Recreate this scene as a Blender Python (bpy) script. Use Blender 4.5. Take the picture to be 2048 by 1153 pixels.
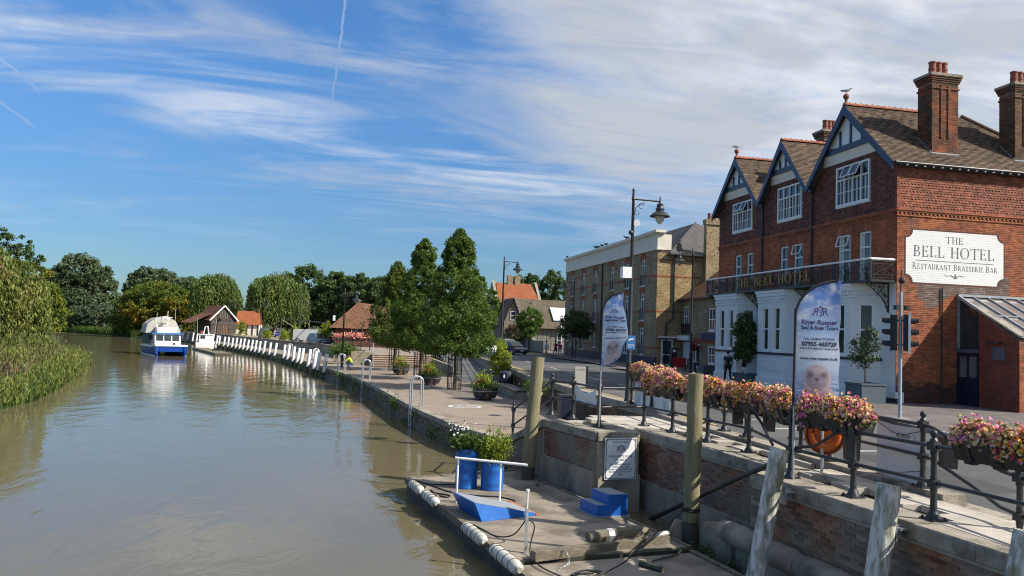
import bpy, bmesh, math, random
import numpy as np
from mathutils import Vector, Matrix
rd = math.radians
random.seed(11)
rng = np.random.default_rng(11)
scene = bpy.context.scene
COL = scene.collection
for o in list(bpy.data.objects):
 bpy.data.objects.remove(o)
PI = math.pi
# ------------------------------------------------------------ camera
yaw, pit, rol = rd(11.5), rd(3.3), rd(2.1)
F = Vector((math.sin(yaw) * math.cos(pit), math.cos(yaw) * math.cos(pit), math.sin(pit)))
R0 = Vector((math.cos(yaw), -math.sin(yaw), 0))
U0 = R0.cross(F)
Rv = R0 * math.cos(rol) + U0 * math.sin(rol)
Uv = U0 * math.cos(rol) - R0 * math.sin(rol)
cam = bpy.data.cameras.new('camera')
cam.sensor_width = 36
cam.lens = 36 * 1575 / 2048
cam.clip_start = 0.1
cam.clip_end = 6000
camo = bpy.data.objects.new('camera', cam)
COL.objects.link(camo)
camo.matrix_world = Matrix(((Rv.x, Uv.x, -F.x, 0), (Rv.y, Uv.y, -F.y, 0), (Rv.z, Uv.z, -F.z, 2.4), (0, 0, 0, 1)))
scene.camera = camo
# ------------------------------------------------------------ light
SUN = Vector((0.68, -0.38, 0.63)).normalized()
el = math.asin(SUN.z)
az = math.atan2(SUN.x, SUN.y)
world = bpy.data.worlds.new('World')
scene.world = world
world.use_nodes = True
wn, wl = world.node_tree.nodes, world.node_tree.links
wn.clear()
def N(nodes, typ, **kw):
 n = nodes.new(typ)
 for k, v in kw.items():
  if k.startswith('i_'):
   n.inputs[k[2:].replace('_', ' ')].default_value = v
  else:
   setattr(n, k, v)
 return n
sky = N(wn, 'ShaderNodeTexSky', sky_type='NISHITA', sun_disc=False, sun_elevation=el, sun_rotation=az,
  air_density=1.0, dust_density=0.15, ozone_density=1.4, altitude=0)
tc = N(wn, 'ShaderNodeTexCoord')
sep = N(wn, 'ShaderNodeSeparateXYZ')
wl.new(tc.outputs['Generated'], sep.inputs[0])
def wmath(op, a, b=None, c=None, clamp=False):
 n = N(wn, 'ShaderNodeMath', operation=op, use_clamp=clamp)
 for i, x in enumerate((a, b, c)):
  if x is None:
   continue
  if isinstance(x, (int, float)):
   n.inputs[i].default_value = x
  else:
   wl.new(x, n.inputs[i])
 return n.outputs[0]
zc = wmath('ADD', wmath('MAXIMUM', sep.outputs[2], 0.0), 0.10)
px_ = wmath('DIVIDE', sep.outputs[0], zc)
py_ = wmath('DIVIDE', sep.outputs[1], zc)
comb = N(wn, 'ShaderNodeCombineXYZ')
wl.new(px_, comb.inputs[0]); wl.new(py_, comb.inputs[1])
def cloud_layer(scale, rot, stretch, warp, detail, rough, seed):
 mp = N(wn, 'ShaderNodeMapping')
 mp.inputs['Rotation'].default_value = (0, 0, rot)
 mp.inputs['Scale'].default_value = stretch
 mp.inputs['Location'].default_value = (seed, seed * 1.7, 0)
 wl.new(comb.outputs[0], mp.inputs[0])
 n = N(wn, 'ShaderNodeTexNoise', noise_dimensions='3D')
 n.inputs['Scale'].default_value = scale
 n.inputs['Detail'].default_value = detail
 n.inputs['Roughness'].default_value = rough
 n.inputs['Distortion'].default_value = warp
 wl.new(mp.outputs[0], n.inputs['Vector'])
 return n.outputs['Fac']
def wramp(x, a, b):
 n = N(wn, 'ShaderNodeMapRange', interpolation_type='SMOOTHSTEP')
 n.inputs[1].default_value = a; n.inputs[2].default_value = b
 n.inputs[3].default_value = 0; n.inputs[4].default_value = 1
 wl.new(x, n.inputs[0])
 return n.outputs[0]
wisps = cloud_layer(1.7, rd(12), (0.38, 1.0, 1), 0.9, 8, 0.58, 3.1)
puffs = cloud_layer(1.25, rd(28), (0.7, 1.0, 1), 0.8, 9, 0.58, 8.3)
fine = cloud_layer(4.2, rd(20), (0.4, 1.2, 1), 1.4, 7, 0.62, 1.2)
bias = wmath('SUBTRACT', wmath('ADD', wmath('MULTIPLY', sep.outputs[0], 0.90), wmath('MULTIPLY', sep.outputs[2], 0.90)), 0.40)
thick = wramp(wmath('ADD', puffs, wmath('MULTIPLY', bias, 0.8)), 0.45, 0.72)
thin = wmath('MULTIPLY', wramp(wmath('ADD', wisps, wmath('MULTIPLY', bias, 0.06)), 0.40, 0.62), 0.66)
hz = wramp(sep.outputs[2], 0.05, 0.22)
thin = wmath('MULTIPLY', thin, wmath('ADD', wmath('MULTIPLY', wramp(fine, 0.3, 0.68), 0.65), 0.35))
thick = wmath('MULTIPLY', thick, wmath('ADD', wmath('MULTIPLY', wramp(fine, 0.25, 0.62), 0.25), 0.72))
cover = wmath('MULTIPLY', wmath('MAXIMUM', thick, thin), hz)
def contrail(n, m, half, w, k):
 v = N(wn, 'ShaderNodeVectorMath', operation='DOT_PRODUCT'); v.inputs[1].default_value = n
 wl.new(tc.outputs['Generated'], v.inputs[0])
 u = N(wn, 'ShaderNodeVectorMath', operation='DOT_PRODUCT'); u.inputs[1].default_value = m
 wl.new(tc.outputs['Generated'], u.inputs[0])
 off = wmath('MULTIPLY', wmath('SUBTRACT', fine, 0.5), 0.012)
 line = wmath('SUBTRACT', 1.0, wramp(wmath('ABSOLUTE', wmath('ADD', v.outputs['Value'], off)), w * .3, w))
 return wmath('MULTIPLY', wmath('MULTIPLY', line, wramp(u.outputs['Value'], half, half + (1 - half) * .6)), k)
for args in (((-.994, -.0614, .0909), (-.0274, .9412, .3367), .9965, .0022, .28), ((-.6617, -.0486, -.7482), (-.3524, .901, .2531), .9996, .0026, .25), ((-.5779, -.0363, -.8153), (-.3566, .9098, .2123), .9997, .0022, .25)):
 cover = wmath('MAXIMUM', cover, contrail(*args))
shade = N(wn, 'ShaderNodeMix', data_type='RGBA')
wl.new(wramp(puffs, 0.40, 0.60), shade.inputs['Factor'])
shade.inputs['A'].default_value = (2.15, 2.22, 2.36, 1)
shade.inputs['B'].default_value = (1.45, 1.55, 1.72, 1)
mixc = N(wn, 'ShaderNodeMix', data_type='RGBA')
wl.new(cover, mixc.inputs['Factor'])
hsv = N(wn, 'ShaderNodeHueSaturation')
hsv.inputs['Saturation'].default_value = 1.22
wl.new(sky.outputs[0], hsv.inputs['Color'])
tintr = N(wn, 'ShaderNodeMix', data_type='RGBA', blend_type='MULTIPLY')
tintr.inputs['Factor'].default_value = 1.0
low = N(wn, 'ShaderNodeMix', data_type='RGBA')
wl.new(wramp(sep.outputs[2], -0.10, 0.40), low.inputs['Factor'])
low.inputs['A'].default_value = (0.080, 0.119, 0.176, 1); low.inputs['B'].default_value = (0.275, 0.35, 0.42, 1)
wl.new(hsv.outputs[0], tintr.inputs['A']); wl.new(low.outputs['Result'], tintr.inputs['B'])
wl.new(tintr.outputs['Result'], mixc.inputs['A'])
wl.new(shade.outputs['Result'], mixc.inputs['B'])
bg = N(wn, 'ShaderNodeBackground')
bg.inputs[1].default_value = 0.15
wl.new(mixc.outputs['Result'], bg.inputs[0])
wo = N(wn, 'ShaderNodeOutputWorld')
wl.new(bg.outputs[0], wo.inputs[0])
sl = bpy.data.lights.new('sun', 'SUN')
sl.energy = 2.8
sl.angle = rd(0.53)
sl.color = (1.0, 0.93, 0.82)
so = bpy.data.objects.new('sun', sl)
so.rotation_euler = SUN.to_track_quat('Z', 'Y').to_euler()
so.location = (40, -30, 60)
COL.objects.link(so)
scene.view_settings.view_transform = 'Standard'
scene.view_settings.look = 'None'
scene.view_settings.exposure = 1.36
scene.view_settings.gamma = 1
scene.view_settings.use_curve_mapping = False
scene.render.engine = 'CYCLES'
scene.cycles.max_bounces = 6
scene.cycles.filter_width = 1.1
scene.cycles.use_denoising = True
scene.cycles.caustics_reflective = False
scene.cycles.caustics_refractive = False
# ------------------------------------------------------------ materials
def newmat(name):
 m = bpy.data.materials.new(name)
 m.use_nodes = True
 nt = m.node_tree
 return m, nt, nt.nodes, nt.links, nt.nodes['Principled BSDF']
def c4(c):
 return (c[0], c[1], c[2], 1)
def mat(name, col, col2=None, rough=0.6, scale=4.0, bump=0.0, bscale=None, metal=0.0, island=0.0, spec=0.5,
  stretch=(1, 1, 1), lo=0.35, hi=0.65, col3=None, scale3=0.7, lo3=0.5, hi3=0.7, trans=0.0, detail=5, objc=False, sat=0.0):
 """noise mix of two or three colours on world position, optional value jitter per loose piece, fine relief"""
 m, nt, n, l, b = newmat(name)
 b.inputs['Roughness'].default_value = rough
 b.inputs['Metallic'].default_value = metal
 b.inputs['Specular IOR Level'].default_value = spec
 if objc:
  pos = N(n, 'ShaderNodeTexCoord').outputs['Object']
 else:
  pos = N(n, 'ShaderNodeNewGeometry').outputs['Position']
 mp = N(n, 'ShaderNodeMapping')
 mp.inputs['Scale'].default_value = stretch
 l.new(pos, mp.inputs[0])
 def noise(s, d=detail):
  t = N(n, 'ShaderNodeTexNoise')
  t.inputs['Scale'].default_value = s
  t.inputs['Detail'].default_value = d
  t.inputs['Roughness'].default_value = 0.6
  l.new(mp.outputs[0], t.inputs['Vector'])
  return t.outputs['Fac']
 def ramp(x, a, c):
  t = N(n, 'ShaderNodeMapRange')
  t.inputs[1].default_value = a; t.inputs[2].default_value = c
  l.new(x, t.inputs[0])
  return t.outputs[0]
 out = None
 if col2 is not None:
  mx = N(n, 'ShaderNodeMix', data_type='RGBA')
  l.new(ramp(noise(scale), lo, hi), mx.inputs['Factor'])
  mx.inputs['A'].default_value = c4(col); mx.inputs['B'].default_value = c4(col2)
  out = mx.outputs['Result']
 if col3 is not None:
  mx = N(n, 'ShaderNodeMix', data_type='RGBA')
  l.new(ramp(noise(scale3), lo3, hi3), mx.inputs['Factor'])
  if out is None:
   mx.inputs['A'].default_value = c4(col)
  else:
   l.new(out, mx.inputs['A'])
  mx.inputs['B'].default_value = c4(col3)
  out = mx.outputs['Result']
 if island:
  g = N(n, 'ShaderNodeNewGeometry')
  hs = N(n, 'ShaderNodeHueSaturation')
  v = N(n, 'ShaderNodeMapRange')
  v.inputs[3].default_value = 1 - island; v.inputs[4].default_value = 1 + island
  l.new(g.outputs['Random Per Island'], v.inputs[0])
  l.new(v.outputs[0], hs.inputs['Value'])
  if sat:
   v2 = N(n, 'ShaderNodeMapRange')
   v2.inputs[3].default_value = 0.5 - sat; v2.inputs[4].default_value = 0.5 + sat
   ml = N(n, 'ShaderNodeMath', operation='FRACT')
   m2 = N(n, 'ShaderNodeMath', operation='MULTIPLY')
   m2.inputs[1].default_value = 17.3
   l.new(g.outputs['Random Per Island'], m2.inputs[0])
   l.new(m2.outputs[0], ml.inputs[0]); l.new(ml.outputs[0], v2.inputs[0])
   l.new(v2.outputs[0], hs.inputs['Hue'])
  if out is None:
   hs.inputs['Color'].default_value = c4(col)
  else:
   l.new(out, hs.inputs['Color'])
  out = hs.outputs[0]
 if out is None:
  b.inputs['Base Color'].default_value = c4(col)
 else:
  l.new(out, b.inputs['Base Color'])
 if bump:
  bp = N(n, 'ShaderNodeBump')
  bp.inputs['Strength'].default_value = bump
  bp.inputs['Distance'].default_value = 0.02
  l.new(noise(bscale or scale * 4, 4), bp.inputs['Height'])
  l.new(bp.outputs[0], b.inputs['Normal'])
 if trans:
  tr = N(n, 'ShaderNodeBsdfTranslucent')
  if out is None:
   tr.inputs[0].default_value = c4(col)
  else:
   l.new(out, tr.inputs[0])
  ms = N(n, 'ShaderNodeMixShader')
  ms.inputs[0].default_value = trans
  l.new(b.outputs[0], ms.inputs[1]); l.new(tr.outputs[0], ms.inputs[2])
  l.new(ms.outputs[0], n['Material Output'].inputs[0])
 return m
def palette(name, cols, rough=0.6, trans=0.0, patch=0.0, pscale=1.2):
 """one of several colours per loose piece, drifting in patches over the plant"""
 m, nt, n, l, b = newmat(name)
 b.inputs['Roughness'].default_value = rough
 g = N(n, 'ShaderNodeNewGeometry')
 cr = N(n, 'ShaderNodeValToRGB')
 cr.color_ramp.interpolation = 'CONSTANT'
 els = cr.color_ramp.elements
 while len(els) < len(cols):
  els.new(0.5)
 for i, c in enumerate(cols):
  els[i].position = i / len(cols)
  els[i].color = c4(c)
 x = g.outputs['Random Per Island']
 if patch:
  t = N(n, 'ShaderNodeTexNoise'); t.inputs['Scale'].default_value = pscale; t.inputs['Detail'].default_value = 2
  l.new(g.outputs['Position'], t.inputs['Vector'])
  mr = N(n, 'ShaderNodeMapRange'); mr.inputs[1].default_value = .3; mr.inputs[2].default_value = .7
  l.new(t.outputs['Fac'], mr.inputs[0])
  mx = N(n, 'ShaderNodeMix'); mx.inputs[0].default_value = patch
  l.new(x, mx.inputs[2]); l.new(mr.outputs[0], mx.inputs[3])
  x = mx.outputs[0]
 l.new(x, cr.inputs[0])
 l.new(cr.outputs[0], b.inputs['Base Color'])
 if trans:
  tr = N(n, 'ShaderNodeBsdfTranslucent'); l.new(cr.outputs[0], tr.inputs[0])
  ms = N(n, 'ShaderNodeMixShader'); ms.inputs[0].default_value = trans
  l.new(b.outputs[0], ms.inputs[1]); l.new(tr.outputs[0], ms.inputs[2])
  l.new(ms.outputs[0], n['Material Output'].inputs[0])
 return m
def brickmat(name, c1, c2, mortar, w=0.225, h=0.075, ms=0.010, rough=0.85, bump=0.5, col3=None, offset=0.5, var=0.5):
 """coursed masonry for faces too far off to tell the bricks apart; mapped in metres"""
 m, nt, n, l, b = newmat(name)
 b.inputs['Roughness'].default_value = rough
 b.inputs['Specular IOR Level'].default_value = 0.25
 uv = N(n, 'ShaderNodeUVMap', uv_map='UVMap')
 t = N(n, 'ShaderNodeTexBrick', offset=offset)
 t.inputs['Color1'].default_value = c4(c1); t.inputs['Color2'].default_value = c4(c2)
 t.inputs['Mortar'].default_value = c4(mortar)
 t.inputs['Scale'].default_value = 1
 t.inputs['Mortar Size'].default_value = ms
 t.inputs['Brick Width'].default_value = w
 t.inputs['Row Height'].default_value = h
 t.inputs['Bias'].default_value = 0
 l.new(uv.outputs[0], t.inputs['Vector'])
 nz = N(n, 'ShaderNodeTexNoise'); nz.inputs['Scale'].default_value = 0.9; nz.inputs['Detail'].default_value = 6
 l.new(uv.outputs[0], nz.inputs['Vector'])
 mr = N(n, 'ShaderNodeMapRange'); mr.inputs[1].default_value = .3; mr.inputs[2].default_value = .72
 mr.inputs[3].default_value = 1 - var * .5; mr.inputs[4].default_value = 1 + var * .5
 l.new(nz.outputs['Fac'], mr.inputs[0])
 hs = N(n, 'ShaderNodeHueSaturation')
 l.new(mr.outputs[0], hs.inputs['Value']); l.new(t.outputs['Color'], hs.inputs['Color'])
 out = hs.outputs[0]
 if col3 is not None:
  mx = N(n, 'ShaderNodeMix', data_type='RGBA')
  n2 = N(n, 'ShaderNodeTexNoise'); n2.inputs['Scale'].default_value = 7; n2.inputs['Detail'].default_value = 3
  l.new(uv.outputs[0], n2.inputs['Vector'])
  m2 = N(n, 'ShaderNodeMapRange'); m2.inputs[1].default_value = .52; m2.inputs[2].default_value = .66
  l.new(n2.outputs['Fac'], m2.inputs[0])
  l.new(m2.outputs[0], mx.inputs['Factor']); l.new(out, mx.inputs['A']); mx.inputs['B'].default_value = c4(col3)
  out = mx.outputs['Result']
 l.new(out, b.inputs['Base Color'])
 if bump:
  bp = N(n, 'ShaderNodeBump'); bp.inputs['Strength'].default_value = bump; bp.inputs['Distance'].default_value = 0.012
  inv = N(n, 'ShaderNodeMath', operation='SUBTRACT'); inv.inputs[0].default_value = 1
  l.new(t.outputs['Fac'], inv.inputs[1]); l.new(inv.outputs[0], bp.inputs['Height'])
  l.new(bp.outputs[0], b.inputs['Normal'])
 return m
M = {}
M['iron'] = mat('black_iron', (.018, .020, .024), (.035, .036, .038), rough=.42, scale=9, bump=.15, bscale=40)
M['steel'] = mat('galvanised_steel', (.42, .44, .46), (.55, .56, .58), rough=.4, metal=.6, scale=6)
M['grey_post'] = mat('grey_post_paint', (.30, .34, .38), (.36, .40, .44), rough=.45, scale=4)
M['coping'] = mat('coping_stone', (.25, .225, .18), (.36, .32, .255), rough=.9, scale=3.2, bump=.9, bscale=30, col3=(.12, .112, .085), scale3=2.2, lo3=.50, hi3=.68)
M['concrete'] = mat('old_concrete', (.36, .31, .225), (.24, .205, .15), rough=.95, scale=2.2, bump=.8, bscale=14, col3=(.10, .095, .07), scale3=.9, lo3=.5, hi3=.68, stretch=(1, 1, .6))
M['roll'] = mat('rounded_stone', (.23, .20, .155), (.33, .29, .225), rough=.95, scale=4, bump=.9, bscale=22, col3=(.11, .10, .08), scale3=2, lo3=.5, hi3=.7)
M['mortar'] = mat('mortar', (.44, .38, .29), (.30, .26, .20), rough=.95, scale=6, bump=.5)
M['brick_quay'] = mat('quay_brick', (.21, .068, .040), (.24, .125, .070), rough=.92, scale=2.2, island=.38, sat=.012, bump=.5, bscale=60, col3=(.19, .165, .125), scale3=.9, lo3=.40, hi3=.60)
M['brick_red'] = mat('orange_red_brick', (.38, .128, .052), (.27, .082, .037), rough=.9, scale=1.2, island=.34, sat=.010, bump=.3, bscale=50, col3=(.16, .075, .052), scale3=.9, lo3=.50, hi3=.72)
M['brick_front'] = mat('red_front_brick', (.45, .130, .055), (.32, .085, .040), rough=.9, scale=1.2, island=.30, bump=.3, bscale=50)
M['brick_chimney'] = mat('sooty_chimney_brick', (.25, .075, .030), (.075, .045, .032), rough=.92, scale=1.3, island=.35, bump=.3, bscale=50, lo=.40, hi=.60)
M['brick_brown'] = mat('brown_chimney_brick', (.17, .085, .045), (.10, .060, .038), rough=.92, scale=2.0, island=.35, bump=.3, bscale=50)
M['mortar_red'] = mat('sandy_mortar', (.26, .14, .085), (.18, .10, .065), rough=.95, scale=4)
M['mortar_pale'] = mat('pale_mortar', (.36, .28, .19), (.26, .20, .14), rough=.95, scale=4)
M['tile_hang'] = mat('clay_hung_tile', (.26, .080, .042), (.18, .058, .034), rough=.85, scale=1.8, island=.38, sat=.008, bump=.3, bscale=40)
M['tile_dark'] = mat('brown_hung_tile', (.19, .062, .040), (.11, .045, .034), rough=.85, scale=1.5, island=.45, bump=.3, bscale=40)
M['tile_roof'] = mat('weathered_roof_tile', (.125, .080, .050), (.080, .056, .039), rough=.9, scale=1.3, island=.40, sat=.010, bump=.4, bscale=40, col3=(.15, .13, .06), scale3=1.1, lo3=.58, hi3=.75)
M['ridge'] = mat('terracotta_ridge', (.34, .105, .055), (.25, .080, .045), rough=.8, scale=5, island=.25)
M['pot'] = mat('terracotta_pot', (.30, .095, .055), (.20, .065, .045), rough=.8, scale=6, bump=.3)
M['lead'] = mat('lead_flashing', (.38, .40, .43), (.28, .30, .32), rough=.5, scale=5)
M['white_brick'] = brickmat('white_painted_brick', (.83, .82, .79), (.77, .77, .75), (.72, .72, .70), bump=.5, rough=.6, var=.06)
M['white'] = mat('white_gloss_paint', (.82, .83, .83), (.76, .77, .77), rough=.4, scale=6)
M['cream'] = mat('cream_render', (.74, .69, .58), (.66, .61, .51), rough=.8, scale=1.5)
M['navy'] = mat('navy_blue_paint', (.013, .028, .075), (.020, .040, .10), rough=.4, scale=6)
M['navy_dark'] = mat('dark_navy_paint', (.010, .016, .035), (.016, .022, .045), rough=.45, scale=6)
M['glass'] = mat('window_glass', (.018, .024, .030), (.05, .06, .065), rough=.06, scale=.8, spec=.8)
M['glass_blue'] = mat('sky_window_glass', (.02, .03, .04), rough=.03, spec=1.0)
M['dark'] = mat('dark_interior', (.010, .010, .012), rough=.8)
M['asphalt'] = mat('asphalt', (.066, .068, .072), (.088, .088, .090), rough=.9, scale=1.6, bump=.5, bscale=120, col3=(.115, .112, .105), scale3=.22, lo3=.5, hi3=.62)
M['pavement'] = brickmat('paving_slabs', (.17, .15, .14), (.13, .12, .115), (.08, .07, .065), w=.6, h=.45, ms=.012, bump=.4, var=.35)
M['promenade'] = mat('buff_tarmac', (.235, .185, .145), (.285, .23, .18), rough=.95, scale=1.1, bump=.5, bscale=90, col3=(.19, .155, .125), scale3=.35, lo3=.5, hi3=.65)
M['setts'] = brickmat('stone_setts', (.24, .215, .19), (.17, .155, .14), (.10, .09, .08), w=.2, h=.11, ms=.016, bump=.6, var=.3)
M['paint_line'] = mat('road_paint', (.62, .62, .60), (.42, .42, .41), rough=.8, scale=9)
M['yellow_line'] = mat('yellow_road_paint', (.60, .42, .06), (.45, .32, .08), rough=.8, scale=9)
M['kerb'] = mat('kerb_stone', (.34, .32, .29), (.25, .235, .21), rough=.9, scale=3, bump=.4)
M['flag_stone'] = mat('pale_paving_stone', (.50, .46, .39), (.38, .35, .30), rough=.9, scale=2.3, bump=.4, bscale=40, island=.12)
M['pile'] = mat('greenish_timber', (.27, .235, .140), (.20, .18, .095), rough=.9, scale=3, bump=.9, bscale=12, stretch=(6, 6, .5), col3=(.125, .135, .055), scale3=.9, lo3=.50, hi3=.70)
M['pile_wet'] = mat('wet_timber', (.07, .068, .045), (.04, .045, .03), rough=.5, scale=3, bump=.7, bscale=14, stretch=(6, 6, .6))
M['pile_white'] = mat('flaking_white_timber', (.62, .62, .58), (.36, .35, .29), rough=.85, scale=2.6, bump=1.0, bscale=10, stretch=(5, 5, 1.2), lo=.46, hi=.56, col3=(.20, .20, .13), scale3=.8, lo3=.52, hi3=.62)
M['post_white'] = mat('white_post_paint', (.84, .84, .82), (.72, .72, .69), rough=.7, scale=6, stretch=(3, 3, .6), bump=.2)
M['post_foot'] = mat('weedy_wet_timber', (.05, .055, .032), (.09, .09, .06), rough=.8, scale=5, bump=.5)
M['blue'] = mat('bright_blue_paint', (.006, .10, .40), (.010, .125, .46), rough=.45, scale=3, bump=.15, col3=(.12, .19, .33), scale3=6, lo3=.66, hi3=.72)
M['blue_top'] = mat('worn_blue_top', (.21, .25, .29), (.27, .29, .30), rough=.9, scale=7, col3=(.05, .13, .30), scale3=3, lo3=.62, hi3=.75)
M['white_plastic'] = mat('scuffed_white_plastic', (.60, .60, .55), (.48, .47, .40), rough=.6, scale=5, bump=.3, col3=(.26, .24, .17), scale3=4, lo3=.54, hi3=.72)
M['deck'] = mat('concrete_deck', (.235, .20, .155), (.30, .26, .205), rough=.95, scale=1.4, bump=.6, bscale=70, col3=(.14, .12, .09), scale3=1.1, lo3=.46, hi3=.62)
M['baulk'] = mat('grey_timber', (.20, .175, .12), (.115, .10, .075), rough=.9, scale=4, bump=.9, bscale=16, stretch=(1, 5, 5), col3=(.36, .32, .22), scale3=2, lo3=.56, hi3=.7)
M['rope'] = mat('dark_rope', (.02, .02, .022), (.035, .034, .032), rough=.9, scale=40)
M['plastic_black'] = mat('black_plastic', (.012, .013, .015), (.02, .021, .023), rough=.5, scale=5)
M['orange'] = mat('orange_plastic', (.62, .12, .012), (.55, .10, .012), rough=.45, scale=4)
M['vinyl'] = mat('white_vinyl', (.74, .76, .77), (.64, .67, .69), rough=.45, scale=1.7)
M['green_leaf'] = mat('mid_green_leaf', (.078, .140, .022), (.125, .195, .036), rough=.55, scale=.8, island=.40, sat=.018, trans=.38, spec=.3)
M['dark_leaf'] = mat('dark_green_leaf', (.060, .108, .032), (.092, .145, .044), rough=.55, scale=.5, island=.35, sat=.012, trans=.32, spec=.3)
M['olive_leaf'] = mat('olive_green_leaf', (.105, .150, .026), (.150, .200, .040), rough=.55, scale=.8, island=.4, sat=.018, trans=.38, spec=.3)
M['far_leaf'] = mat('distant_leaf', (.075, .115, .055), (.105, .145, .068), rough=.6, scale=.25, island=.35, sat=.012, trans=.22, spec=.25)
M['blue_leaf'] = mat('grey_green_leaf', (.070, .105, .055), (.10, .14, .075), rough=.6, scale=.3, island=.35, trans=.2, spec=.25)
M['yellow_leaf'] = mat('yellowing_leaf', (.13, .165, .022), (.075, .135, .020), rough=.6, scale=.3, island=.35, sat=.012, trans=.28, spec=.25, col3=(.27, .22, .022), scale3=.16, lo3=.50, hi3=.60)
M['willow_leaf'] = mat('willow_leaf', (.090, .145, .032), (.150, .205, .055), rough=.6, scale=.5, island=.45, sat=.01, trans=.34, spec=.25)
M['willow_near'] = mat('tawny_willow_leaf', (.100, .145, .032), (.195, .215, .055), rough=.6, scale=.45, island=.5, sat=.015, trans=.28, spec=.25, col3=(.20, .145, .05), scale3=.5, lo3=.58, hi3=.70)
M['reed'] = mat('reed_blade', (.10, .125, .038), (.165, .155, .070), rough=.7, scale=.5, island=.45, sat=.015, trans=.25, spec=.2, col3=(.17, .115, .085), scale3=.3, lo3=.44, hi3=.58)
M['reed_green'] = mat('green_reed_blade', (.055, .105, .022), (.085, .13, .032), rough=.7, scale=.5, island=.4, trans=.25, spec=.2)
M['bamboo_leaf'] = mat('lime_bamboo_leaf', (.32, .36, .030), (.23, .30, .030), rough=.55, scale=1.0, island=.35, trans=.3, spec=.25)
M['bark'] = mat('bark', (.12, .095, .07), (.07, .057, .043), rough=.95, scale=6, bump=.9, bscale=20, stretch=(4, 4, .6))
M['bark_pale'] = mat('pale_stake_timber', (.33, .26, .18), (.24, .19, .13), rough=.9, scale=6, bump=.5, stretch=(4, 4, .6))
M['stock_brick'] = brickmat('yellow_stock_brick', (.42, .33, .20), (.29, .21, .125), (.24, .19, .12), col3=(.085, .062, .040), var=.5)
M['stock_bright'] = brickmat('bright_stock_brick', (.44, .33, .16), (.30, .20, .09), (.28, .22, .14), col3=(.13, .09, .05), var=.5)
M['red_band'] = mat('red_brick_band', (.30, .085, .035), (.22, .06, .03), rough=.9, scale=5, island=.3)
M['slate'] = brickmat('slate_roof', (.115, .105, .105), (.085, .080, .082), (.05, .05, .05), w=.3, h=.2, ms=.012, bump=.5, var=.3)
M['roof_far'] = brickmat('brown_tile_roof', (.20, .085, .045), (.12, .055, .035), (.05, .03, .02), w=.17, h=.12, ms=.012, bump=.8, col3=(.28, .17, .10), var=.6)
M['roof_orange'] = brickmat('orange_tile_roof', (.34, .115, .048), (.26, .085, .038), (.16, .05, .02), w=.25, h=.16, ms=.015, bump=.8, var=.3)
M['roof_grey'] = brickmat('mossy_grey_roof', (.135, .105, .075), (.095, .078, .060), (.05, .045, .035), w=.2, h=.14, ms=.012, bump=.8, col3=(.17, .15, .09), var=.5)
M['flint'] = mat('knapped_flint', (.10, .10, .095), (.28, .26, .22), rough=.8, scale=9, bump=1.0, bscale=12, lo=.4, hi=.6)
M['rubble'] = mat('rubble_stone', (.24, .20, .15), (.15, .13, .10), rough=.95, scale=3.5, bump=1.0, bscale=7, col3=(.32, .28, .21), scale3=5, lo3=.56, hi3=.7)
M['board'] = mat('tarred_board', (.060, .046, .038), (.105, .085, .070), rough=.9, scale=3, island=.3, bump=.6, stretch=(1, 1, 6))
M['boat_blue'] = mat('boat_blue_gloss', (.006, .045, .24), (.008, .055, .28), rough=.4, spec=.25, scale=2)
M['boat_white'] = mat('boat_white_gloss', (.80, .80, .79), (.72, .72, .70), rough=.25, scale=2)
M['canvas'] = mat('grey_canvas', (.36, .35, .31), (.44, .43, .38), rough=.85, scale=1.5, bump=.6, bscale=3)
M['canvas_blue'] = mat('blue_canvas', (.03, .16, .42), (.04, .20, .48), rough=.8, scale=2)
M['planter'] = mat('charcoal_planter', (.030, .032, .038), (.045, .047, .052), rough=.5, scale=4)
M['planter_blue'] = mat('slate_blue_planter', (.075, .10, .125), (.09, .115, .14), rough=.55, scale=3)
M['gold'] = mat('gilt_lettering', (.42, .25, .085), (.34, .20, .07), rough=.35, metal=.5, scale=8)
M['ink'] = mat('sign_ink', (.10, .13, .15), rough=.7)
M['ink_black'] = mat('print_black', (.02, .021, .025), rough=.6)
M['ink_purple'] = mat('print_purple', (.065, .035, .16), rough=.6)
M['ink_navy'] = mat('print_navy', (.02, .028, .085), rough=.6)
M['soil'] = mat('soil', (.035, .026, .018), (.05, .04, .028), rough=1, scale=9, bump=.8)
M['mud'] = mat('wet_mud', (.06, .052, .035), (.085, .075, .05), rough=.7, scale=3, bump=.6)
M['grass'] = mat('rough_grass', (.075, .10, .028), (.11, .12, .04), rough=.95, scale=.4, bump=.6, bscale=8)
M['field'] = mat('far_ground', (.06, .08, .03), (.09, .095, .045), rough=.95, scale=.05)
M['skin'] = mat('skin', (.50, .30, .21), rough=.55)
M['hair'] = mat('dark_hair', (.018, .013, .010), rough=.6)
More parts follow.
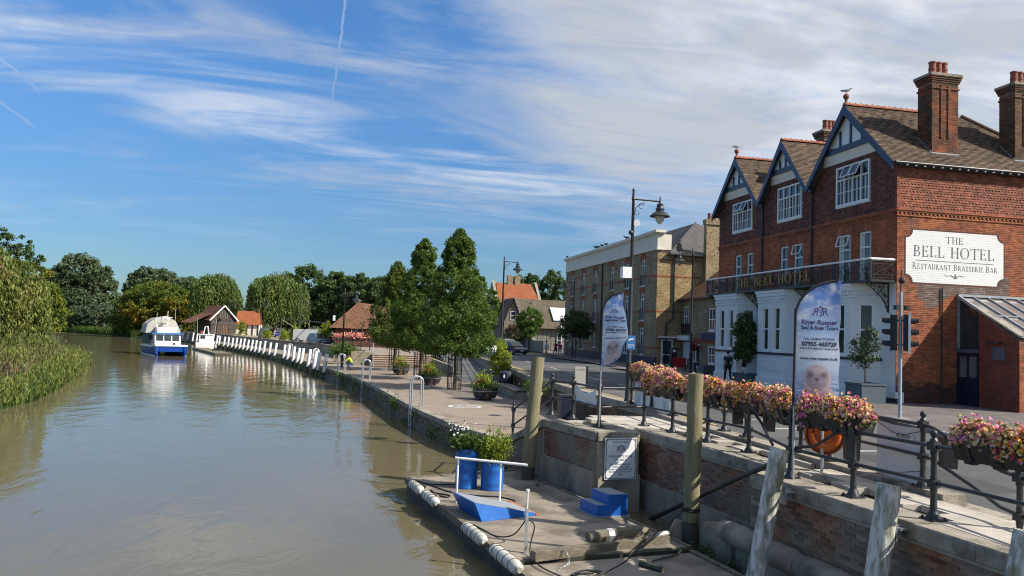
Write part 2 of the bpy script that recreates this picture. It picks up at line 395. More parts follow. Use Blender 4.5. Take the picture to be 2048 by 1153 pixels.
def water_mat():
 m, nt, n, l, b = newmat('river_water')
 b.inputs['Roughness'].default_value = 0.06
 b.inputs['IOR'].default_value = 1.333
 b.inputs['Specular IOR Level'].default_value = 0.5
 g = N(n, 'ShaderNodeNewGeometry')
 def nz(scale, stretch, det, rough=.55, rot=0):
  mp = N(n, 'ShaderNodeMapping'); mp.inputs['Scale'].default_value = stretch
  mp.inputs['Rotation'].default_value = (0, 0, rot)
  l.new(g.outputs['Position'], mp.inputs[0])
  t = N(n, 'ShaderNodeTexNoise'); t.inputs['Scale'].default_value = scale; t.inputs['Detail'].default_value = det
  t.inputs['Roughness'].default_value = rough
  t.inputs['Distortion'].default_value = .6
  l.new(mp.outputs[0], t.inputs['Vector'])
  return t.outputs['Fac']
 mx = N(n, 'ShaderNodeMix', data_type='RGBA')
 l.new(nz(.09, (1, .6, 1), 3), mx.inputs['Factor'])
 mx.inputs['A'].default_value = (.118, .100, .056, 1); mx.inputs['B'].default_value = (.155, .132, .080, 1)
 l.new(mx.outputs['Result'], b.inputs['Base Color'])
 a = nz(.85, (1.0, .55, 1), 4, rot=.2)
 c = nz(4.5, (1, .6, 1), 3, rot=-.3)
 ca = nz(.07, (1, 1, 1), 2)
 mr = N(n, 'ShaderNodeMapRange'); mr.inputs[1].default_value = .4; mr.inputs[2].default_value = .62
 mr.inputs[3].default_value = .10; mr.inputs[4].default_value = 1
 l.new(ca, mr.inputs[0])
 s1 = N(n, 'ShaderNodeMath', operation='MULTIPLY'); s1.inputs[1].default_value = .17
 l.new(c, s1.inputs[0])
 s2 = N(n, 'ShaderNodeMath', operation='MULTIPLY'); l.new(s1.outputs[0], s2.inputs[0]); l.new(mr.outputs[0], s2.inputs[1])
 ad = N(n, 'ShaderNodeMath', operation='ADD'); l.new(a, ad.inputs[0]); l.new(s2.outputs[0], ad.inputs[1])
 bp = N(n, 'ShaderNodeBump'); bp.inputs['Strength'].default_value = .24; bp.inputs['Distance'].default_value = .12
 l.new(ad.outputs[0], bp.inputs['Height'])
 l.new(bp.outputs[0], b.inputs['Normal'])
 return m
M['water'] = water_mat()
# ------------------------------------------------------------ builders
ORG = {}
def V3(p):
 return (float(p[0]), float(p[1]), float(p[2]))
def put(o, parent, org):
 COL.objects.link(o)
 if parent is not None:
  o.parent = parent
  ORG[o.name] = ORG[parent.name]
 else:
  o.location = org
  ORG[o.name] = V3(org)
 return o
def props(o, label=None, cat=None, group=None, kind=None):
 if label: o['label'] = label
 if cat: o['category'] = cat
 if group: o['group'] = group
 if kind: o['kind'] = kind
 return o
def thing(name, label, cat, loc, group=None):
 o = bpy.data.objects.new(name, None)
 o.empty_display_size = .2
 put(o, None, loc)
 return props(o, label, cat, group)
def set_uv(me):
 """box-projected UVs in metres"""
 nf = len(me.polygons)
 if not nf: return
 nv = len(me.vertices)
 co = np.empty(nv * 3, 'f'); me.vertices.foreach_get('co', co); co = co.reshape(-1, 3)
 nl = len(me.loops)
 vi = np.empty(nl, 'i'); me.loops.foreach_get('vertex_index', vi)
 lt = np.empty(nf, 'i'); me.polygons.foreach_get('loop_total', lt)
 no = np.empty(nf * 3, 'f'); me.polygons.foreach_get('normal', no); no = np.repeat(no.reshape(-1, 3), lt, 0)
 p = co[vi]
 hx = np.stack([-no[:, 1], no[:, 0], 0 * no[:, 0]], 1)
 hl = np.linalg.norm(hx, axis=1)
 flat = hl < .15
 hx[flat] = (1, 0, 0); hl[flat] = 1
 hx /= hl[:, None]
 vx = np.cross(no, hx)
 uv = np.stack([(p * hx).sum(1), (p * vx).sum(1)], 1).astype('f')
 lay = me.uv_layers.new(name='UVMap')
 lay.data.foreach_set('uv', uv.ravel())
class MB:
 def __init__(s, mtx=None):
  s.v, s.f, s.m, s.X = [], [], [], mtx
 def add(s, vs, fs, mi=0):
  b = len(s.v)
  if s.X is not None:
   vs = [s.X @ Vector(p) for p in vs]
  s.v += [V3(p) for p in vs]
  s.f += [tuple(b + i for i in f) for f in fs]
  s.m += [mi] * len(fs)
  return s
 def box(s, x0, y0, z0, x1, y1, z1, mi=0):
  vs = [(x, y, z) for z in (z0, z1) for y in (y0, y1) for x in (x0, x1)]
  return s.add(vs, [(0, 2, 3, 1), (4, 5, 7, 6), (0, 1, 5, 4), (2, 6, 7, 3), (0, 4, 6, 2), (1, 3, 7, 5)], mi)
 def frame_box(s, o, u, v, w, mi=0):
  """box from corner o with edge vectors u, v, w"""
  o, u, v, w = map(Vector, (o, u, v, w))
  vs = [o, o + u, o + v, o + u + v, o + w, o + u + w, o + v + w, o + u + v + w]
  return s.add(vs, [(0, 2, 3, 1), (4, 5, 7, 6), (0, 1, 5, 4), (2, 6, 7, 3), (0, 4, 6, 2), (1, 3, 7, 5)], mi)
 def bar(s, p, q, w, h, mi=0, up=(0, 0, 1)):
  p, q = Vector(p), Vector(q)
  d = (q - p).normalized()
  a = d.cross(Vector(up))
  if a.length < 1e-4: a = d.cross(Vector((1, 0, 0)))
  a.normalize(); b = a.cross(d).normalized()
  return s.frame_box(p - a * w / 2 - b * h / 2, a * w, b * h, q - p, mi)
 def prism(s, poly, off, mi=0):
  n = len(poly); off = Vector(off)
  vs = [Vector(p) for p in poly] + [Vector(p) + off for p in poly]
  fs = [tuple(reversed(range(n))), tuple(range(n, 2 * n))] + [(i, (i + 1) % n, n + (i + 1) % n, n + i) for i in range(n)]
  return s.add(vs, fs, mi)
 def tube(s, pts, r, n=8, mi=0, cap=True):
  pts = [Vector(p) for p in pts]
  rr = r if isinstance(r, (list, tuple)) else [r] * len(pts)
  vs, fs = [], []
  prev = None
  for i, p in enumerate(pts):
   d = (pts[min(i + 1, len(pts) - 1)] - pts[max(i - 1, 0)])
   d.normalize()
   if prev is None:
    a = d.cross(Vector((0, 0, 1)))
    if a.length < 1e-3: a = d.cross(Vector((1, 0, 0)))
   else:
    a = prev - d * prev.dot(d)
   a.normalize(); prev = a
   b = d.cross(a)
   for k in range(n):
    t = 2 * PI * k / n
    vs.append(p + (a * math.cos(t) + b * math.sin(t)) * rr[i])
  for i in range(len(pts) - 1):
   for k in range(n):
    k2 = (k + 1) % n
    fs.append((i * n + k, i * n + k2, (i + 1) * n + k2, (i + 1) * n + k))
  if cap:
   fs.append(tuple(reversed(range(n)))); fs.append(tuple(range((len(pts) - 1) * n, len(pts) * n)))
  return s.add(vs, fs, mi)
 def lathe(s, c, prof, n=12, mi=0, axis=(0, 0, 1)):
  ax = Vector(axis).normalized()
  a = ax.orthogonal().normalized() if abs(ax.z) < .99 else Vector((1, 0, 0))
  b = ax.cross(a); c = Vector(c)
  vs = [c + ax * z + (a * math.cos(2 * PI * k / n) + b * math.sin(2 * PI * k / n)) * max(r, 1e-4) for r, z in prof for k in range(n)]
  fs = [(i * n + k, i * n + (k + 1) % n, (i + 1) * n + (k + 1) % n, (i + 1) * n + k) for i in range(len(prof) - 1) for k in range(n)]
  fs += [tuple(reversed(range(n))), tuple(range((len(prof) - 1) * n, len(prof) * n))]
  return s.add(vs, fs, mi)
 def ball(s, c, r, n=10, mi=0, sz=(1, 1, 1)):
  vs, fs = [], []
  m = n // 2
  for i in range(m + 1):
   t = PI * i / m
   for k in range(n):
    f = 2 * PI * k / n
    rs = max(math.sin(t), 1e-3)
    vs.append((c[0] + r * sz[0] * rs * math.cos(f), c[1] + r * sz[1] * rs * math.sin(f), c[2] - r * sz[2] * math.cos(t)))
  for i in range(m):
   for k in range(n):
    fs.append((i * n + k, i * n + (k + 1) % n, (i + 1) * n + (k + 1) % n, (i + 1) * n + k))
  return s.add(vs, fs, mi)
 def quad(s, a, b, c, d, mi=0):
  return s.add([a, b, c, d], [(0, 1, 2, 3)], mi)
 def poly(s, pts, mi=0):
  return s.add(pts, [tuple(range(len(pts)))], mi)
 def grid(s, fn, nu, nv, mi=0):
  vs = [fn(i / nu, j / nv) for j in range(nv + 1) for i in range(nu + 1)]
  fs = [(j * (nu + 1) + i, j * (nu + 1) + i + 1, (j + 1) * (nu + 1) + i + 1, (j + 1) * (nu + 1) + i) for j in range(nv) for i in range(nu)]
  return s.add(vs, fs, mi)
 def mesh(s, name, mats, org=(0, 0, 0), uv=False, smooth=None):
  me = bpy.data.meshes.new(name)
  me.from_pydata([(x - org[0], y - org[1], z - org[2]) for x, y, z in s.v], [], s.f)
  mats = mats if isinstance(mats, (list, tuple)) else [mats]
  for m in mats: me.materials.append(M[m] if isinstance(m, str) else m)
  if len(mats) > 1: me.polygons.foreach_set('material_index', s.m)
  if smooth is not None:
   me.polygons.foreach_set('use_smooth', [True] * len(s.f))
   me.set_sharp_from_angle(angle=rd(smooth))
  if uv: set_uv(me)
  me.update()
  return me
 def build(s, name, mats, parent=None, org=None, uv=False, smooth=None, label=None, cat=None, group=None, kind=None):
  if parent is not None: oo = ORG[parent.name]
  elif org is not None: oo = org
  else: oo = (0, 0, 0)
  o = bpy.data.objects.new(name, s.mesh(name, mats, oo, uv, smooth))
  put(o, parent, oo)
  return props(o, label, cat, group, kind)
def npmesh(name, V, Fc, mats, parent=None, org=(0, 0, 0), smooth=False, mi=None, **kw):
 oo = ORG[parent.name] if parent is not None else org
 me = bpy.data.meshes.new(name)
 V = np.asarray(V, 'f') - np.asarray(oo, 'f')
 Fc = np.asarray(Fc, 'i')
 k = Fc.shape[1]
 me.vertices.add(len(V)); me.vertices.foreach_set('co', V.ravel())
 me.loops.add(Fc.size); me.loops.foreach_set('vertex_index', Fc.ravel())
 me.polygons.add(len(Fc))
 me.polygons.foreach_set('loop_start', np.arange(0, Fc.size, k, dtype='i'))
 me.polygons.foreach_set('loop_total', np.full(len(Fc), k, 'i'))
 if smooth: me.polygons.foreach_set('use_smooth', np.ones(len(Fc), bool))
 mats = mats if isinstance(mats, (list, tuple)) else [mats]
 for m in mats: me.materials.append(M[m] if isinstance(m, str) else m)
 if mi is not None: me.polygons.foreach_set('material_index', np.asarray(mi, 'i'))
 me.update(calc_edges=True)
 o = bpy.data.objects.new(name, me)
 put(o, parent, oo)
 return props(o, **kw)
def copy_tree(o, parent=None):
 c = o.copy(); COL.objects.link(c)
 if parent is not None: c.parent = parent
 for ch in list(o.children): copy_tree(ch, c)
 return c
def place(o, loc, rz=0.0, scale=None, label=None, group=None):
 o.location = loc; o.rotation_euler = (0, 0, rz)
 if scale: o.scale = (scale,) * 3 if isinstance(scale, (int, float)) else scale
 if label: o['label'] = label
 if group: o['group'] = group
 return o
def leaf_quads(P, size, up=.35, aspect=.55, droop=0.0, dirs=None):
 """one bent-free leaf face per point, random facing"""
 n = len(P)
 d = rng.normal(size=(n, 3)) if dirs is None else dirs + rng.normal(size=(n, 3)) * .35
 d[:, 2] -= droop
 d /= np.linalg.norm(d, axis=1)[:, None]
 nrm = rng.normal(size=(n, 3)); nrm[:, 2] += up
 s = np.cross(d, nrm); s /= np.linalg.norm(s, axis=1)[:, None] + 1e-9
 L = (size * (.65 + .7 * rng.random(n)))[:, None]
 a = P - d * L * .5; c = P + d * L * .5
 w = s * L * aspect * .5
 V = np.stack([a, P + w, c, P - w], 1).reshape(-1, 3)
 return V, np.arange(4 * n).reshape(-1, 4)
def ico(n):
 v = rng.normal(size=(n, 3))
 return v / np.linalg.norm(v, axis=1)[:, None]
_tc = {}
def text2d(s, bold=0.0, wide=1.0):
 """(verts, faces) of flat lettering, height of a capital = 1, starting at x = 0"""
 key = (s, bold, wide)
 if key in _tc: return _tc[key]
 cu = bpy.data.curves.new('lettering', 'FONT')
 cu.body = s; cu.size = 1.0; cu.offset = bold; cu.resolution_u = 3
 ob = bpy.data.objects.new('lettering', cu)
 COL.objects.link(ob)
 bpy.context.view_layer.update()
 me = bpy.data.meshes.new_from_object(ob.evaluated_get(bpy.context.evaluated_depsgraph_get()))
 k = 1 / 0.69
 vs = [(v.co.x * k * wide, v.co.y * k) for v in me.vertices]
 fs = [tuple(p.vertices) for p in me.polygons]
 bpy.data.objects.remove(ob); bpy.data.curves.remove(cu); bpy.data.meshes.remove(me)
 x0 = min(v[0] for v in vs)
 vs = [(x - x0, y) for x, y in vs]
 _tc[key] = (vs, fs, max(v[0] for v in vs))
 return _tc[key]
def text_on(mb, s, h, fn, cx, y, bold=0.0, wide=1.0, mi=0, width=None, flip=False):
 """lay lettering on a surface fn(x, y) -> point; centred on cx, baseline y, capital height h"""
 vs, fs, w = text2d(s, bold, wide)
 kx = h if width is None else width / w
 mb.add([fn(cx + ((w - x) if flip else x) * kx - w * kx / 2, y + yy * h) for x, yy in vs], fs, mi)
def plane_fn(o, u, v):
 o, u, v = Vector(o), Vector(u).normalized(), Vector(v).normalized()
 return lambda x, y: o + u * x + v * y
def arc_ring(cx, cy, rx, ry, t0, t1, w0, w1, n=14):
 """sector of an elliptical ring whose width swells from w0 to w1 to w0"""
 vs, fs = [], []
 for i in range(n + 1):
  t = t0 + (t1 - t0) * i / n
  w = w0 + (w1 - w0) * abs(math.cos(t))
  vs += [(cx + rx * math.cos(t), cy + ry * math.sin(t)), (cx + max(rx - w, .01) * math.cos(t), cy + max(ry - w0, .01) * math.sin(t))]
 fs = [(2 * i, 2 * i + 2, 2 * i + 3, 2 * i + 1) for i in range(n)]
 return vs, fs
def serif_glyph(ch):
 """quads of one classical capital, height 1; returns (pieces, advance)"""
 t, T, q = .045, .13, .07
 P = []
 def rect(x0, y0, x1, y1):
  P.append(([(x0, y0), (x1, y0), (x1, y1), (x0, y1)], [(0, 1, 2, 3)]))
 def stem(x, w=T, a=0, b=1, s=True):
  rect(x, a, x + w, b)
  if s:
   if b == 1: rect(x - q, 1 - t, x + w + q, 1)
   if a == 0: rect(x - q, 0, x + w + q, t)
 def diag(x0, y0, x1, y1, w):
  P.append(([(x0, y0), (x0 + w, y0), (x1 + w, y1), (x1, y1)], [(0, 1, 2, 3)]))
 def bit(x, y, w, h):
  rect(x, y, x + w, y + h)
 if ch == 'T': stem(.36, b=.99); rect(0, 1 - t * 1.2, .85, 1); rect(0, .8, t, 1); rect(.85 - t, .8, .85, 1); a = .85
 elif ch == 'H': stem(.08); stem(.64); rect(.2, .48, .66, .48 + t * 1.2); a = .86
 elif ch in 'EL':
  stem(.08); rect(.1, 0, .62, t * 1.1); rect(.62 - t, 0, .66, .22)
  if ch == 'E':
   rect(.1, 1 - t * 1.1, .6, 1); rect(.6 - t, .8, .6, 1); rect(.2, .49, .48, .49 + t * 1.1); rect(.46, .4, .46 + t, .64)
  a = .70
 elif ch == 'I': stem(.08); a = .3
 elif ch == 'O': P.append(arc_ring(.47, .5, .47, .52, 0, 2 * PI, t, T * 1.1, 28)); a = .96
 elif ch in 'BR':
  stem(.08)
  P.append(arc_ring(.32, .75, .28, .25, -PI / 2, PI / 2, t, T)); rect(.18, 1 - t, .33, 1); rect(.18, .5, .33, .5 + t)
  if ch == 'B':
   P.append(arc_ring(.34, .26, .33, .26, -PI / 2, PI / 2, t, T)); rect(.18, 0, .35, t); a = .72
  else:
   diag(.62, 0, .30, .5, T); rect(.56, 0, .86, t); a = .82
 elif ch == 'A': diag(.02, 0, .36, 1, t * 1.3); diag(.68, 0, .34, 1, T); rect(.2, .32, .6, .32 + t); rect(-.06, 0, .16, t); rect(.6, 0, .9, t); a = .86
 elif ch == 'N': stem(.1, t * 1.3); diag(.68, 0, .08, 1, T); stem(.72, t * 1.3, s=True); a = .86
 elif ch == 'U': stem(.08, b=1, a=.3); stem(.62, t * 1.3, a=.3); P.append(arc_ring(.37, .3, .295, .31, PI, 2 * PI, t, T * .8)); a = .8
 elif ch == 'S':
  P.append(arc_ring(.30, .74, .24, .26, PI * .08, PI * 1.5, t, T)); P.append(arc_ring(.30, .26, .25, .27, -PI * .9, PI * .5, t, T))
  rect(.48, .72, .48 + t, .92); rect(.06, .08, .06 + t, .30); a = .6
 else: a = .38
 return P, a
def serif_on(mb, s, h, fn, cx, y, width, mi=0, small=None, depth=None, sink=None, out=None):
 """serif lettering fitted to a width; small = relative height of letters after a word's first"""
 adv = []; x = 0
 pieces = []
 first = True
 for ch in s:
  k = 1 if (first or not small) else small
  P, a = serif_glyph(ch)
  pieces.append((x, k, P)); x += (a + .12) * k
  first = ch == ' '
 sx = width / (x - .12)
 for x0, k, P in pieces:
  if sink: mb = sink()
  for vs, fs in P:
   pts = [fn(cx - width / 2 + (x0 + vx * k) * sx, y + vy * k * h) for vx, vy in vs]
   if depth is None:
    mb.add(pts, fs, mi)
   else:
    d = Vector(depth); n = len(pts)
    back = [Vector(p) + d for p in pts]
    mb.add(pts + back, list(fs) + [tuple(n + i for i in reversed(f)) for f in fs] +
      [e for f in fs for e in [(f[i], n + f[i], n + f[(i + 1) % len(f)], f[(i + 1) % len(f)]) for i in range(len(f))]], mi)
  if out and P: out(mb)
# ============================================================ the setting
def lerp(a, b, t): return a + (b - a) * t
def interp(tab, y):
 if y <= tab[0][0]: return tab[0][1]
 for (a, b), (c, d) in zip(tab, tab[1:]):
  if y <= c: return lerp(b, d, (y - a) / (c - a))
 return tab[-1][1]
WZ, PZ = -2.0, -1.1                      # water, promenade
EDGE = [(25.4, 5.15), (30, 3.95), (36, 2.98), (45, 2.05), (54, 1.02), (62, -.35), (70, -1.95), (85, -4.9), (100, -8.2), (119, -13.9),
  (148, -23.4), (175, -33), (200, -45), (225, -60)]
STW = [(-60, 9.8), (24, 9.8), (30, 9.62), (43, 9.72), (52, 10.5), (76, 12.1), (94, 13.5)]     # street retaining wall
TER = [(76, 2.1), (79, 1.7), (104, -3.6), (122, -11.0), (150, -20.5), (175, -30), (200, -42), (225, -57)]
def street_z(y): return interp([(-60, -.32), (12, -.32), (27, 0.0)], y)
MB().quad((-600, -80, WZ), (60, -80, WZ), (60, 900, WZ), (-600, 900, WZ)).build('river_water', 'water', kind='structure')
def strip(rows, mb, mi=0):
 """rows of (y, x0, x1, z)"""
 for (y0, a0, b0, z0), (y1, a1, b1, z1) in zip(rows, rows[1:]):
  mb.quad((a0, y0, z0), (b0, y0, z0), (b1, y1, z1), (a1, y1, z1), mi)
 return mb
g = MB()
ys = [-60, 0, 12, 17, 22, 27, 30, 43, 52, 64, 76, 94]
strip([(y, interp(STW, y), 900, street_z(y) - .012) for y in ys], g)
strip([(y, interp(TER, y), 900, -.012) for y in (94, 104, 122, 150, 175, 200, 225)] + [(320, -110, 900, -.3), (2600, -1500, 3000, -1)], g)
g.build('ground', 'field', kind='structure')
kerbx = [(-60, 17.2), (20, 17.2), (24, 17.6), (32, 18.3), (45, 19.4), (58, 20.6), (82, 22.8), (94, 24.0)]
strip([(y, interp(STW, y) + .22, interp(kerbx, y), street_z(y)) for y in ys], MB()).build('road', 'asphalt', kind='structure')
strip([(94, 13.9, 22.5, 0), (110, 14.5, 21, 0), (150, 10, 19, 0), (180, 6, 15, 0)], MB()).build('far_road', 'asphalt', kind='structure')
pv = MB()
yy = [-60, 12, 20, 24, 27, 32, 45, 58, 82, 94, 110]
for (y0, y1) in zip(yy, yy[1:]):
 a, b = interp(kerbx, y0) + .14, interp(kerbx, y1) + .14
 pv.quad((a, y0, street_z(y0) + .11), (45, y0, street_z(y0) + .11), (45, y1, street_z(y1) + .11), (a, y1, street_z(y1) + .11))
pv.build('pavement', 'pavement', uv=True, kind='structure')
kb = MB()
for i, y in enumerate(np.arange(10, 93, .92)):
 a, b = interp(kerbx, y), interp(kerbx, y + .9)
 z0, z1 = street_z(y), street_z(y + .9)
 kb.prism([(a, y, z0 - .2), (a + .14, y, z0 - .2), (a + .14, y, z0 + .114), (a, y, z0 + .114)], (b - a, .9, z1 - z0))
kb.build('kerb', 'kerb', kind='structure')
dl = MB()
for y in np.arange(30, 92, 6):
 x0, x1 = interp(STW, y) + interp([(30, 4.0), (90, 3.6)], y), interp(STW, y + 3) + interp([(30, 4.0), (90, 3.6)], y + 3)
 dl.quad((x0, y, .004), (x0 + .1, y, .004), (x1 + .1, y + 3, .004), (x1, y + 3, .004))
for y in (17.5, 19.4, 21.3, 23.2):
 z = street_z(y) + .004
 dl.quad((12.2, y, z), (16.2, y + .4, z), (16.2, y + .55, z), (12.2, y + .15, z))
dl.build('centre_line', 'paint_line', kind='structure')
yl = MB()
for off in (.55, .80):
 pts = [(y, interp(STW, y) + off + .2) for y in np.arange(22, 90, 3)]
 for (y0, x0), (y1, x1) in zip(pts, pts[1:]):
  z0, z1 = street_z(y0) + .004, street_z(y1) + .004
  yl.quad((x0, y0, z0), (x0 + .09, y0, z0), (x1 + .09, y1, z1), (x1, y1, z1))
yl.build('yellow_lines', 'yellow_line', kind='structure')
pr = MB()
py = [25.4, 27, 30, 36, 45, 52, 54, 62, 70, 76]
RAL = [(54, 7.7), (76, 8.2), (94, 10.4)]
strip([(y, interp(EDGE, y) + .32, interp(STW, y) - .02 if y <= 54 else interp(RAL, y), PZ) for y in py], pr)
strip([(y, interp(EDGE, y) + .32, interp(TER, y) - .02, PZ) for y in (76, 79, 85, 100, 104, 119, 122, 148, 175, 200)], pr)
pr.build('promenade', 'promenade', kind='structure')
strip([(76.1, 2.12, 8.0, -.004), (79, 1.72, 8.3, -.004), (94, -1.4, 10.2, -.004), (94.1, -1.4, 13.8, -.004), (104, -3.58, 14.2, -.004), (122, -10.98, 15, -.004), (150, -20.4, 16, -.004), (200, -41.9, 16, -.004)], MB()).build('car_park', 'promenade', kind='structure')
strip([(54, interp(RAL, 54), interp(STW, 54) - .02, PZ), (90, interp(RAL, 90), interp(STW, 90) - .02, -.01), (94.1, 10.3, 13.4, -.006)], MB()).build('ramp', 'asphalt', kind='structure')
st = MB()
strip([(38.2, 6.0, 9.3, PZ + .004), (49.5, 5.0, 9.4, PZ + .004)], st)
strip([(68.5, 2.6, 7.4, PZ + .004), (73, 2.3, 7.6, PZ + .004)], st)
st.build('setts', 'setts', uv=True, kind='structure')
ring = MB()
vs, fs = [], []
for k in range(40):
 t = 2 * PI * k / 40
 for r in (.62, .80):
  vs.append((5.45 + r * math.cos(t), 36.9 + r * math.sin(t), PZ + .004))
for k in range(40):
 k2 = (k + 1) % 40
 fs.append((2 * k, 2 * k + 1, 2 * k2 + 1, 2 * k2))
ring.add(vs, fs)
for a in (0, 60, 120):
 ca, sa = math.cos(rd(a)), math.sin(rd(a))
 ring.quad(*[(5.45 + ca * u - sa * w, 36.9 + sa * u + ca * w, PZ + .008) for u, w in ((-.5, -.03), (.5, -.03), (.5, .03), (-.5, .03))])
for dx, dy in ((.2, .28), (-.22, .27), (.3, -.2), (-.3, -.22)):
 ring.quad(*[(5.45 + dx + u, 36.9 + dy + w, PZ + .006) for u, w in ((-.09, -.06), (.09, -.06), (.09, .06), (-.09, .06))])
ring.build('painted_roundel', 'paint_line', kind='structure')
bk = MB()
LB = [(-60, -16), (20, -16.6), (45, -17.2), (61, -20.4), (75, -24.2), (86, -28), (100, -36), (120, -47), (145, -60), (200, -88), (300, -135), (900, -700)]
for (y0, a), (y1, b) in zip(LB, LB[1:]):
 for (d0, z0), (d1, z1) in (((0, -2.3), (1.2, -1.7)), ((1.2, -1.7), (6, -1.0)), ((6, -1.0), (900, -.7))):
  bk.quad((a - d0, y0, z0), (a - d1, y0, z1), (b - d1, y1, z1), (b - d0, y1, z0))
bk.build('left_bank', 'grass', kind='structure')
fb = MB()
FB = [(176, -33.5), (190, -41), (205, -50), (225, -60), (240, -75), (262, -120), (300, -220), (420, -620)]
for (y0, a), (y1, b) in zip(FB, FB[1:]):
 fb.quad((a - 2.5, y0 - 1, -2.3), (a + 1, y0 + 1.5, -1.2), (b + 1, y1 + 1.5, -1.2), (b - 2.5, y1 - 1, -2.3))
 fb.quad((a + 1, y0 + 1.5, -1.2), (a + 40, y0 + 60, -.4), (b + 40, y1 + 60, -.4), (b + 1, y1 + 1.5, -1.2))
fb.build('far_bank', 'grass', kind='structure')
# ------------------------------------------------------------ brickwork
def courses(W, H, holes=(), bw=.215, bh=.065, j=.012, seed=0):
 """bricks of a running bond as (u0, u1, z0, z1), cut round rectangular holes (u0, u1, z0, z1)"""
 out = []
 pitch, rise = bw + j, bh + j
 for r in range(int(H / rise)):
  z0 = r * rise; z1 = z0 + bh
  cuts = sorted((h[0], h[1]) for h in holes if h[2] < z1 - .01 and h[3] > z0 + .01)
  iv, a = [], 0.0
  for c, d in cuts:
   if c > a: iv.append((a, c))
   a = max(a, d)
  if a < W: iv.append((a, W))
  off = (r % 2) * pitch / 2
  for a, b in iv:
   k = math.floor((a - off) / pitch)
   while off + k * pitch < b:
    u0, u1 = max(a, off + k * pitch), min(b, off + k * pitch + bw)
    if u1 - u0 > .03: out.append((u0, u1, z0, z1))
    k += 1
 return out
def brick_panel(mb, o, u, v, n, bricks, d=.014, jit=.004, mi=0):
 """five-sided bricks standing d proud of the plane through o"""
 o, u, v, n = Vector(o), Vector(u), Vector(v), Vector(n)
 for u0, u1, z0, z1 in bricks:
  dd = d + random.uniform(-jit, jit)
  P = [o + u * a + v * b for a, b in ((u0, z0), (u1, z0), (u1, z1), (u0, z1))]
  Q = [p + n * dd for p in P]
  mb.add(P + Q, [(4, 5, 6, 7), (0, 1, 5, 4), (1, 2, 6, 5), (2, 3, 7, 6), (3, 0, 4, 7)], mi)
def brick_objects(parent, o, u, n, bricks, material, d=.012, L=.215):
 """one object per brick, alike ones sharing a mesh"""
 cache = {}
 o, u, n = Vector(o), Vector(u).normalized(), Vector(n).normalized()
 rz = math.atan2(u.y, u.x)
 po = Vector(ORG[parent.name])
 X = Matrix((u, n, (0, 0, 1))).transposed()
 for u0, u1, z0, z1 in bricks:
  key = round(u1 - u0, 2)
  if key not in cache:
   mb = MB()
   P = [(0, 0, 0), (key, 0, 0), (key, 0, .065), (0, 0, .065)]
   e = .004
   Q = [(e, d, e), (key - e, d, e), (key - e, d, .065 - e), (e, d, .065 - e)]
   mb.add([X @ Vector(p) for p in P + Q], [(4, 5, 6, 7), (0, 1, 5, 4), (1, 2, 6, 5), (2, 3, 7, 6), (3, 0, 4, 7)])
   cache[key] = mb.mesh('brick', material)
  ob = bpy.data.objects.new('brick', cache[key])
  COL.objects.link(ob)
  ob.parent = parent
  ob.location = o + u * u0 + Vector((0, 0, z0)) + n * random.uniform(-.003, .004) - po
mq, ntq, nq, lq, bq = newmat('quay_brick_piece')
bq.inputs['Roughness'].default_value = .92
oi = N(nq, 'ShaderNodeObjectInfo')
crq = N(nq, 'ShaderNodeValToRGB')
for i, c in enumerate([(.085, .045, .035), (.19, .060, .038), (.25, .085, .048), (.15, .085, .055), (.29, .11, .06), (.21, .15, .09)]):
 e = crq.color_ramp.elements[i] if i < 2 else crq.color_ramp.elements.new(i / 5)
 e.position = i / 5; e.color = c4(c)
lq.new(oi.outputs['Random'], crq.inputs[0])
gq = N(nq, 'ShaderNodeNewGeometry')
tq = N(nq, 'ShaderNodeTexNoise'); tq.inputs['Scale'].default_value = 1.1; tq.inputs['Detail'].default_value = 6
lq.new(gq.outputs['Position'], tq.inputs['Vector'])
rq = N(nq, 'ShaderNodeMapRange'); rq.inputs[1].default_value = .40; rq.inputs[2].default_value = .60
lq.new(tq.outputs['Fac'], rq.inputs[0])
xq = N(nq, 'ShaderNodeMix', data_type='RGBA'); xq.inputs['B'].default_value = (.20, .17, .115, 1)
lq.new(rq.outputs[0], xq.inputs['Factor']); lq.new(crq.outputs[0], xq.inputs['A']); lq.new(xq.outputs['Result'], bq.inputs['Base Color'])
t2 = N(nq, 'ShaderNodeTexNoise'); t2.inputs['Scale'].default_value = 60
lq.new(gq.outputs['Position'], t2.inputs['Vector'])
bb = N(nq, 'ShaderNodeBump'); bb.inputs['Strength'].default_value = .6; bb.inputs['Distance'].default_value = .01
lq.new(t2.outputs['Fac'], bb.inputs['Height']); lq.new(bb.outputs[0], bq.inputs['Normal'])
M['brick_piece'] = mq
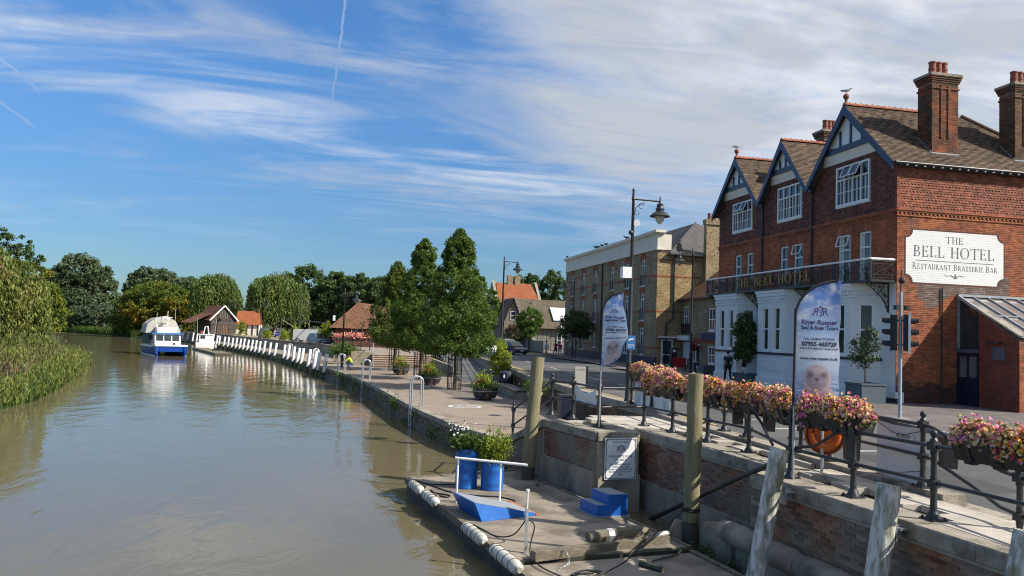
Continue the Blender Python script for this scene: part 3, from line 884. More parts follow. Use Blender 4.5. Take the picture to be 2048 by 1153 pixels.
# ------------------------------------------------------------ near quay wall
A0, A1, B0, B1 = (7.62, 19.95), (8.30, 13.6), (7.45, 13.6), (8.02, 5.6)
P0, P1, C1, D1 = (6.25, 19.2), (7.40, 19.3), (5.58, 22.03), (5.17, 25.5)
qw = thing('quay_wall', 'brick quay wall with stone coping and rounded stone course beside the pontoon', 'wall', (7.6, 14, WZ - .4))
core = [B1, B0, A1, A0, P1, P0, C1, (5.60, 23.0), (9.78, 23.0), (9.78, 5.6)]
inn = MB()
def inset(p, q, d):
 u = Vector((q[0] - p[0], q[1] - p[1])).normalized()
 return Vector((-u.y, u.x)) * d
MB().prism([(x, y, -2.6) for x, y in core], (0, 0, 2.36)).build('wall_core', 'mortar', qw)
near_bricks = []
stuff = MB()
def wall_run(p, q, zb, zt, objs=0, mi=0):
 L = math.dist(p, q)
 u = Vector(((q[0] - p[0]) / L, (q[1] - p[1]) / L, 0))
 n = Vector((u.y, -u.x, 0))          # outward for runs walked clockwise seen from above
 if n.dot(Vector((p[0] - 9, p[1] - 16, 0))) < 0: n = -n
 cs = courses(L, zt - zb)
 o = Vector((p[0], p[1], zb))
 cs.sort(key=lambda c: (c[0]))
 a, b = cs[:objs], cs[objs:]
 if a: brick_objects(qw, o, u, n, a, 'brick_piece')
 brick_panel(stuff, o, u, (0, 0, 1), n, b, d=.012, mi=mi)
wall_run(B1, B0, -1.12, -.22, 0)
wall_run(A1, A0, -1.27, -.22, 130)
wall_run(P1, P0, -1.05, -.22, 30)
wall_run(P0, C1, -1.0, -.22, 110)
wall_run(B0, A1, -1.1, -.22, 20)
stuff.build('brickwork', 'brick_quay', qw, kind='stuff')
low = MB()
def foot(p, q, zt, th, zb=-2.6, mi=0):
 L = math.dist(p, q); u = Vector(((q[0] - p[0]) / L, (q[1] - p[1]) / L, 0)); n = Vector((u.y, -u.x, 0))
 if n.dot(Vector((p[0] - 9, p[1] - 16, 0))) < 0: n = -n
 m = max(2, int(L / 1.4))
 for i in range(m):
  a = Vector((p[0], p[1], 0)) + u * L * i / m
  low.frame_box(a + Vector((0, 0, zb)) - n * .1, u * (L / m - .006), n * (th + .1 + random.uniform(0, .035)), (0, 0, zt - zb + random.uniform(-.02, .02)), mi)
foot(A1, A0, -1.27, .035)
foot(P1, P0, -1.06, .05)
foot(P0, C1, -1.0, .10)
foot((8.0, 5.6), (7.55, 15.0), -1.32, .30)
low.build('lower_wall', 'concrete', qw)
MB().frame_box((7.2, 13.9, -2.6), (.6, 0, 0), (0, 1.25, 0), (0, 0, 1.32)).build('ledge', 'concrete', qw)
for k in range(7):
 y0 = 14.35 - k * 1.2
 x0, x1 = 7.30 + (14.35 - y0) * .07, 7.30 + (14.35 - y0 + 1.17) * .07
 mb = MB()
 nn = 14
 pts = []
 for i in range(6):
  t = i / 5
  pts.append((lerp(x0, x1, t), y0 - 1.17 * t, -1.25 + random.uniform(-.008, .008)))
 mb.tube(pts, [.19, .215, .22, .22, .215, .19], 14)
 mb.build('rounded_stone', 'roll', qw, smooth=40)
def coping_run(p, q, z0, z1, w, over=.05, th=.22, step=.95, name='coping_stone', m='coping', parent=None, side=1, taper=0):
 """coping blocks along p-q, outer face over proud of the line"""
 L = math.dist(p, q); k = max(1, round(L / step))
 u = Vector(((q[0] - p[0]) / L, (q[1] - p[1]) / L, 0)); n = Vector((u.y, -u.x, 0)) * side
 for i in range(k):
  a, b = i / k, (i + 1) / k
  za, zb = lerp(z0, z1, a), lerp(z0, z1, b)
  e = Vector((p[0], p[1], za - th)) + u * (L * a + .004)
  du = u * (L / k - .008) + Vector((0, 0, zb - za))
  mb = MB()
  hgt = th + random.uniform(-.006, .006)
  sec = [e + n * over, e + n * over + Vector((0, 0, hgt - .02)), e + n * (over - .02) + Vector((0, 0, hgt)), e - n * w + Vector((0, 0, hgt)), e - n * w]
  mb.prism(sec, du)
  mb.build(name, m, parent)
coping_run(B1, B0, 0, 0, .62, parent=qw, side=-1)
coping_run(A1, A0, 0, 0, .55, parent=qw, side=-1)
coping_run(P1, P0, 0, 0, .6, step=.6, parent=qw, side=-1)
coping_run(P0, C1, 0, 0, .5, parent=qw, side=-1)
coping_run(C1, D1, 0, -1.02, .5, parent=qw, side=-1, step=.8)
flags = MB()
for i, y in enumerate(np.arange(5.8, 22.9, .62)):
 for j, x in enumerate(np.arange(6.2, 9.3, .74)):
  xo = x + (i % 2) * .3
  if y < 13.6 and xo < 8.1: continue
  if 13.5 < y < 19.7 and xo < 8.95 - (y - 13.6) * .11: continue
  if y > 19.6 and xo < 6.9: continue
  b = min(xo + .72, 9.30)
  if b - xo < .1: continue
  flags.box(xo, y, -.1, b, y + .605, .004 + random.uniform(-.002, .003))
flags.build('paving_stone', 'flag_stone', qw, kind='stuff')
coping_run((9.78, 22.95), (9.78, 11.0), .10, .10, .45, over=.0, th=.34, step=1.1, parent=qw, side=-1)
for (y0, y1, x1, z) in ((15.6, 17.6, 10.15, -.11), (15.4, 17.9, 10.5, -.22), (10.2, 11.4, 10.05, -.10), (9.4, 11.2, 10.3, -.22)):
 MB().box(9.3, y0, -.6, x1, y1, z).build('step_stone', 'coping', qw)
MB().box(8.1, 5.6, -.5, 9.78, 9.7, .002).build('paving_slab', 'flag_stone', qw)
sm = thing('stone_steps', 'flight of stone steps from the walkway down to the promenade beside the green timber pile', 'steps', (7.5, 24, PZ))
for k in range(6):
 MB().box(5.6 if k < 1 else 5.45, 23.0 + k * .38, -2.3, 9.58, 23.0 + (k + 1) * .38 - .004, -.02 - .18 * (k + .9)).build('step', 'flag_stone', sm)
MB().prism([(5.6, 22.0, -2.4), (5.6, 22.0, -.24), (5.2, 25.5, -1.24), (5.2, 25.5, -2.4)], (.34, .04, 0)).build('cheek_wall', 'brick_quay', sm)
rw = thing('retaining_wall', 'long low brick retaining wall with pale coping between promenade and street', 'wall', (9.7, 40, PZ))
mb = MB(); bs = MB()
runs = [(23.05, 30), (30, 43), (43, 52), (52, 76), (76, 94)]
for y0, y1 in runs:
 p, q = (interp(STW, y0), y0), (interp(STW, y1), y1)
 mb.prism([(p[0], y0, -1.6), (p[0] + .35, y0, -1.6), (p[0] + .35, y0, -.10), (p[0], y0, -.10)], (q[0] - p[0], y1 - y0, 0))
 if y0 < 52:
  L = math.dist(p, q); u = Vector(((q[0] - p[0]) / L, (q[1] - p[1]) / L, 0))
  brick_panel(bs, (p[0], y0, PZ), u, (0, 0, 1), (-u.y, u.x, 0), courses(L, 1.0), d=.014)
mb.build('wall_core', 'mortar', rw)
bs.build('brickwork', 'brick_brown', rw, kind='stuff')
for y0, y1 in runs:
 coping_run((interp(STW, y0), y0), (interp(STW, y1), y1), .12, .12, .42, over=.05, th=.22, step=1.3 if y0 < 50 else 2.4, parent=rw, side=-1)
tw = thing('terrace_wall', 'grey concrete terrace wall along the promenade below the car park', 'wall', (-4, 100, PZ))
mb = MB()
tp = [(79, 1.7), (92, -1), (104, -3.6), (113, -7.2), (122, -11), (150, -20.5), (175, -30), (200, -42)]
for (y0, a), (y1, b) in zip(tp, tp[1:]):
 mb.prism([(a, y0, -1.8), (a + .3, y0, -1.8), (a + .3, y0, .12), (a, y0, .12)], (b - a, y1 - y0, 0))
mb.build('wall_face', 'concrete', tw)
mb = MB()
for (y0, a), (y1, b) in zip(tp, tp[1:]):
 mb.prism([(a - .05, y0, .12), (a + .36, y0, .12), (a + .36, y0, .20), (a - .05, y0, .20)], (b - a, y1 - y0, 0))
mb.build('wall_cap', 'coping', tw)
bsx = thing('broad_steps', 'broad flight of brick steps rising from the promenade to the terrace behind the trees', 'steps', (5, 74, PZ))
for k in range(6):
 MB().box(2.15, 73.2 + k * .45, PZ - .3, 7.85, 76.1, PZ + .183 * (k + 1) - .008).build('step', 'flag_stone', bsx)
 MB().box(2.15, 73.186 + k * .45, PZ + .183 * k, 7.85, 73.2 + k * .45, PZ + .183 * (k + 1) - .05).build('riser', 'brick_brown', bsx)
MB().box(.2, 76.0, -1.7, 2.12, 79.6, .14).build('cheek_wall', 'concrete', bsx)
MB().box(7.85, 60, -1.7, 8.15, 79.0, -.30).build('cheek_wall', 'concrete', bsx)
pq = thing('promenade_quay', 'rough stone quay face with pale edging stones and hanging weeds along the promenade', 'quay', (2, 45, WZ - .4))
mb = MB()
ey = [25.4, 30, 36, 45, 54, 62, 70, 85, 100, 119, 148, 175, 200, 225]
for y0, y1 in zip(ey, ey[1:]):
 k = max(2, int((y1 - y0) / 1.2))
 for i in range(k):
  ya, yb = lerp(y0, y1, i / k), lerp(y0, y1, (i + 1) / k)
  xa, xb = interp(EDGE, ya), interp(EDGE, yb)
  mb.quad((xb + .06, yb, PZ - .06), (xa + .06, ya, PZ - .06), (xa - .02, ya, -2.4), (xb - .02, yb, -2.4))
mb.build('rubble_face', 'rubble', pq)
mb = MB()
for i in range(520):
 y = 25.6 + 40 * random.random() ** 1.5
 x = interp(EDGE, y)
 z = random.uniform(-2.05, PZ - .14)
 w, h = random.uniform(.14, .34), random.uniform(.08, .17)
 u = Vector((interp(EDGE, y + .2) - x, .2, 0)).normalized()
 c = Vector((x + .03, y, z))
 P = [c + u * a * w + Vector((0, 0, b * h)) for a, b in ((-.5, -.4), (.4, -.5), (.5, .4), (-.4, .5))]
 nn = Vector((-u.y, u.x, 0))
 Q = [p * .82 + c * .18 + nn * random.uniform(.03, .07) for p in P]
 mb.add(P + Q, [(4, 5, 6, 7), (0, 1, 5, 4), (1, 2, 6, 5), (2, 3, 7, 6), (3, 0, 4, 7)])
mb.build('rubble_stone', 'rubble', pq, kind='stuff')
y = 25.5
while y < 150:
 st_ = 1.1 if y < 62 else (2.2 if y < 100 else 5)
 coping_run((interp(EDGE, y) + .0, y), (interp(EDGE, y + st_), y + st_), PZ + .01, PZ + .01, .36, over=.04, th=.2, step=9, name='edging_stone', parent=pq, side=-1)
 y += st_
def weed_patch(P, size, name, material, parent, **kw):
 V, Fq = leaf_quads(np.asarray(P), size, aspect=.4)
 return npmesh(name, V, Fq, material, parent, kind='stuff', **kw)
P = []
for i in range(46):
 y = 26 + 46 * rng.random() ** 1.2
 n = int(rng.integers(30, 90))
 c = np.array([interp(EDGE, y) - .06, y, rng.uniform(-1.95, PZ - .1)])
 P.append(c + rng.normal(size=(n, 3)) * (.12, .30, .16))
for i in range(60):
 y = 70 + 75 * rng.random()
 P.append(np.array([interp(EDGE, y) - .2, y, -1.75]) + rng.normal(size=(40, 3)) * (.2, .5, .22))
weed_patch(np.concatenate(P), .13, 'hanging_weeds', 'green_leaf', pq)
# ============================================================ near railings
def post_mesh(h=1.2):
 mb = MB()
 mb.box(-.13, -.13, 0, .13, .13, .025)
 for sx in (-1, 1):
  for sy in (-1, 1):
   mb.tube([(sx * .10, sy * .10, .02), (sx * .10, sy * .10, .05)], .02, 6)
 mb.lathe((0, 0, .02), [(.105, 0), (.095, .03), (.06, .10), (.048, .13), (.055, .15), (.048, .17), (.042, .36), (.05, .38), (.05, .42), (.045, .44)], 12)
 mb.box(-.062, -.062, .45, .062, .062, .56)
 mb.lathe((0, 0, .56), [(.045, 0), (.05, .02), (.042, .05), (.040, .34), (.05, .36), (.05, .40), (.045, .42)], 12)
 mb.box(-.065, -.065, .97, .065, .065, 1.09)
 mb.lathe((0, 0, 1.09), [(.06, 0), (.055, .03), (.03, .05), (.028, .065), (.045, .085), (.052, .115), (.045, .145), (.02, .165), (.004, .17)], 12)
 return mb.mesh('post', 'iron', smooth=50)
PM = post_mesh()
def add_post(parent, x, y, z, rz=0.0):
 o = bpy.data.objects.new('post', PM); COL.objects.link(o)
 o.parent = parent; o.location = Vector((x, y, z)) - Vector(ORG[parent.name]); o.rotation_euler = (0, 0, rz)
 return o
def rails(parent, nodes, hs=(.52, 1.03), r=.030):
 for h in hs:
  for a, b in zip(nodes, nodes[1:]):
   MB().tube([(a[0], a[1], a[2] + h), (b[0], b[1], b[2] + h)], r, 8).build('rail', 'iron', parent, smooth=50)
rr = thing('railing', 'black iron river railing with ball-topped posts along the brick quay wall, nearer the water', 'railing', (8, 14, 0))
RN = [(6.02, 23.0, 0), (6.42, 22.1, 0), (6.62, 20.25, 0), (8.02, 20.6, 0), (8.28, 19.25, 0), (8.42, 17.5, 0), (8.62, 15.9, 0), (7.84, 12.95, 0), (7.98, 11.35, 0), (8.16, 9.8, 0), (8.34, 7.6, 0), (8.5, 5.8, 0)]
for p in RN: add_post(rr, *p, rz=rd(5))
rails(rr, RN)
add_post(rr, 5.36, 25.35, PZ)
rails(rr, [(6.02, 23.0, 0), (5.36, 25.35, PZ)])
MB().tube([(7.86, 12.9, .55), (7.9, 12.3, .66), (7.95, 11.8, .94), (7.98, 11.4, 1.04)], .028, 8).build('brace', 'iron', rr, smooth=50)
MB().tube([(8.62, 15.85, .98), (8.4, 15.0, .75), (8.15, 14.1, .42)], .028, 8).build('brace', 'iron', rr, smooth=50)
rr2 = thing('railing', 'black iron street-side railing behind the walkway, carrying the white banners', 'railing', (9.5, 16, .1))
RB = [(9.72, 26.2, .12), (9.70, 24.3, .12), (9.62, 22.4, .10), (9.58, 20.5, .10), (9.55, 18.9, .10), (9.52, 17.7, .10)]
RC = [(9.50, 15.3, .10), (9.50, 14.25, .10), (9.45, 11.6, .10)]
for p in RB + RC: add_post(rr2, *p, rz=rd(3))
rails(rr2, RB); rails(rr2, RC)
add_post(rr2, 9.0, 9.2, -.33)
for h in (.52, 1.03):
 MB().tube([(9.45, 11.6, .10 + h), (9.4, 11.3, .08 + h), (9.2, 10.2, -.16 + h), (9.08, 9.6, -.31 + h), (9.0, 9.2, -.33 + h), (8.8, 7.0, -.35 + h)], .03, 8).build('rail', 'iron', rr2, smooth=50)
# ------------------------------------------------------------ flower troughs on the rails
FLOW = [(.86, .24, .36), (.80, .15, .32), (.88, .46, .38), (.86, .32, .40), (.88, .66, .32), (.86, .76, .30), (.86, .38, .24), (.86, .44, .46), (.88, .78, .48), (.72, .12, .36), (.86, .52, .24), (.84, .70, .20), (.80, .16, .16), (.84, .58, .36)]
M['petal'] = palette('petunia_petals', FLOW, rough=.6, trans=.42, patch=.45, pscale=2.4)
M['petal_warm'] = palette('orange_petals', [(.85, .26, .015), (.82, .34, .03), (.85, .45, .04), (.80, .20, .02), (.84, .55, .10)], rough=.6, trans=.25)
M['petal_purple'] = palette('purple_petals', [(.40, .10, .36), (.62, .20, .46), (.74, .36, .54), (.66, .16, .42), (.80, .48, .52)], rough=.6, trans=.25)
M['trough_leaf'] = mat('trough_leaf', (.12, .16, .028), (.21, .20, .05), rough=.6, scale=3, island=.35, trans=.3)
def blooms(P, Nrm, size):
 n = len(P)
 Nrm = Nrm / np.linalg.norm(Nrm, axis=1)[:, None]
 a = np.cross(Nrm, rng.normal(size=(n, 3))); a /= np.linalg.norm(a, axis=1)[:, None]
 b = np.cross(Nrm, a)
 s = (size * (.75 + .5 * rng.random(n)))[:, None]
 V = [P - Nrm * s * .35]
 for k in range(10):
  t = 2 * PI * k / 10
  r = s * (.56 if k % 2 == 0 else .44)
  V.append(P + (a * math.cos(t) + b * math.sin(t)) * r)
 V = np.stack(V, 1).reshape(-1, 3)
 base = np.arange(n)[:, None] * 11
 Fc = np.concatenate([np.concatenate([base, base + 1 + k, base + 1 + (k + 1) % 10], 1) for k in range(10)])
 return V, Fc
def trough(p, q, z, label, density=1.0, fs=.062, spill=.16, h=.42, mixw=(.84, .09, .07), first=None):
 """a black trough hung between p and q, full of petunias"""
 p, q = Vector((p[0], p[1], 0)), Vector((q[0], q[1], 0))
 L = (q - p).length; u = (q - p).normalized(); n = Vector((u.y, -u.x, 0))
 if n.dot(Vector((-p.x, -p.y, 0))) < 0: n = -n
 t = thing('flower_trough', label, 'flower trough', (p + q) / 2 + Vector((0, 0, z)), 'flower troughs hung along the railings')
 mb = MB()
 z0, z1 = z, z + .26
 def pt(a, d, zz): return p + u * a + n * d + Vector((0, 0, zz))
 e = .05
 sec = lambda a: [pt(a, .13, z0), pt(a, .23, z1), pt(a, .20, z1), pt(a, .115, z0 + .03), pt(a, -.115, z0 + .03), pt(a, -.20, z1), pt(a, -.23, z1), pt(a, -.13, z0)]
 mb.prism(sec(e), u * (L - 2 * e))
 for a in (e, L - e - .012):
  mb.prism([pt(a, .13, z0), pt(a, .23, z1), pt(a, -.23, z1), pt(a, -.13, z0)], u * .012)
 for a in np.linspace(.2, L - .3, 4):            # moulded foot notches
  mb.prism([pt(a, .145, z0 - .035), pt(a, .165, z0 + .05), pt(a, .05, z0 + .05), pt(a, .05, z0 - .035)], u * .14)
 mb.build('trough', 'plastic_black', t)
 for a in (.3, L - .3):
  br = MB(); br.bar(pt(a, -.2, z0 - .02), pt(a, .2, z0 - .02), .04, .012)
  br.bar(pt(a, .24, z1 + .01), pt(a, .14, z0 - .02), .04, .012)
  br.build('bracket', 'iron', t)
 MB().frame_box(pt(.06, -.19, z1 - .06), u * (L - .12), n * .38, (0, 0, .03)).build('soil', 'soil', t)
 nb = int(760 * L * density)
 uu = rng.random(nb) * (L + .1) - .05
 th = rng.random(nb) * PI * .98 + PI * .01
 prof = .75 + .25 * np.sin(uu * 3.1 + p.x) * np.sin(uu * 1.7 + 2)
 endf = np.clip(np.minimum(uu + .12, L + .12 - uu) / .28, .25, 1) ** .6
 rad = (.80 + .2 * rng.random(nb)) * prof * endf
 d = np.cos(th) * (.27 + spill * .25) * rad
 zz = z1 - .02 + np.sin(th) * h * rad
 front = np.cos(th) > .35
 zz = np.where(front, zz - rng.random(nb) ** 2.5 * spill * (.35 + 1.1 * np.clip(np.sin(uu * 5.2 + p.y * 3), 0, 1)), zz)
 P = np.array(p)[None] + np.outer(uu, np.array(u)) + np.outer(d, np.array(n)); P[:, 2] = zz
 P += rng.normal(size=P.shape) * .022
 st_ = rng.random(nb) < .07
 P[st_] += np.stack([np.zeros(st_.sum()), np.zeros(st_.sum()), .03 + .09 * rng.random(st_.sum())], 1)
 Nn = np.outer(np.cos(th), np.array(n)); Nn[:, 2] = np.sin(th) * .8 + .15
 Nn += rng.normal(size=Nn.shape) * .45
 ph = (np.sin(uu * 4.3 + p.y * 2) + rng.normal(size=nb) * .7)
 lim = np.quantile(ph, [mixw[1], 1 - mixw[2]])
 ki = np.where(ph < lim[0], 1, np.where(ph > lim[1], 2, 0))
 for i, mname in enumerate(('petal', 'petal_warm', 'petal_purple')):
  s = ki == i
  if s.sum() > 3:
   Vv, Ff = blooms(P[s], Nn[s], fs)
   npmesh('blooms', Vv, Ff, mname, t, kind='stuff')
 nl = int(nb * 1.25)
 ix = rng.integers(0, nb, nl)
 PL = P[ix] - Nn[ix] * .055 + rng.normal(size=(nl, 3)) * .045
 Vv, Ff = leaf_quads(PL, .062, aspect=.6)
 npmesh('foliage', Vv, Ff, 'trough_leaf', t, kind='stuff')
 return t
trough((9.72, 26.15), (9.70, 24.5), .98, 'flower trough of pink petunias on the street-side railing, the one farthest from the camera', .8, spill=.2, h=.48)
trough((9.70, 24.3), (9.60, 22.4), .98, 'flower trough of pink and cream petunias on the street-side railing above the faded banner', .8, h=.42)
trough((8.02, 20.45), (8.30, 18.55), .90, 'flower trough overflowing with pink and yellow petunias, left of the tall bare timber pile', .9, h=.50, spill=.24)
trough((8.32, 18.4), (8.48, 16.75), .90, 'flower trough of cream and pink petunias directly behind the tall bare timber pile', .9, h=.48, spill=.26)
trough((8.50, 16.6), (8.60, 14.95), .90, 'flower trough with orange trailing blooms just right of the tall bare timber pile', .9, mixw=(.66, .26, .08), h=.44, spill=.24)
trough((8.52, 14.9), (8.06, 13.2), .92, 'flower trough of pale pink petunias ending at the pole of the large feather flag', .95, h=.44, mixw=(.80, .13, .07))
trough((7.98, 12.75), (8.12, 11.2), .98, 'flower trough with magenta blooms at its right end above the orange lifebuoy case', 1.0, h=.36, mixw=(.86, .04, .10))
trough((8.20, 9.35), (8.36, 7.55), .93, 'flower trough with purple-eyed and orange petunias, the nearest one, right of the white banner', 1.15, h=.34, spill=.16, mixw=(.77, .09, .14), fs=.055)
for x, y, z, lab in ((8.50, 16.2, .58, 'black plastic box strapped to the railing under the cream petunia trough'), (8.58, 15.0, .58, 'black plastic box strapped to the railing under the orange trailing blooms'),
      (8.22, 11.75, .52, 'black plastic box on the railing beside the orange lifebuoy case'), (9.42, 11.0, .52, 'black plastic box on the railing post right of the white banner')):
 b = MB()
 b.prism([(-.10, -.11, 0), (.10, -.11, 0), (.12, -.13, .46), (-.12, -.13, .46)], (0, .22, 0))
 o = b.build('hanging_box', 'plastic_black', None, org=(0, 0, 0))
 MB().box(-.13, -.14, .46, .13, .12, .49).build('lid', 'iron', o)
 place(o, (x, y, z), rd(-20)); props(o, lab, 'box', 'black boxes hung on the railings')
# ------------------------------------------------------------ banners, lifebuoy, safety sign
def banner(name, p, q, z0, z1, label, cat='banner'):
 p, q = Vector(p), Vector(q)
 u = (q - p).normalized(); n = Vector((u.y, -u.x, 0))
 if n.dot(-p) < 0: n = -n
 L = (q - p).length
 def fn(a, b):
  s = .012 * math.sin(a * 9 + b * 4) + .010 * math.sin(b * 11 + a * 3)
  return p + u * (L * a) + n * (s - .065) + Vector((0, 0, lerp(z0, z1, b) - .03 * math.sin(a * PI) * b))
 mb = MB(); mb.grid(fn, 26, 16)
 o = mb.build(name, 'vinyl', None, org=tuple(p + Vector((0, 0, z0))), smooth=60)
 props(o, label, cat)
 return o, fn, n
o, fn, n = banner('banner', (9.52, 12.95, 0), (9.46, 11.65, 0), .06, 1.06, 'plain white vinyl banner on the railing with a small NO ENTRY card')
cd = MB()
g2 = lambda x, y: fn(x, y) + n * .02
cd.quad(g2(.40, .76), g2(.78, .76), g2(.78, .88), g2(.40, .88), 0)
for a, b, c in (((.40, .76), (.78, .88), 0),): pass
text_on(cd, 'NO ENTRY', .065, lambda x, y: g2(.59 + x, .79 + y) + n * .004, 0, 0, bold=.01, mi=1, width=.30)
cd.build('card', ['white', 'ink_black'], o)
tie = MB()
tie.tube([fn(0, .98) + n * .02, fn(.02, .97) + n * .03, fn(.4, .86) + n * .04, fn(.62, .86) + n * .04, fn(1.02, .96) + n * .03], .006, 5)
tie.tube([(7.98, 11.4, .30), (8.6, 11.6, .33), fn(.95, .28) + n * .04], .008, 5)
tie.build('tie_cord', 'rope', o)
o, fn, n = banner('banner', (9.74, 26.1, 0), (9.62, 22.6, 0), .10, .90, 'faded white banner with worn pale blue print under the far flower troughs')
fd = MB()
M['faded'] = mat('faded_print', (.50, .60, .66), (.66, .71, .73), rough=.5, scale=5)
g2 = lambda x, y: fn(x, y) + n * .012
for a, b, c, d in ((.05, .1, .16, .5), (.75, .12, .9, .55), (.30, .62, .62, .80)):
 for i in range(5):
  x0 = lerp(a, c, i / 5); x1 = lerp(a, c, (i + .8) / 5)
  fd.poly([g2(x0, b), g2(x1, b), g2(x1, lerp(b, d, .4 + .6 * random.random())), g2(x0, lerp(b, d, .3 + .7 * random.random()))])
fd.build('faded_print', 'faded', o, kind='stuff')
lb = thing('lifebuoy_case', 'big orange lifebuoy case on a grey post behind the railing', 'lifebuoy', (9.0, 13.7, -.1))
ux, nx = Vector((.86, -.50, 0)), Vector((-.50, -.86, 0))
c0 = Vector((9.0, 13.7, .69))
def dshape(r, dy=0):
 pts = [(r * math.cos(t), r * math.sin(t) + dy) for t in np.linspace(PI, 2 * PI, 19)]
 return pts + [(r, .30), (-r, .30)]
L3 = lambda x, y, d: c0 + ux * x + Vector((0, 0, y)) + nx * d
mb = MB()
mb.prism([L3(x, y, 0) for x, y in dshape(.37)], nx * .16)
mb.build('case', 'orange', lb)
mb = MB()
for r in (.32, .21):
 pts = [L3(r * math.cos(t), r * math.sin(t) * 1.05, .165) for t in np.linspace(PI * .86, PI * 2.14, 22)]
 mb.tube(pts, .013, 6)
mb.build('groove', 'dark', lb)
mb = MB(); mb.tube([L3(.24 * math.cos(t), .24 * math.sin(t) + .02, .17) for t in np.linspace(PI, 2 * PI, 16)], .06, 8); mb.build('ring', 'orange', lb, smooth=50)
MB().frame_box(L3(.20, .12, .17), ux * .16, nx * .008, (0, 0, .10)).build('label_plate', 'yellow_line', lb)
MB().tube([L3(-.05, .3, .19), L3(-.05, -.75, .19)], .03, 8).build('post', 'steel', lb)
sg = thing('safety_sign', 'white safety board reading YOUR SAFETY IS OUR PRIORITY fixed to the brick wall corner', 'sign', (6.84, 19.15, -.65))
so_ = Vector((6.42, 19.10, -1.17)); su = Vector((.995, .10, 0)).normalized(); sn = Vector((su.y, -su.x, 0))
SW, SH = .86, 1.03
pf = lambda x, y: so_ + su * x + Vector((0, 0, y))
mb = MB(); mb.frame_box(so_ - sn * .0, su * SW, sn * .025, (0, 0, SH)); mb.build('board', 'white', sg)
mb = MB()
for a, b, c, d in ((.02, .02, SW - .02, .035), (.02, SH - .035, SW - .02, SH - .02), (.02, .035, .035, SH - .035), (SW - .035, .035, SW - .02, SH - .035)):
 mb.frame_box(pf(a, b) + sn * .025, su * (c - a), sn * .003, (0, 0, d - b))
for a in (.05, SW - .05):
 for b in (.06, SH * .5, SH - .06):
  mb.lathe(pf(a, b) + sn * .025, [(.012, 0), (.010, .008)], 8, axis=sn)
mb.build('border', 'ink_navy', sg)
def emblem(mb, fn, cx, cy, s, mi=0):
 """mirrored R, leaping seal, R"""
 for flip, dx in ((True, -.62), (False, .62)):
  vs, fs, w = text2d('R', .0, .9)
  mb.add([fn(cx + (dx + ((w - x) if flip else x) - w / 2 + .12 * (y - .5) * (1 if flip else -1)) * s, cy + y * s) for x, y in vs], fs, mi)
 sp = [(-.12, 1.15), (.08, 1.2), (.20, 1.02), (.22, .6), (.14, .2), (.26, -.1), (.05, 0), (-.14, -.12), (-.04, .2), (-.14, .55), (-.18, .9)]
 n = len(sp)
 inn = [(x * .72, y * .78 + .1) for x, y in sp]
 mb.add([fn(cx + x * s, cy + y * s) for x, y in sp + inn], [(i, (i + 1) % n, n + (i + 1) % n, n + i) for i in range(n)], mi)
tf = lambda x, y: pf(x, y) + sn * .027
mb = MB(); emblem(mb, tf, SW / 2, .69, .14); mb.build('emblem', 'ink_navy', sg)
def line(t_, m, *a, **k):
 q_ = MB(); text_on(q_, *a, **k); return q_.build('lettering', m, t_)
line(sg, 'ink_navy', 'RIVER RUNNER', .04, tf, SW / 2, .91, width=.42)
line(sg, 'ink_navy', 'YOUR SAFETY IS OUR', .055, tf, SW / 2, .545, bold=.008, width=.66)
line(sg, 'ink_navy', 'PRIORITY', .055, tf, SW / 2, .455, bold=.008, width=.30)
for i, (s, w) in enumerate((('LIFE JACKETS MUST BE', .55), ('WORN AT ALL TIMES', .47), ('PLEASE USE THE HAND RAIL', .66), ('PROVIDED AND TAKE YOUR', .63), ('TIME', .11))):
 line(sg, 'ink_navy', s, .036, tf, SW / 2, .355 - i * .062, bold=.012, width=w)
# ------------------------------------------------------------ feather flags
mfl, ntf, nf, lf, bf = newmat('flag_print')
bf.inputs['Roughness'].default_value = .7
uvn = N(nf, 'ShaderNodeUVMap', uv_map='flag')
sx = N(nf, 'ShaderNodeSeparateXYZ'); lf.new(uvn.outputs[0], sx.inputs[0])
crf = N(nf, 'ShaderNodeValToRGB')
for i, (p_, c) in enumerate([(0, (.07, .16, .42)), (.13, (.20, .34, .58)), (.30, (.50, .60, .76)), (.46, (.62, .69, .80)), (.60, (.36, .52, .80)), (.72, (.42, .56, .84)), (.86, (.17, .32, .72)), (1, (.12, .25, .66))]):
 e = crf.color_ramp.elements[i] if i < 2 else crf.color_ramp.elements.new(p_)
 e.position = p_; e.color = c4(c)
lf.new(sx.outputs[1], crf.inputs[0])
def fnoise(sc, st, lo, hi):
 mp = N(nf, 'ShaderNodeMapping'); mp.inputs['Scale'].default_value = st; lf.new(uvn.outputs[0], mp.inputs[0])
 t = N(nf, 'ShaderNodeTexNoise'); t.inputs['Scale'].default_value = sc; t.inputs['Detail'].default_value = 5; lf.new(mp.outputs[0], t.inputs['Vector'])
 r = N(nf, 'ShaderNodeMapRange'); r.inputs[1].default_value = lo; r.inputs[2].default_value = hi; lf.new(t.outputs['Fac'], r.inputs[0])
 return r.outputs[0]
def fmask(a, b):
 r = N(nf, 'ShaderNodeMapRange', interpolation_type='SMOOTHSTEP'); r.inputs[1].default_value = a; r.inputs[2].default_value = b; lf.new(sx.outputs[1], r.inputs[0]); return r.outputs[0]
def fmul(a, b):
 t = N(nf, 'ShaderNodeMath', operation='MULTIPLY'); lf.new(a, t.inputs[0]); lf.new(b, t.inputs[1]); return t.outputs[0]
def fmixc(a, f, c):
 t = N(nf, 'ShaderNodeMix', data_type='RGBA'); lf.new(f, t.inputs['Factor']); lf.new(a, t.inputs['A']); t.inputs['B'].default_value = c4(c); return t.outputs['Result']
colf = crf.outputs[0]
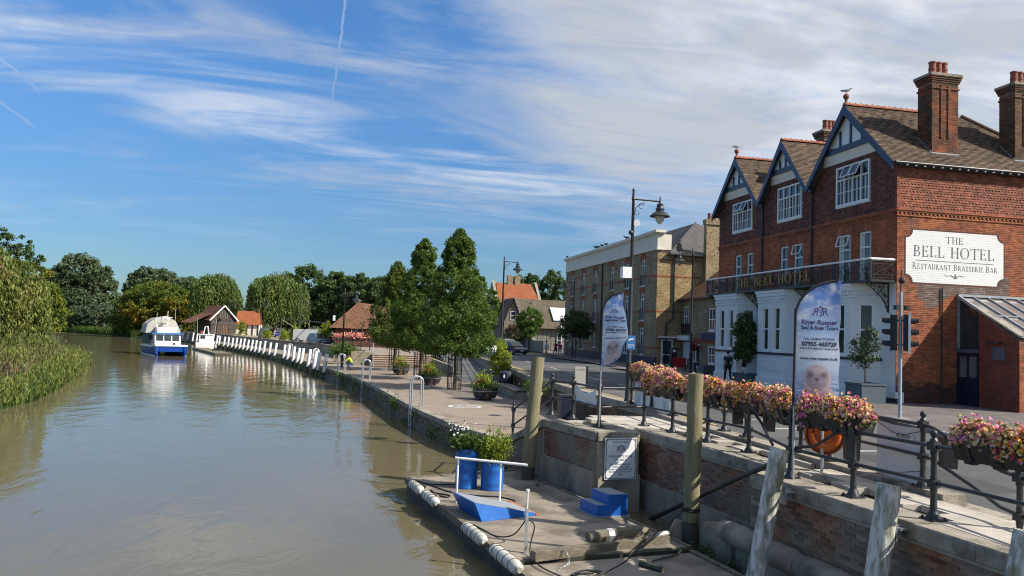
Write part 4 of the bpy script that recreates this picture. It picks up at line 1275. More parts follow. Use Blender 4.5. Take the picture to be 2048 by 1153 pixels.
colf = fmixc(colf, fmul(fnoise(3.0, (1, 2.2, 1), .5, .62), fmask(.80, .90)), (.86, .88, .92))
colf = fmixc(colf, fmul(fnoise(2.2, (1, 5, 1), .50, .66), fmask(.52, .62)), (.72, .79, .90))
colf = fmixc(colf, fmul(fnoise(4, (1.0, 16, 1), .50, .58), fmask(.30, .16)), (.55, .66, .84))
lf.new(colf, bf.inputs['Base Color'])
trf = N(nf, 'ShaderNodeBsdfTranslucent'); lf.new(colf, trf.inputs[0])
msf = N(nf, 'ShaderNodeMixShader'); msf.inputs[0].default_value = .3
lf.new(bf.outputs[0], msf.inputs[1]); lf.new(trf.outputs[0], msf.inputs[2]); lf.new(msf.outputs[0], nf['Material Output'].inputs[0])
M['flag_print'] = mfl
for nm, c in (('seal_body', (.40, .31, .33)), ('seal_light', (.52, .42, .43)), ('seal_rim', (.54, .45, .46)), ('seal_eye', (.27, .21, .24)), ('seal_muzzle', (.36, .31, .34)), ('seal_mark', (.47, .38, .39)), ('seal_dark', (.16, .125, .145))):
 M[nm] = mat(nm + '_print', c, tuple(x * 1.12 for x in c), rough=.7, scale=14)
def feather_flag(base, az, zc0, H, W, label, foot=0.0, sweep=0.0, lift=0.0):
 """curved-top banner on a bent pole; az = heading the cloth runs from the pole"""
 t = thing('feather_flag', label, 'flag', (base[0], base[1], base[2]), 'feather flags on the railings')
 u = Vector((math.sin(az), math.cos(az), 0)); n = Vector((-u.y, u.x, 0))
 if n.dot(-Vector((base[0], base[1], 0))) < 0: n = -n
 b0 = Vector((base[0], base[1], zc0))
 bend = .30 * H
 def lean(v):                                  # x of the pole edge at height fraction v
  y = v * H
  if y <= H - bend * 1.0: return .012 * v * H
  q = (y - (H - bend)) / bend
  return .012 * v * H + W * (1 - math.sqrt(max(0, 1 - q ** 2.2)))
 def fn(x, y):                                 # x, y in metres on the cloth
  v = y / H
  wob = .035 * math.sin(3.0 * v + 4 * x) * (x / W) + .02 * math.sin(9 * v) * (x / W)
  sw = sweep * math.sin(PI * max(0, 1 - v * 1.1)) ** 2 * (x / W) if sweep else 0
  return b0 + u * (x + sw * .8) + n * (wob + sw * .3) + Vector((0, 0, y + lift * (x / W) ** 2 * max(0, 1 - 2.2 * v)))
 NU, NV = 12, 48
 vs, fs, uvs = [], [], []
 for j in range(NV + 1):
  v = 1 - (1 - j / NV) ** 1.5 if j else 0
  v = min(v, .9995)
  x0 = lean(v)
  for i in range(NU + 1):
   x = lerp(x0, W + .012 * v * H + .01 * math.sin(v * 20), i / NU)
   vs.append(fn(x, v * H)); uvs.append((x / W, v))
 for j in range(NV):
  for i in range(NU):
   a = j * (NU + 1) + i
   fs.append((a, a + 1, a + NU + 2, a + NU + 1))
 mb = MB(); mb.add(vs, fs)
 o = mb.build('cloth', 'flag_print', t, smooth=80)
 lay = o.data.uv_layers.new(name='flag')
 for l_ in o.data.loops: lay.data[l_.index].uv = uvs[l_.vertex_index]
 pts = [Vector((base[0], base[1], base[2] + foot)), b0]
 sl_ = MB()
 edge = []
 for j in range(NV + 1):
  v = 1 - (1 - j / NV) ** 1.5
  edge.append(fn(lean(min(v, .9995)) - .015, v * H))
 sl_.tube(edge, [.024] * len(edge), 6)
 sl_.build('sleeve', 'ink_black', t, smooth=60)
 MB().tube([Vector((base[0], base[1], base[2])), b0 + Vector((0, 0, .05))], .022, 8).build('pole', 'steel', t, smooth=60)
 f2 = lambda d: (lambda x, y: fn(x, y) + n * d)
 def ell(cx, cy, rx, ry, k=28, a0=0, a1=2 * PI): return [(cx + rx * math.cos(t_), cy + ry * math.sin(t_)) for t_ in np.linspace(a0, a1, k, endpoint=(a1 - a0) < 6.2)]
 sc = W / .78; sy = H / 2.3
 def patch(pts_, d, m, nm):
  q = MB()
  cx = sum(p[0] for p in pts_) / len(pts_); cy = sum(p[1] for p in pts_) / len(pts_)
  rings = [[(cx + (x - cx) * r, cy + (y - cy) * r) for x, y in pts_] for r in (1, .66, .33)]
  flat = [p for r in rings for p in r]
  k = len(pts_)
  fcs = [(r * k + i, r * k + (i + 1) % k, (r + 1) * k + (i + 1) % k, (r + 1) * k + i) for r in range(2) for i in range(k)] + [tuple(range(2 * k, 3 * k))]
  q.add([f2(d)(max(.02, min(x * sc, W)), y * sy) for x, y in flat], fcs)
  return q.build(nm, m, t)
 body = [(.08, .02)] + [(.10, .14), (.14, .30), (.20, .44)] + [(.60, .40), (.68, .30), (.77, .20), (.77, .04), (.4, .03)]
 patch(body, .004, 'seal_light', 'seal_print')
 patch(ell(.40, .50, .245, .275), .006, 'seal_light', 'seal_print')
 patch(ell(.40, .505, .225, .25), .007, 'seal_rim', 'seal_print')
 patch(ell(.40, .52, .205, .225), .008, 'seal_body', 'seal_print')
 patch(ell(.40, .66, .15, .06), .0088, 'seal_mark', 'seal_print')
 for s_ in (-1, 1):
  patch([(.40 + s_ * x, y) for x, y in ((.05, .60), (.10, .645), (.17, .635), (.185, .57), (.155, .505), (.09, .50), (.055, .55))], .0092, 'seal_eye', 'seal_print')
  patch(ell(.40 + s_ * .120, .578, .030, .026, 14), .0102, 'seal_dark', 'seal_print')
  patch([(.40 + s_ * x, y) for x, y in ((.07, .655), (.12, .675), (.17, .655), (.12, .662))], .0102, 'seal_rim', 'seal_print')
 patch(ell(.40, .455, .145, .095), .0092, 'seal_muzzle', 'seal_print')
 patch([(.355, .525), (.445, .525), (.43, .485), (.40, .465), (.37, .485)], .0102, 'seal_dark', 'seal_print')
 patch([(.394, .47), (.406, .47), (.406, .415), (.394, .415)], .0104, 'seal_eye', 'seal_print')
 patch([(.30, .405), (.40, .425), (.50, .405), (.40, .412)], .0104, 'seal_eye', 'seal_print')
 for q_ in range(3): patch([(.21 + .03 * q_, .31 - .05 * q_), (.40, .285 - .055 * q_), (.59 - .03 * q_, .31 - .05 * q_), (.40, .30 - .055 * q_)], .0078, 'seal_body', 'seal_print')
 cx = .42 * sc
 tfn = f2(.006)
 line(t, 'ink_purple', 'River Runner', .078 * sy, tfn, cx + .01, 1.50 * sy, bold=.035, width=.64 * sc)
 line(t, 'ink_navy', 'Seal & River Tours', .066 * sy, tfn, cx + .01, 1.405 * sy, bold=.035, width=.66 * sc)
 line(t, 'ink_navy', 'CALL OR EMAIL TO BOOK', .036 * sy, tfn, cx + .01, 1.215 * sy, bold=.03, width=.56 * sc)
 line(t, 'ink_navy', '07955 465729', .070 * sy, tfn, cx + .01, 1.105 * sy, bold=.05, width=.63 * sc)
 line(t, 'ink_navy', 'hopeonboard@river-runner.co.uk', .034 * sy, tfn, cx + .01, 1.045 * sy, bold=.03, width=.68 * sc)
 line(t, 'ink_navy', 'www.river-runner.co.uk', .046 * sy, tfn, cx + .01, .855 * sy, bold=.04, width=.68 * sc)
 tx = MB(); emblem(tx, tfn, cx + .02, 1.66 * sy, .15 * sc); tx.build('emblem', 'ink_purple', t)
 return t
feather_flag((7.80, 12.80, .02), rd(114), 1.30, 2.24, .74, 'large feather flag with a seal picture and phone number between the flower troughs')
feather_flag((6.56, 20.05, .02), rd(118), 1.62, 1.96, .52, 'smaller feather flag with a seal picture, blowing before the brick warehouse', sweep=.20, lift=.28)
# ------------------------------------------------------------ piles
def pile(name, a, b, r0, r1, m, label, wet=None, n=14, flat=.0, kind='pile', group=None, bands=True):
 """round timber from a (bottom) to b (top)"""
 a, b = Vector(a), Vector(b)
 t = thing(name, label, 'pile', tuple(a), group)
 k = 14
 mb = MB(); pts = []; rr_ = []
 for i in range(k + 1):
  s = i / k
  pts.append(a.lerp(b, s) + Vector((random.uniform(-.010, .010), random.uniform(-.010, .010), 0)))
  rr_.append(lerp(r0, r1, s) * random.uniform(.965, 1.03))
 if wet:
  cut = int(k * (wet - a.z) / (b.z - a.z)) + 1
  MB().tube(pts[:cut + 1], rr_[:cut + 1], n).build('wet_foot', 'pile_wet', t, smooth=40)
  pts, rr_ = pts[cut:], rr_[cut:]
 mb.tube(pts, rr_, n)
 mb.build('timber', m, t, smooth=40)
 return t
p1 = pile('timber_pile', (4.98, 21.75, -3), (5.26, 21.75, 1.76), .20, .175, 'pile', 'tall greenish timber pile beside the steps, left of the white safety board', wet=-1.45)
p2 = pile('timber_pile', (7.03, 15.35, -3), (7.10, 15.35, 1.70), .175, .155, 'pile', 'tall greenish timber pile before the flower troughs, with a rope round its foot', wet=-1.65)
MB().tube([(7.05 + .18 * math.cos(t_), 15.35 + .18 * math.sin(t_), -1.05 + .01 * math.sin(2 * t_)) for t_ in np.linspace(0, 2 * PI, 16)], .018, 6).build('rope_band', 'rope', p2)
MB().tube([(7.05 + .178 * math.cos(t_), 15.35 + .178 * math.sin(t_), -1.09) for t_ in np.linspace(0, 2 * PI, 16)], .018, 6).build('rope_band', 'rope', p2)
w = pile('mooring_pile', (6.50, 12.22, -3), (7.22, 12.27, .62), .165, .155, 'pile_white', 'leaning flaking white timber pile, the farthest of three along the quay wall', wet=None, group='leaning white piles')
w2 = pile('mooring_pile', (6.86, 9.72, -3), (7.44, 9.77, .50), .165, .155, 'pile_white', 'leaning flaking white timber pile beside the white banner, middle of the three', group='leaning white piles')
w3 = pile('mooring_pile', (7.12, 7.70, -3), (7.68, 7.75, .36), .165, .15, 'pile_white', 'leaning white timber pile at the picture edge, nearest to the camera', group='leaning white piles')
for (x, y) in ((7.54, 12.25), (7.72, 9.75)):
 mb = MB()
 mb.box(x - .02, y - .16, -.20, x, y + .16, .0 - .01)
 mb.box(x - .25, y - .05, -.12, x - .02, y + .05, -.09)
 mb.prism([(x - .25, y + .06, -.22), (x - .02, y + .06, -.22), (x - .02, y + .06, -.05), (x - .25, y + .06, -.09)], (0, .015, 0))
 mb.box(x - .27, y - .10, -.30, x - .25, y + .10, .0)
 o = mb.build('pile_bracket', 'steel', None, org=(x, y, -.1))
 props(o, 'galvanised bracket bolting the %s white pile to the wall' % ('farthest leaning' if y > 11 else 'middle leaning'), 'bracket')
o = MB().tube([(7.42, 18.9, -2.2), (7.40, 13.9, -.14), (7.45, 13.0, .22)], [.055, .05, .05], 10).build('strut_pipe', 'iron', None, org=(7.42, 18.9, -2), smooth=50)
props(o, 'black iron strut pipe slanting from the water up the brick wall behind the pile', 'pipe')
mb = MB(); mb.prism([(6.72, 15.5, -2.3), (6.95, 15.45, -2.3), (6.92, 15.45, -1.35), (6.80, 15.5, -1.32), (6.70, 15.5, -1.5), (6.60, 15.5, -1.9)], (.03, .12, 0))
props(mb.build('stone_lump', 'concrete', None, org=(6.8, 15.5, -2)), 'broken grey stone lump beside the foot of the roped pile', 'stone')
# ------------------------------------------------------------ pontoon
DZ = -1.65
pt = thing('pontoon', 'floating concrete pontoon with timber edges moored beside the quay wall', 'pontoon', (4, 17.5, WZ))
TOP = [(1.72, 21.9), (5.02, 23.1), (5.55, 20.7), (5.98, 18.6), (6.72, 14.6), (3.02, 14.0)]
mb = MB()
mb.prism([(x, y, DZ - .42) for x, y in TOP], (0, 0, .40)); mb.build('float_body', 'pile_wet', pt)
def shrink(poly, k):
 cx = sum(p[0] for p in poly) / len(poly); cy = sum(p[1] for p in poly) / len(poly)
 return [(lerp(cx, x, k), lerp(cy, y, k)) for x, y in poly]
dk = shrink(TOP, .985)
for i, (ya, yb) in enumerate(((14.0, 17.75), (17.76, 24))):
 bm_ = bmesh.new()
 vs = [bm_.verts.new((x, y, DZ)) for x, y in dk]; bm_.faces.new(vs)
 geom = bm_.verts[:] + bm_.edges[:] + bm_.faces[:]
 bmesh.ops.bisect_plane(bm_, geom=geom, plane_co=(0, ya if i else yb, 0), plane_no=(0, -1 if i else 1, 0), clear_outer=True)
 me = [[v.co.copy() for v in f.verts] for f in bm_.faces]
 bm_.free()
 mb = MB()
 for f in me: mb.prism([(v.x, v.y, DZ - .03) for v in f], (0, 0, .034 - .004 * i))
 mb.build('deck_panel', 'deck', pt)
def edge_timber(p, q, z, parent, w=.12, h=.16):
 L = math.dist(p, q); k = max(1, round(L / 2.2))
 for i in range(k):
  a, b = Vector((*p, z)).lerp(Vector((*q, z)), i / k + .003), Vector((*p, z)).lerp(Vector((*q, z)), (i + 1) / k - .003)
  MB().bar(a, b, w, h).build('edge_timber', 'baulk', parent)
edge_timber(TOP[5], TOP[0], DZ - .05, pt)
edge_timber(TOP[0], TOP[1], DZ - .05, pt)
edge_timber(TOP[1], TOP[3], DZ - .05, pt, w=.08)
edge_timber(TOP[3], TOP[4], DZ - .05, pt, w=.08)
p2t = thing('pontoon', 'lower concrete pontoon at the front, meeting the first one at the dark timber beam', 'pontoon', (4.8, 12, WZ))
T2 = [(3.04, 13.95), (6.70, 14.55), (7.02, 12.2), (7.1, 9.0), (3.9, 9.0), (3.25, 12.6)]
MB().prism([(x, y, DZ - .5) for x, y in T2], (0, 0, .40)).build('float_body', 'pile_wet', p2t)
MB().prism([(x, y, DZ - .10) for x, y in shrink(T2, .985)], (0, 0, .03)).build('deck_panel', 'deck', p2t)
edge_timber(T2[5], T2[0], DZ - .10, p2t); edge_timber(T2[4], T2[5], DZ - .10, p2t); edge_timber(T2[1], T2[2], DZ - .10, p2t, w=.1)
eu = (Vector((*TOP[0], 0)) - Vector((*TOP[5], 0))).normalized(); en = Vector((-eu.y, eu.x, 0))
def edge_at(y): s = (y - TOP[5][1]) / (TOP[0][1] - TOP[5][1]); return Vector((lerp(TOP[5][0], TOP[0][0], s), y, 0))
fl = ['at the far corner of the pontoon', 'second from the far corner, left of the blue ramp', 'between the blue ramp and the tall steel pole', 'nearest one, by the chain and beam end']
for i, (ya, yb) in enumerate(((21.05, 20.0), (19.75, 18.55), (16.45, 15.2), (14.75, 13.35))):
 a, b = edge_at(ya) + Vector((-.09, 0, DZ + .02)), edge_at(yb) + Vector((-.09, 0, DZ + .02))
 d = (b - a)
 t = thing('fender', 'scuffed white fender on pontoon edge, ' + fl[i], 'fender', tuple((a + b) / 2), 'white fenders along the pontoon edge')
 ks = np.linspace(0, 1, 15); prof = [.05, .105] + [.122 + (.007 if j % 3 == 0 else 0) for j in range(11)] + [.105, .05]
 MB().tube([a + d * s for s in ks], prof, 14).build('fender_body', 'white_plastic', t, smooth=35)
 for s in (.2, .4, .6, .8):
  MB().tube([a + d * s + (Vector((0, 0, 1)) * math.sin(q) + en * math.cos(q)) * .131 for q in np.linspace(0, 2 * PI, 15)], .007, 5).build('lashing', 'rope', t)
def barrel(x, y, h, r, label, cutm=None):
 t = thing('barrel', label, 'barrel', (x, y, DZ))
 prof = [(r * .97, 0), (r, .015), (r, .03), (r * .985, .04)]
 for k in range(1, 4):
  z = h * k / 4
  if k in (1, 3) or h > .9: prof += [(r * .985, z - .03), (r * 1.015, z), (r * .985, z + .03)]
 prof += [(r * .985, h - .05), (r, h - .03), (r * 1.02, h - .015), (r * 1.02, h), (r * .94, h), (r * .94, h - .10)]
 MB().lathe((x, y, DZ), prof, 32).build('drum', 'blue', t, smooth=35)
 MB().lathe((x, y, DZ + h - .11), [(r * .93, 0), (r * .93, .03), (.01, .035)], 20).build('soil', 'soil', t)
 return t
def stems(t, c, n, spread, hgt, leaf, lm, name='plant', per=26, sz=.07, lean=.5):
 P = []; S = MB()
 for i in range(n):
  a = rng.random() * 2 * PI; q = rng.random() ** .5 * spread
  top = np.array([c[0] + math.cos(a) * q, c[1] + math.sin(a) * q, c[2] + hgt * (.55 + .45 * rng.random()) * (1 - .35 * (q / spread))])
  b = np.array([c[0] + math.cos(a) * q * .35, c[1] + math.sin(a) * q * .35, c[2]])
  S.tube([b, (b + top) / 2 + (0, 0, .05), top], [.006, .005, .003], 4, cap=False)
  s = rng.random((per, 1)) * .8 + .2
  P.append(b + (top - b) * s + rng.normal(size=(per, 3)) * .05)
 S.build('stem', 'reed_green', t, kind='stuff')
 V, Fq = leaf_quads(np.concatenate(P), sz, aspect=.4)
 return npmesh(name, V, Fq, lm, t, kind='stuff')
b1 = barrel(3.16, 20.6, 1.02, .29, 'taller blue steel barrel planted with grasses and white flowers on the pontoon')
b2 = barrel(3.80, 20.35, .70, .295, 'shorter blue steel barrel with a leafy yellow-green plant, right of the taller one')
stems(b1, (3.16, 20.6, DZ + .95), 60, .5, .55, None, 'reed_green', 'leaves', sz=.13)
P = np.array([2.98, 20.6, DZ + 1.50]) + rng.normal(size=(34, 3)) * (.13, .13, .08)
V, Fq = blooms(P, rng.normal(size=(34, 3)) + (0, 0, .7), .05)
M['petal_white'] = mat('white_petals', (.80, .79, .74), rough=.6)
npmesh('blooms', V, Fq, 'petal_white', b1, kind='stuff')
stems(b2, (3.82, 20.35, DZ + .62), 80, .48, 1.15, None, 'bamboo_leaf', 'leaves', per=24, sz=.085)
stems(b2, (3.95, 20.25, DZ + .62), 34, .62, 1.30, None, 'reed', 'seed_heads', per=10, sz=.06)
hr = thing('handrail', 'white tubular handrail standing on the pontoon in front of the blue barrels', 'handrail', (3.2, 18.8, DZ))
MB().tube([(2.66, 18.75, DZ), (2.66, 18.75, DZ + 1.03)], .026, 10).build('post', 'white', hr, smooth=50)
MB().tube([(3.62, 18.35, DZ), (3.62, 18.35, DZ + 1.0)], .026, 10).build('post', 'white', hr, smooth=50)
MB().tube([(2.60, 18.78, DZ + 1.05), (3.62, 18.35, DZ + 1.02), (4.2, 18.1, DZ + 1.0)], .03, 10).build('rail', 'white', hr, smooth=50)
for x, y in ((2.66, 18.75), (3.62, 18.35)): MB().lathe((x, y, DZ + .9), [(.034, 0), (.04, .05), (.034, .12)], 10).build('clamp', 'steel', hr)
rm = thing('boarding_ramp', 'bright blue wedge ramp with worn grey top at the pontoon edge', 'ramp', (3.2, 17.6, DZ))
a, b, c, d = (2.96, 16.85), (2.66, 18.1), (4.32, 17.40), (3.98, 18.55)
a2, b2_, h = (2.80, 16.88), (2.46, 18.15), .39
vs = [(*a, DZ + .006), (*b, DZ + .006), (*c, DZ + .006), (*d, DZ + .006), (*a2, DZ + h), (*b2_, DZ + h), (c[0], c[1], DZ + .035), (d[0], d[1], DZ + .035)]
mb = MB(); mb.add(vs, [(0, 4, 5, 1), (0, 2, 6, 4), (1, 5, 7, 3), (2, 3, 7, 6), (0, 1, 3, 2), (4, 6, 7, 5)]); mb.build('ramp_body', 'blue', rm)
q = lambda s, r, z: Vector((*a2, DZ + h)).lerp(Vector((*b2_, DZ + h)), s).lerp(Vector((*c, DZ + .035)).lerp(Vector((*d, DZ + .035)), s), r) + Vector((0, 0, z))
MB().add([q(.04, .03, .004), q(.96, .03, .004), q(.96, .985, .004), q(.04, .985, .004)], [(0, 1, 2, 3)]).build('grip_top', 'blue_top', rm)
MB().frame_box((4.27, 17.36, DZ + .01), (.06, .02, 0), (-.37, 1.38, 0), (0, 0, .03)).build('tip_strip', 'orange', rm)
bs_ = thing('boarding_steps', 'bright blue two-tread boarding steps standing on the pontoon by the wall', 'steps', (5.9, 17.6, DZ))
so2 = Vector((5.62, 17.15, DZ + .006)); sux = Vector((.995, .10, 0)).normalized(); suy = Vector((-.22, .975, 0)).normalized()
MB().frame_box(so2 - sux * .05 - suy * .05, sux * .86, suy * .86, (0, 0, .018)).build('base_board', 'blue_top', bs_)
MB().frame_box(so2 + Vector((0, 0, .018)), sux * .27, suy * .78, (0, 0, .24)).build('lower_tread', 'blue', bs_)
MB().frame_box(so2 + sux * .272 + Vector((0, 0, .018)), sux * .48, suy * .78, (0, 0, .47)).build('upper_tread', 'blue', bs_)
MB().frame_box(so2 + sux * .015 + suy * .015 + Vector((0, 0, .258)), sux * .25, suy * .75, (0, 0, .006)).build('grip_top', 'blue_top', bs_)
MB().frame_box(so2 + sux * .285 + suy * .015 + Vector((0, 0, .488)), sux * .455, suy * .75, (0, 0, .006)).build('grip_top', 'blue_top', bs_)
mp_ = thing('mooring_pole', 'thin galvanised mooring pole with a white cap at the pontoon edge', 'pole', (3.38, 14.45, DZ))
MB().bar((3.38, 14.45, DZ), (3.38, 14.45, DZ + .82), .05, .05).build('channel', 'steel', mp_)
MB().tube([(3.38, 14.45, DZ + .8), (3.38, 14.45, DZ + 1.12)], .017, 8).build('tube', 'white', mp_)
MB().lathe((3.38, 14.45, DZ + 1.12), [(.034, 0), (.034, .05), (.005, .055)], 10).build('cap', 'white', mp_)
o = MB().bar((3.42, 14.02, DZ + .07), (6.42, 14.98, DZ + .07), .17, .17).build('timber_beam', 'baulk', None, org=(4.9, 14.5, DZ)); props(o, 'long dark square timber beam lying across the pontoon joint', 'timber')
t = thing('timber_baulk', 'short pale weathered timber baulk with a steel strap lying on the beam', 'timber', (5.3, 14.65, DZ + .16))
MB().tube([(4.62, 14.58, DZ + .235), (4.72, 14.61, DZ + .245), (5.75, 14.93, DZ + .25), (5.98, 15.0, DZ + .23)], [.10, .115, .11, .07], 8).build('baulk', 'baulk', t)
MB().tube([(5.02, 14.70, DZ + .25), (5.14, 14.74, DZ + .25)], .119, 8).build('strap', 'steel', t)
o = MB().tube([(6.1, 14.85, DZ + .20), (6.40, 14.95, DZ + .20)], .05, 8).build('white_tube', 'white_plastic', None, org=(6.2, 14.9, DZ + .16)); props(o, 'small white plastic tube lying on the right end of the beam', 'tube')
o = MB().tube([(5.35, 13.75, DZ - .02), (5.62, 13.35, DZ - .02)], .055, 8).build('dark_roller', 'pile_wet', None, org=(5.5, 13.5, DZ - .07)); props(o, 'short dark roller lying on the lower pontoon under the rope', 'roller')
o = MB().tube([(5.4, 13.78, DZ - .04), (6.35, 14.32, DZ - .04)], .014, 8).build('iron_bar', 'iron', None, org=(5.9, 14, DZ - .07)); props(o, 'thin iron bar lying on the lower pontoon beside the beam', 'bar')
o = MB().tube([(2.0, 19.65, DZ + .05), (2.28, 19.25, DZ + .05)], .045, 8).build('dark_roller', 'baulk', None, org=(2.1, 19.5, DZ)); props(o, 'short grey roller lying among ropes at the far end of the pontoon', 'roller')
def rope(name, pts, r, label, m='rope', cat='rope', smooth_n=5):
 P = [Vector(p) for p in pts]; out = []
 for i in range(len(P) - 1):
  p0, p1, p2, p3 = P[max(i - 1, 0)], P[i], P[i + 1], P[min(i + 2, len(P) - 1)]
  for k in range(smooth_n):
   t = k / smooth_n
   out.append(.5 * ((2 * p1) + (p2 - p0) * t + (2 * p0 - 5 * p1 + 4 * p2 - p3) * t * t + (3 * p1 - p0 - 3 * p2 + p3) * t ** 3))
 out.append(P[-1])
 o = MB().tube(out, r, 6).build(name, m, None, org=tuple(P[0]), smooth=60)
 return props(o, label, cat)
z = DZ + .02
rope('mooring_rope', [(4.3, 13.1, DZ - .05), (5.0, 13.6, DZ + .05), (5.6, 14.2, DZ + .22), (6.4, 14.9, DZ + .42), (6.88, 15.3, -1.07)], .013, 'dark mooring rope running from the lower pontoon up to the roped pile')
rope('rope_coil', [(3.9, 12.95, DZ - .05), (4.3, 13.15, DZ - .04), (4.5, 13.35, DZ - .03), (4.2, 13.4, DZ - .02), (3.9, 13.2, DZ - .03), (4.1, 13.0, DZ - .01), (4.4, 13.1, DZ), (4.2, 13.3, DZ + .01), (3.95, 13.1, DZ + .02), (4.25, 13.05, DZ + .03)], .016, 'black rope coil heaped on the lower pontoon')
rope('rope', [(1.95, 21.4, z), (2.3, 20.7, z), (2.7, 19.9, z), (3.2, 19.5, z), (3.8, 19.3, z), (4.1, 18.9, z), (4.05, 18.8, z)], .017, 'black rope trailing across the pontoon past the barrels')
rope('rope', [(1.85, 21.5, z), (2.2, 21.0, z), (2.5, 20.9, z), (3.0, 20.95, z)], .015, 'black rope from the far pontoon corner to the foot of the barrels')
rope('rope', [(1.9, 21.2, z), (2.1, 20.6, z), (2.0, 20.1, z), (2.4, 19.7, z), (2.6, 19.5, z), (2.5, 19.3, z), (2.3, 19.6, z), (2.2, 20.2, z)], .018, 'looped black rope lying behind the far fenders')
rope('rope', [(3.38, 14.45, DZ + .62), (3.42, 14.7, DZ + .55), (3.3, 15.2, DZ + .15), (3.05, 15.6, DZ + .02), (2.85, 16.2, z), (2.72, 16.6, z)], .014, 'black rope looping from the mooring pole to the blue ramp')
rope('rope', [(3.42, 14.42, DZ + .62), (3.52, 14.4, DZ + .5), (3.46, 14.4, DZ + .2), (3.42, 14.2, DZ + .03), (3.5, 13.6, DZ - .02), (3.8, 13.0, DZ - .04)], .014, 'black rope hanging down the mooring pole to the coil')
ch = MB()
cp = [(3.95, 14.16, DZ + .16), (4.05, 14.05, DZ + .13), (4.08, 14.0, DZ + .0), (4.06, 13.9, DZ - .05), (3.9, 13.75, DZ - .06), (3.75, 13.5, DZ - .06)]
k = 0
for a, b in zip(cp, cp[1:]):
 a, b = Vector(a), Vector(b); L = (b - a).length; m = max(1, int(L / .05))
 for i in range(m):
  c = a.lerp(b, (i + .5) / m); d = (b - a).normalized(); e = d.orthogonal().normalized() if k % 2 else d.cross(d.orthogonal()).normalized()
  ch.tube([c + d * .034 * math.cos(q) + e * .019 * math.sin(q) for q in np.linspace(0, 2 * PI, 9)], .006, 4); k += 1
props(ch.build('chain', 'steel', None, org=cp[0]), 'rusty grey chain hanging over the left end of the beam', 'chain')
P = []
for i in range(20): P.append(np.array([6.95 + .3 * rng.random(), 12.2 + 3 * rng.random(), -1.95]) + rng.normal(size=(50, 3)) * (.12, .2, .14))
for i in range(16): P.append(np.array([5.25 + .9 * rng.random(), 0, -1.9]) * 1 + np.array([0, 22.2 - 3.6 * rng.random(), 0]) + rng.normal(size=(40, 3)) * (.1, .2, .12))
V, Fq = leaf_quads(np.concatenate(P), .12, aspect=.4)
npmesh('water_weeds', V, Fq, 'dark_leaf', None, (7, 14, -2), kind='stuff', label='green weeds growing at the foot of the quay wall')
# ============================================================ buildings
def rects_minus(W, H, holes):
 us = sorted({0, W} | {min(max(h[i], 0), W) for h in holes for i in (0, 1)})
 zs = sorted({0, H} | {min(max(h[i], 0), H) for h in holes for i in (2, 3)})
 out = []
 for z0, z1 in zip(zs, zs[1:]):
  run = None
  for u0, u1 in zip(us, us[1:]):
   cu, cz = (u0 + u1) / 2, (z0 + z1) / 2
   if any(h[0] < cu < h[1] and h[2] < cz < h[3] for h in holes):
    if run: out.append((*run, z0, z1)); run = None
   else:
    run = (run[0], u1) if run else (u0, u1)
  if run: out.append((*run, z0, z1))
 return out
def wall_holes(mb, o, u, n, W, H, holes, th=.3, mi=0):
 """wall of thickness th behind the face plane, with real openings"""
 o, u, n = Vector(o), Vector(u).normalized(), Vector(n).normalized()
 for u0, u1, z0, z1 in rects_minus(W, H, holes):
  mb.frame_box(o + u * u0 + Vector((0, 0, z0)) - n * th, u * (u1 - u0), n * th, (0, 0, z1 - z0), mi)
def window(parent, o, u, n, w, h, cols=1, rail=.5, bars=(), fw=.07, depth=.06, set_back=.10, name='window', pane='glass', frame='white', cill=True, vbars=0, curtain=False):
 """window with its own frame, glazing bars and pane; o = lower corner on the wall face"""
 o, u, n = Vector(o), Vector(u).normalized(), Vector(n).normalized()
 b = o - n * set_back
 Z = Vector((0, 0, 1))
 mb = MB()
 def r(u0, u1, z0, z1, d0=0, d1=depth): mb.frame_box(b + u * u0 + Z * z0 + n * d0, u * (u1 - u0), n * (d1 - d0), Z * (z1 - z0))
 r(0, fw, 0, h); r(w - fw, w, 0, h); r(fw, w - fw, 0, fw * 1.2); r(fw, w - fw, h - fw, h)
 if rail: r(fw, w - fw, h * rail - fw * .4, h * rail + fw * .4, 0, depth * .9)
 for i in range(1, cols): r(w * i / cols - fw * .35, w * i / cols + fw * .35, fw, h - fw, 0, depth * .92)
 for z0, z1, nv, nh in bars:                   # glazing bars inside a band of the window
  for i in range(1, nv): r(w * i / nv - .014, w * i / nv + .014, h * z0, h * z1, .01, depth * .7)
  for i in range(1, nh): r(fw, w - fw, h * (z0 + (z1 - z0) * i / nh) - .014, h * (z0 + (z1 - z0) * i / nh) + .014, .01, depth * .66)
 if cill: mb.frame_box(o - n * set_back + u * (-.04) - Z * .06, u * (w + .08), n * (set_back + .05), Z * .06)
 f = mb.build(name, frame, parent)
 q = MB(); q.frame_box(b + u * fw * .5 + Z * fw * .5 + n * .004, u * (w - fw), n * .012, Z * (h - fw)); q.build('pane', pane, f)
 if curtain:
  q = MB()
  for a, c in ((fw, w * .3), (w * .72, w - fw)):
   q.frame_box(b + u * a + Z * fw + n * .018, u * (c - a), n * .004, Z * (h - 2 * fw))
  q.build('curtain', 'cream', f)
 return f
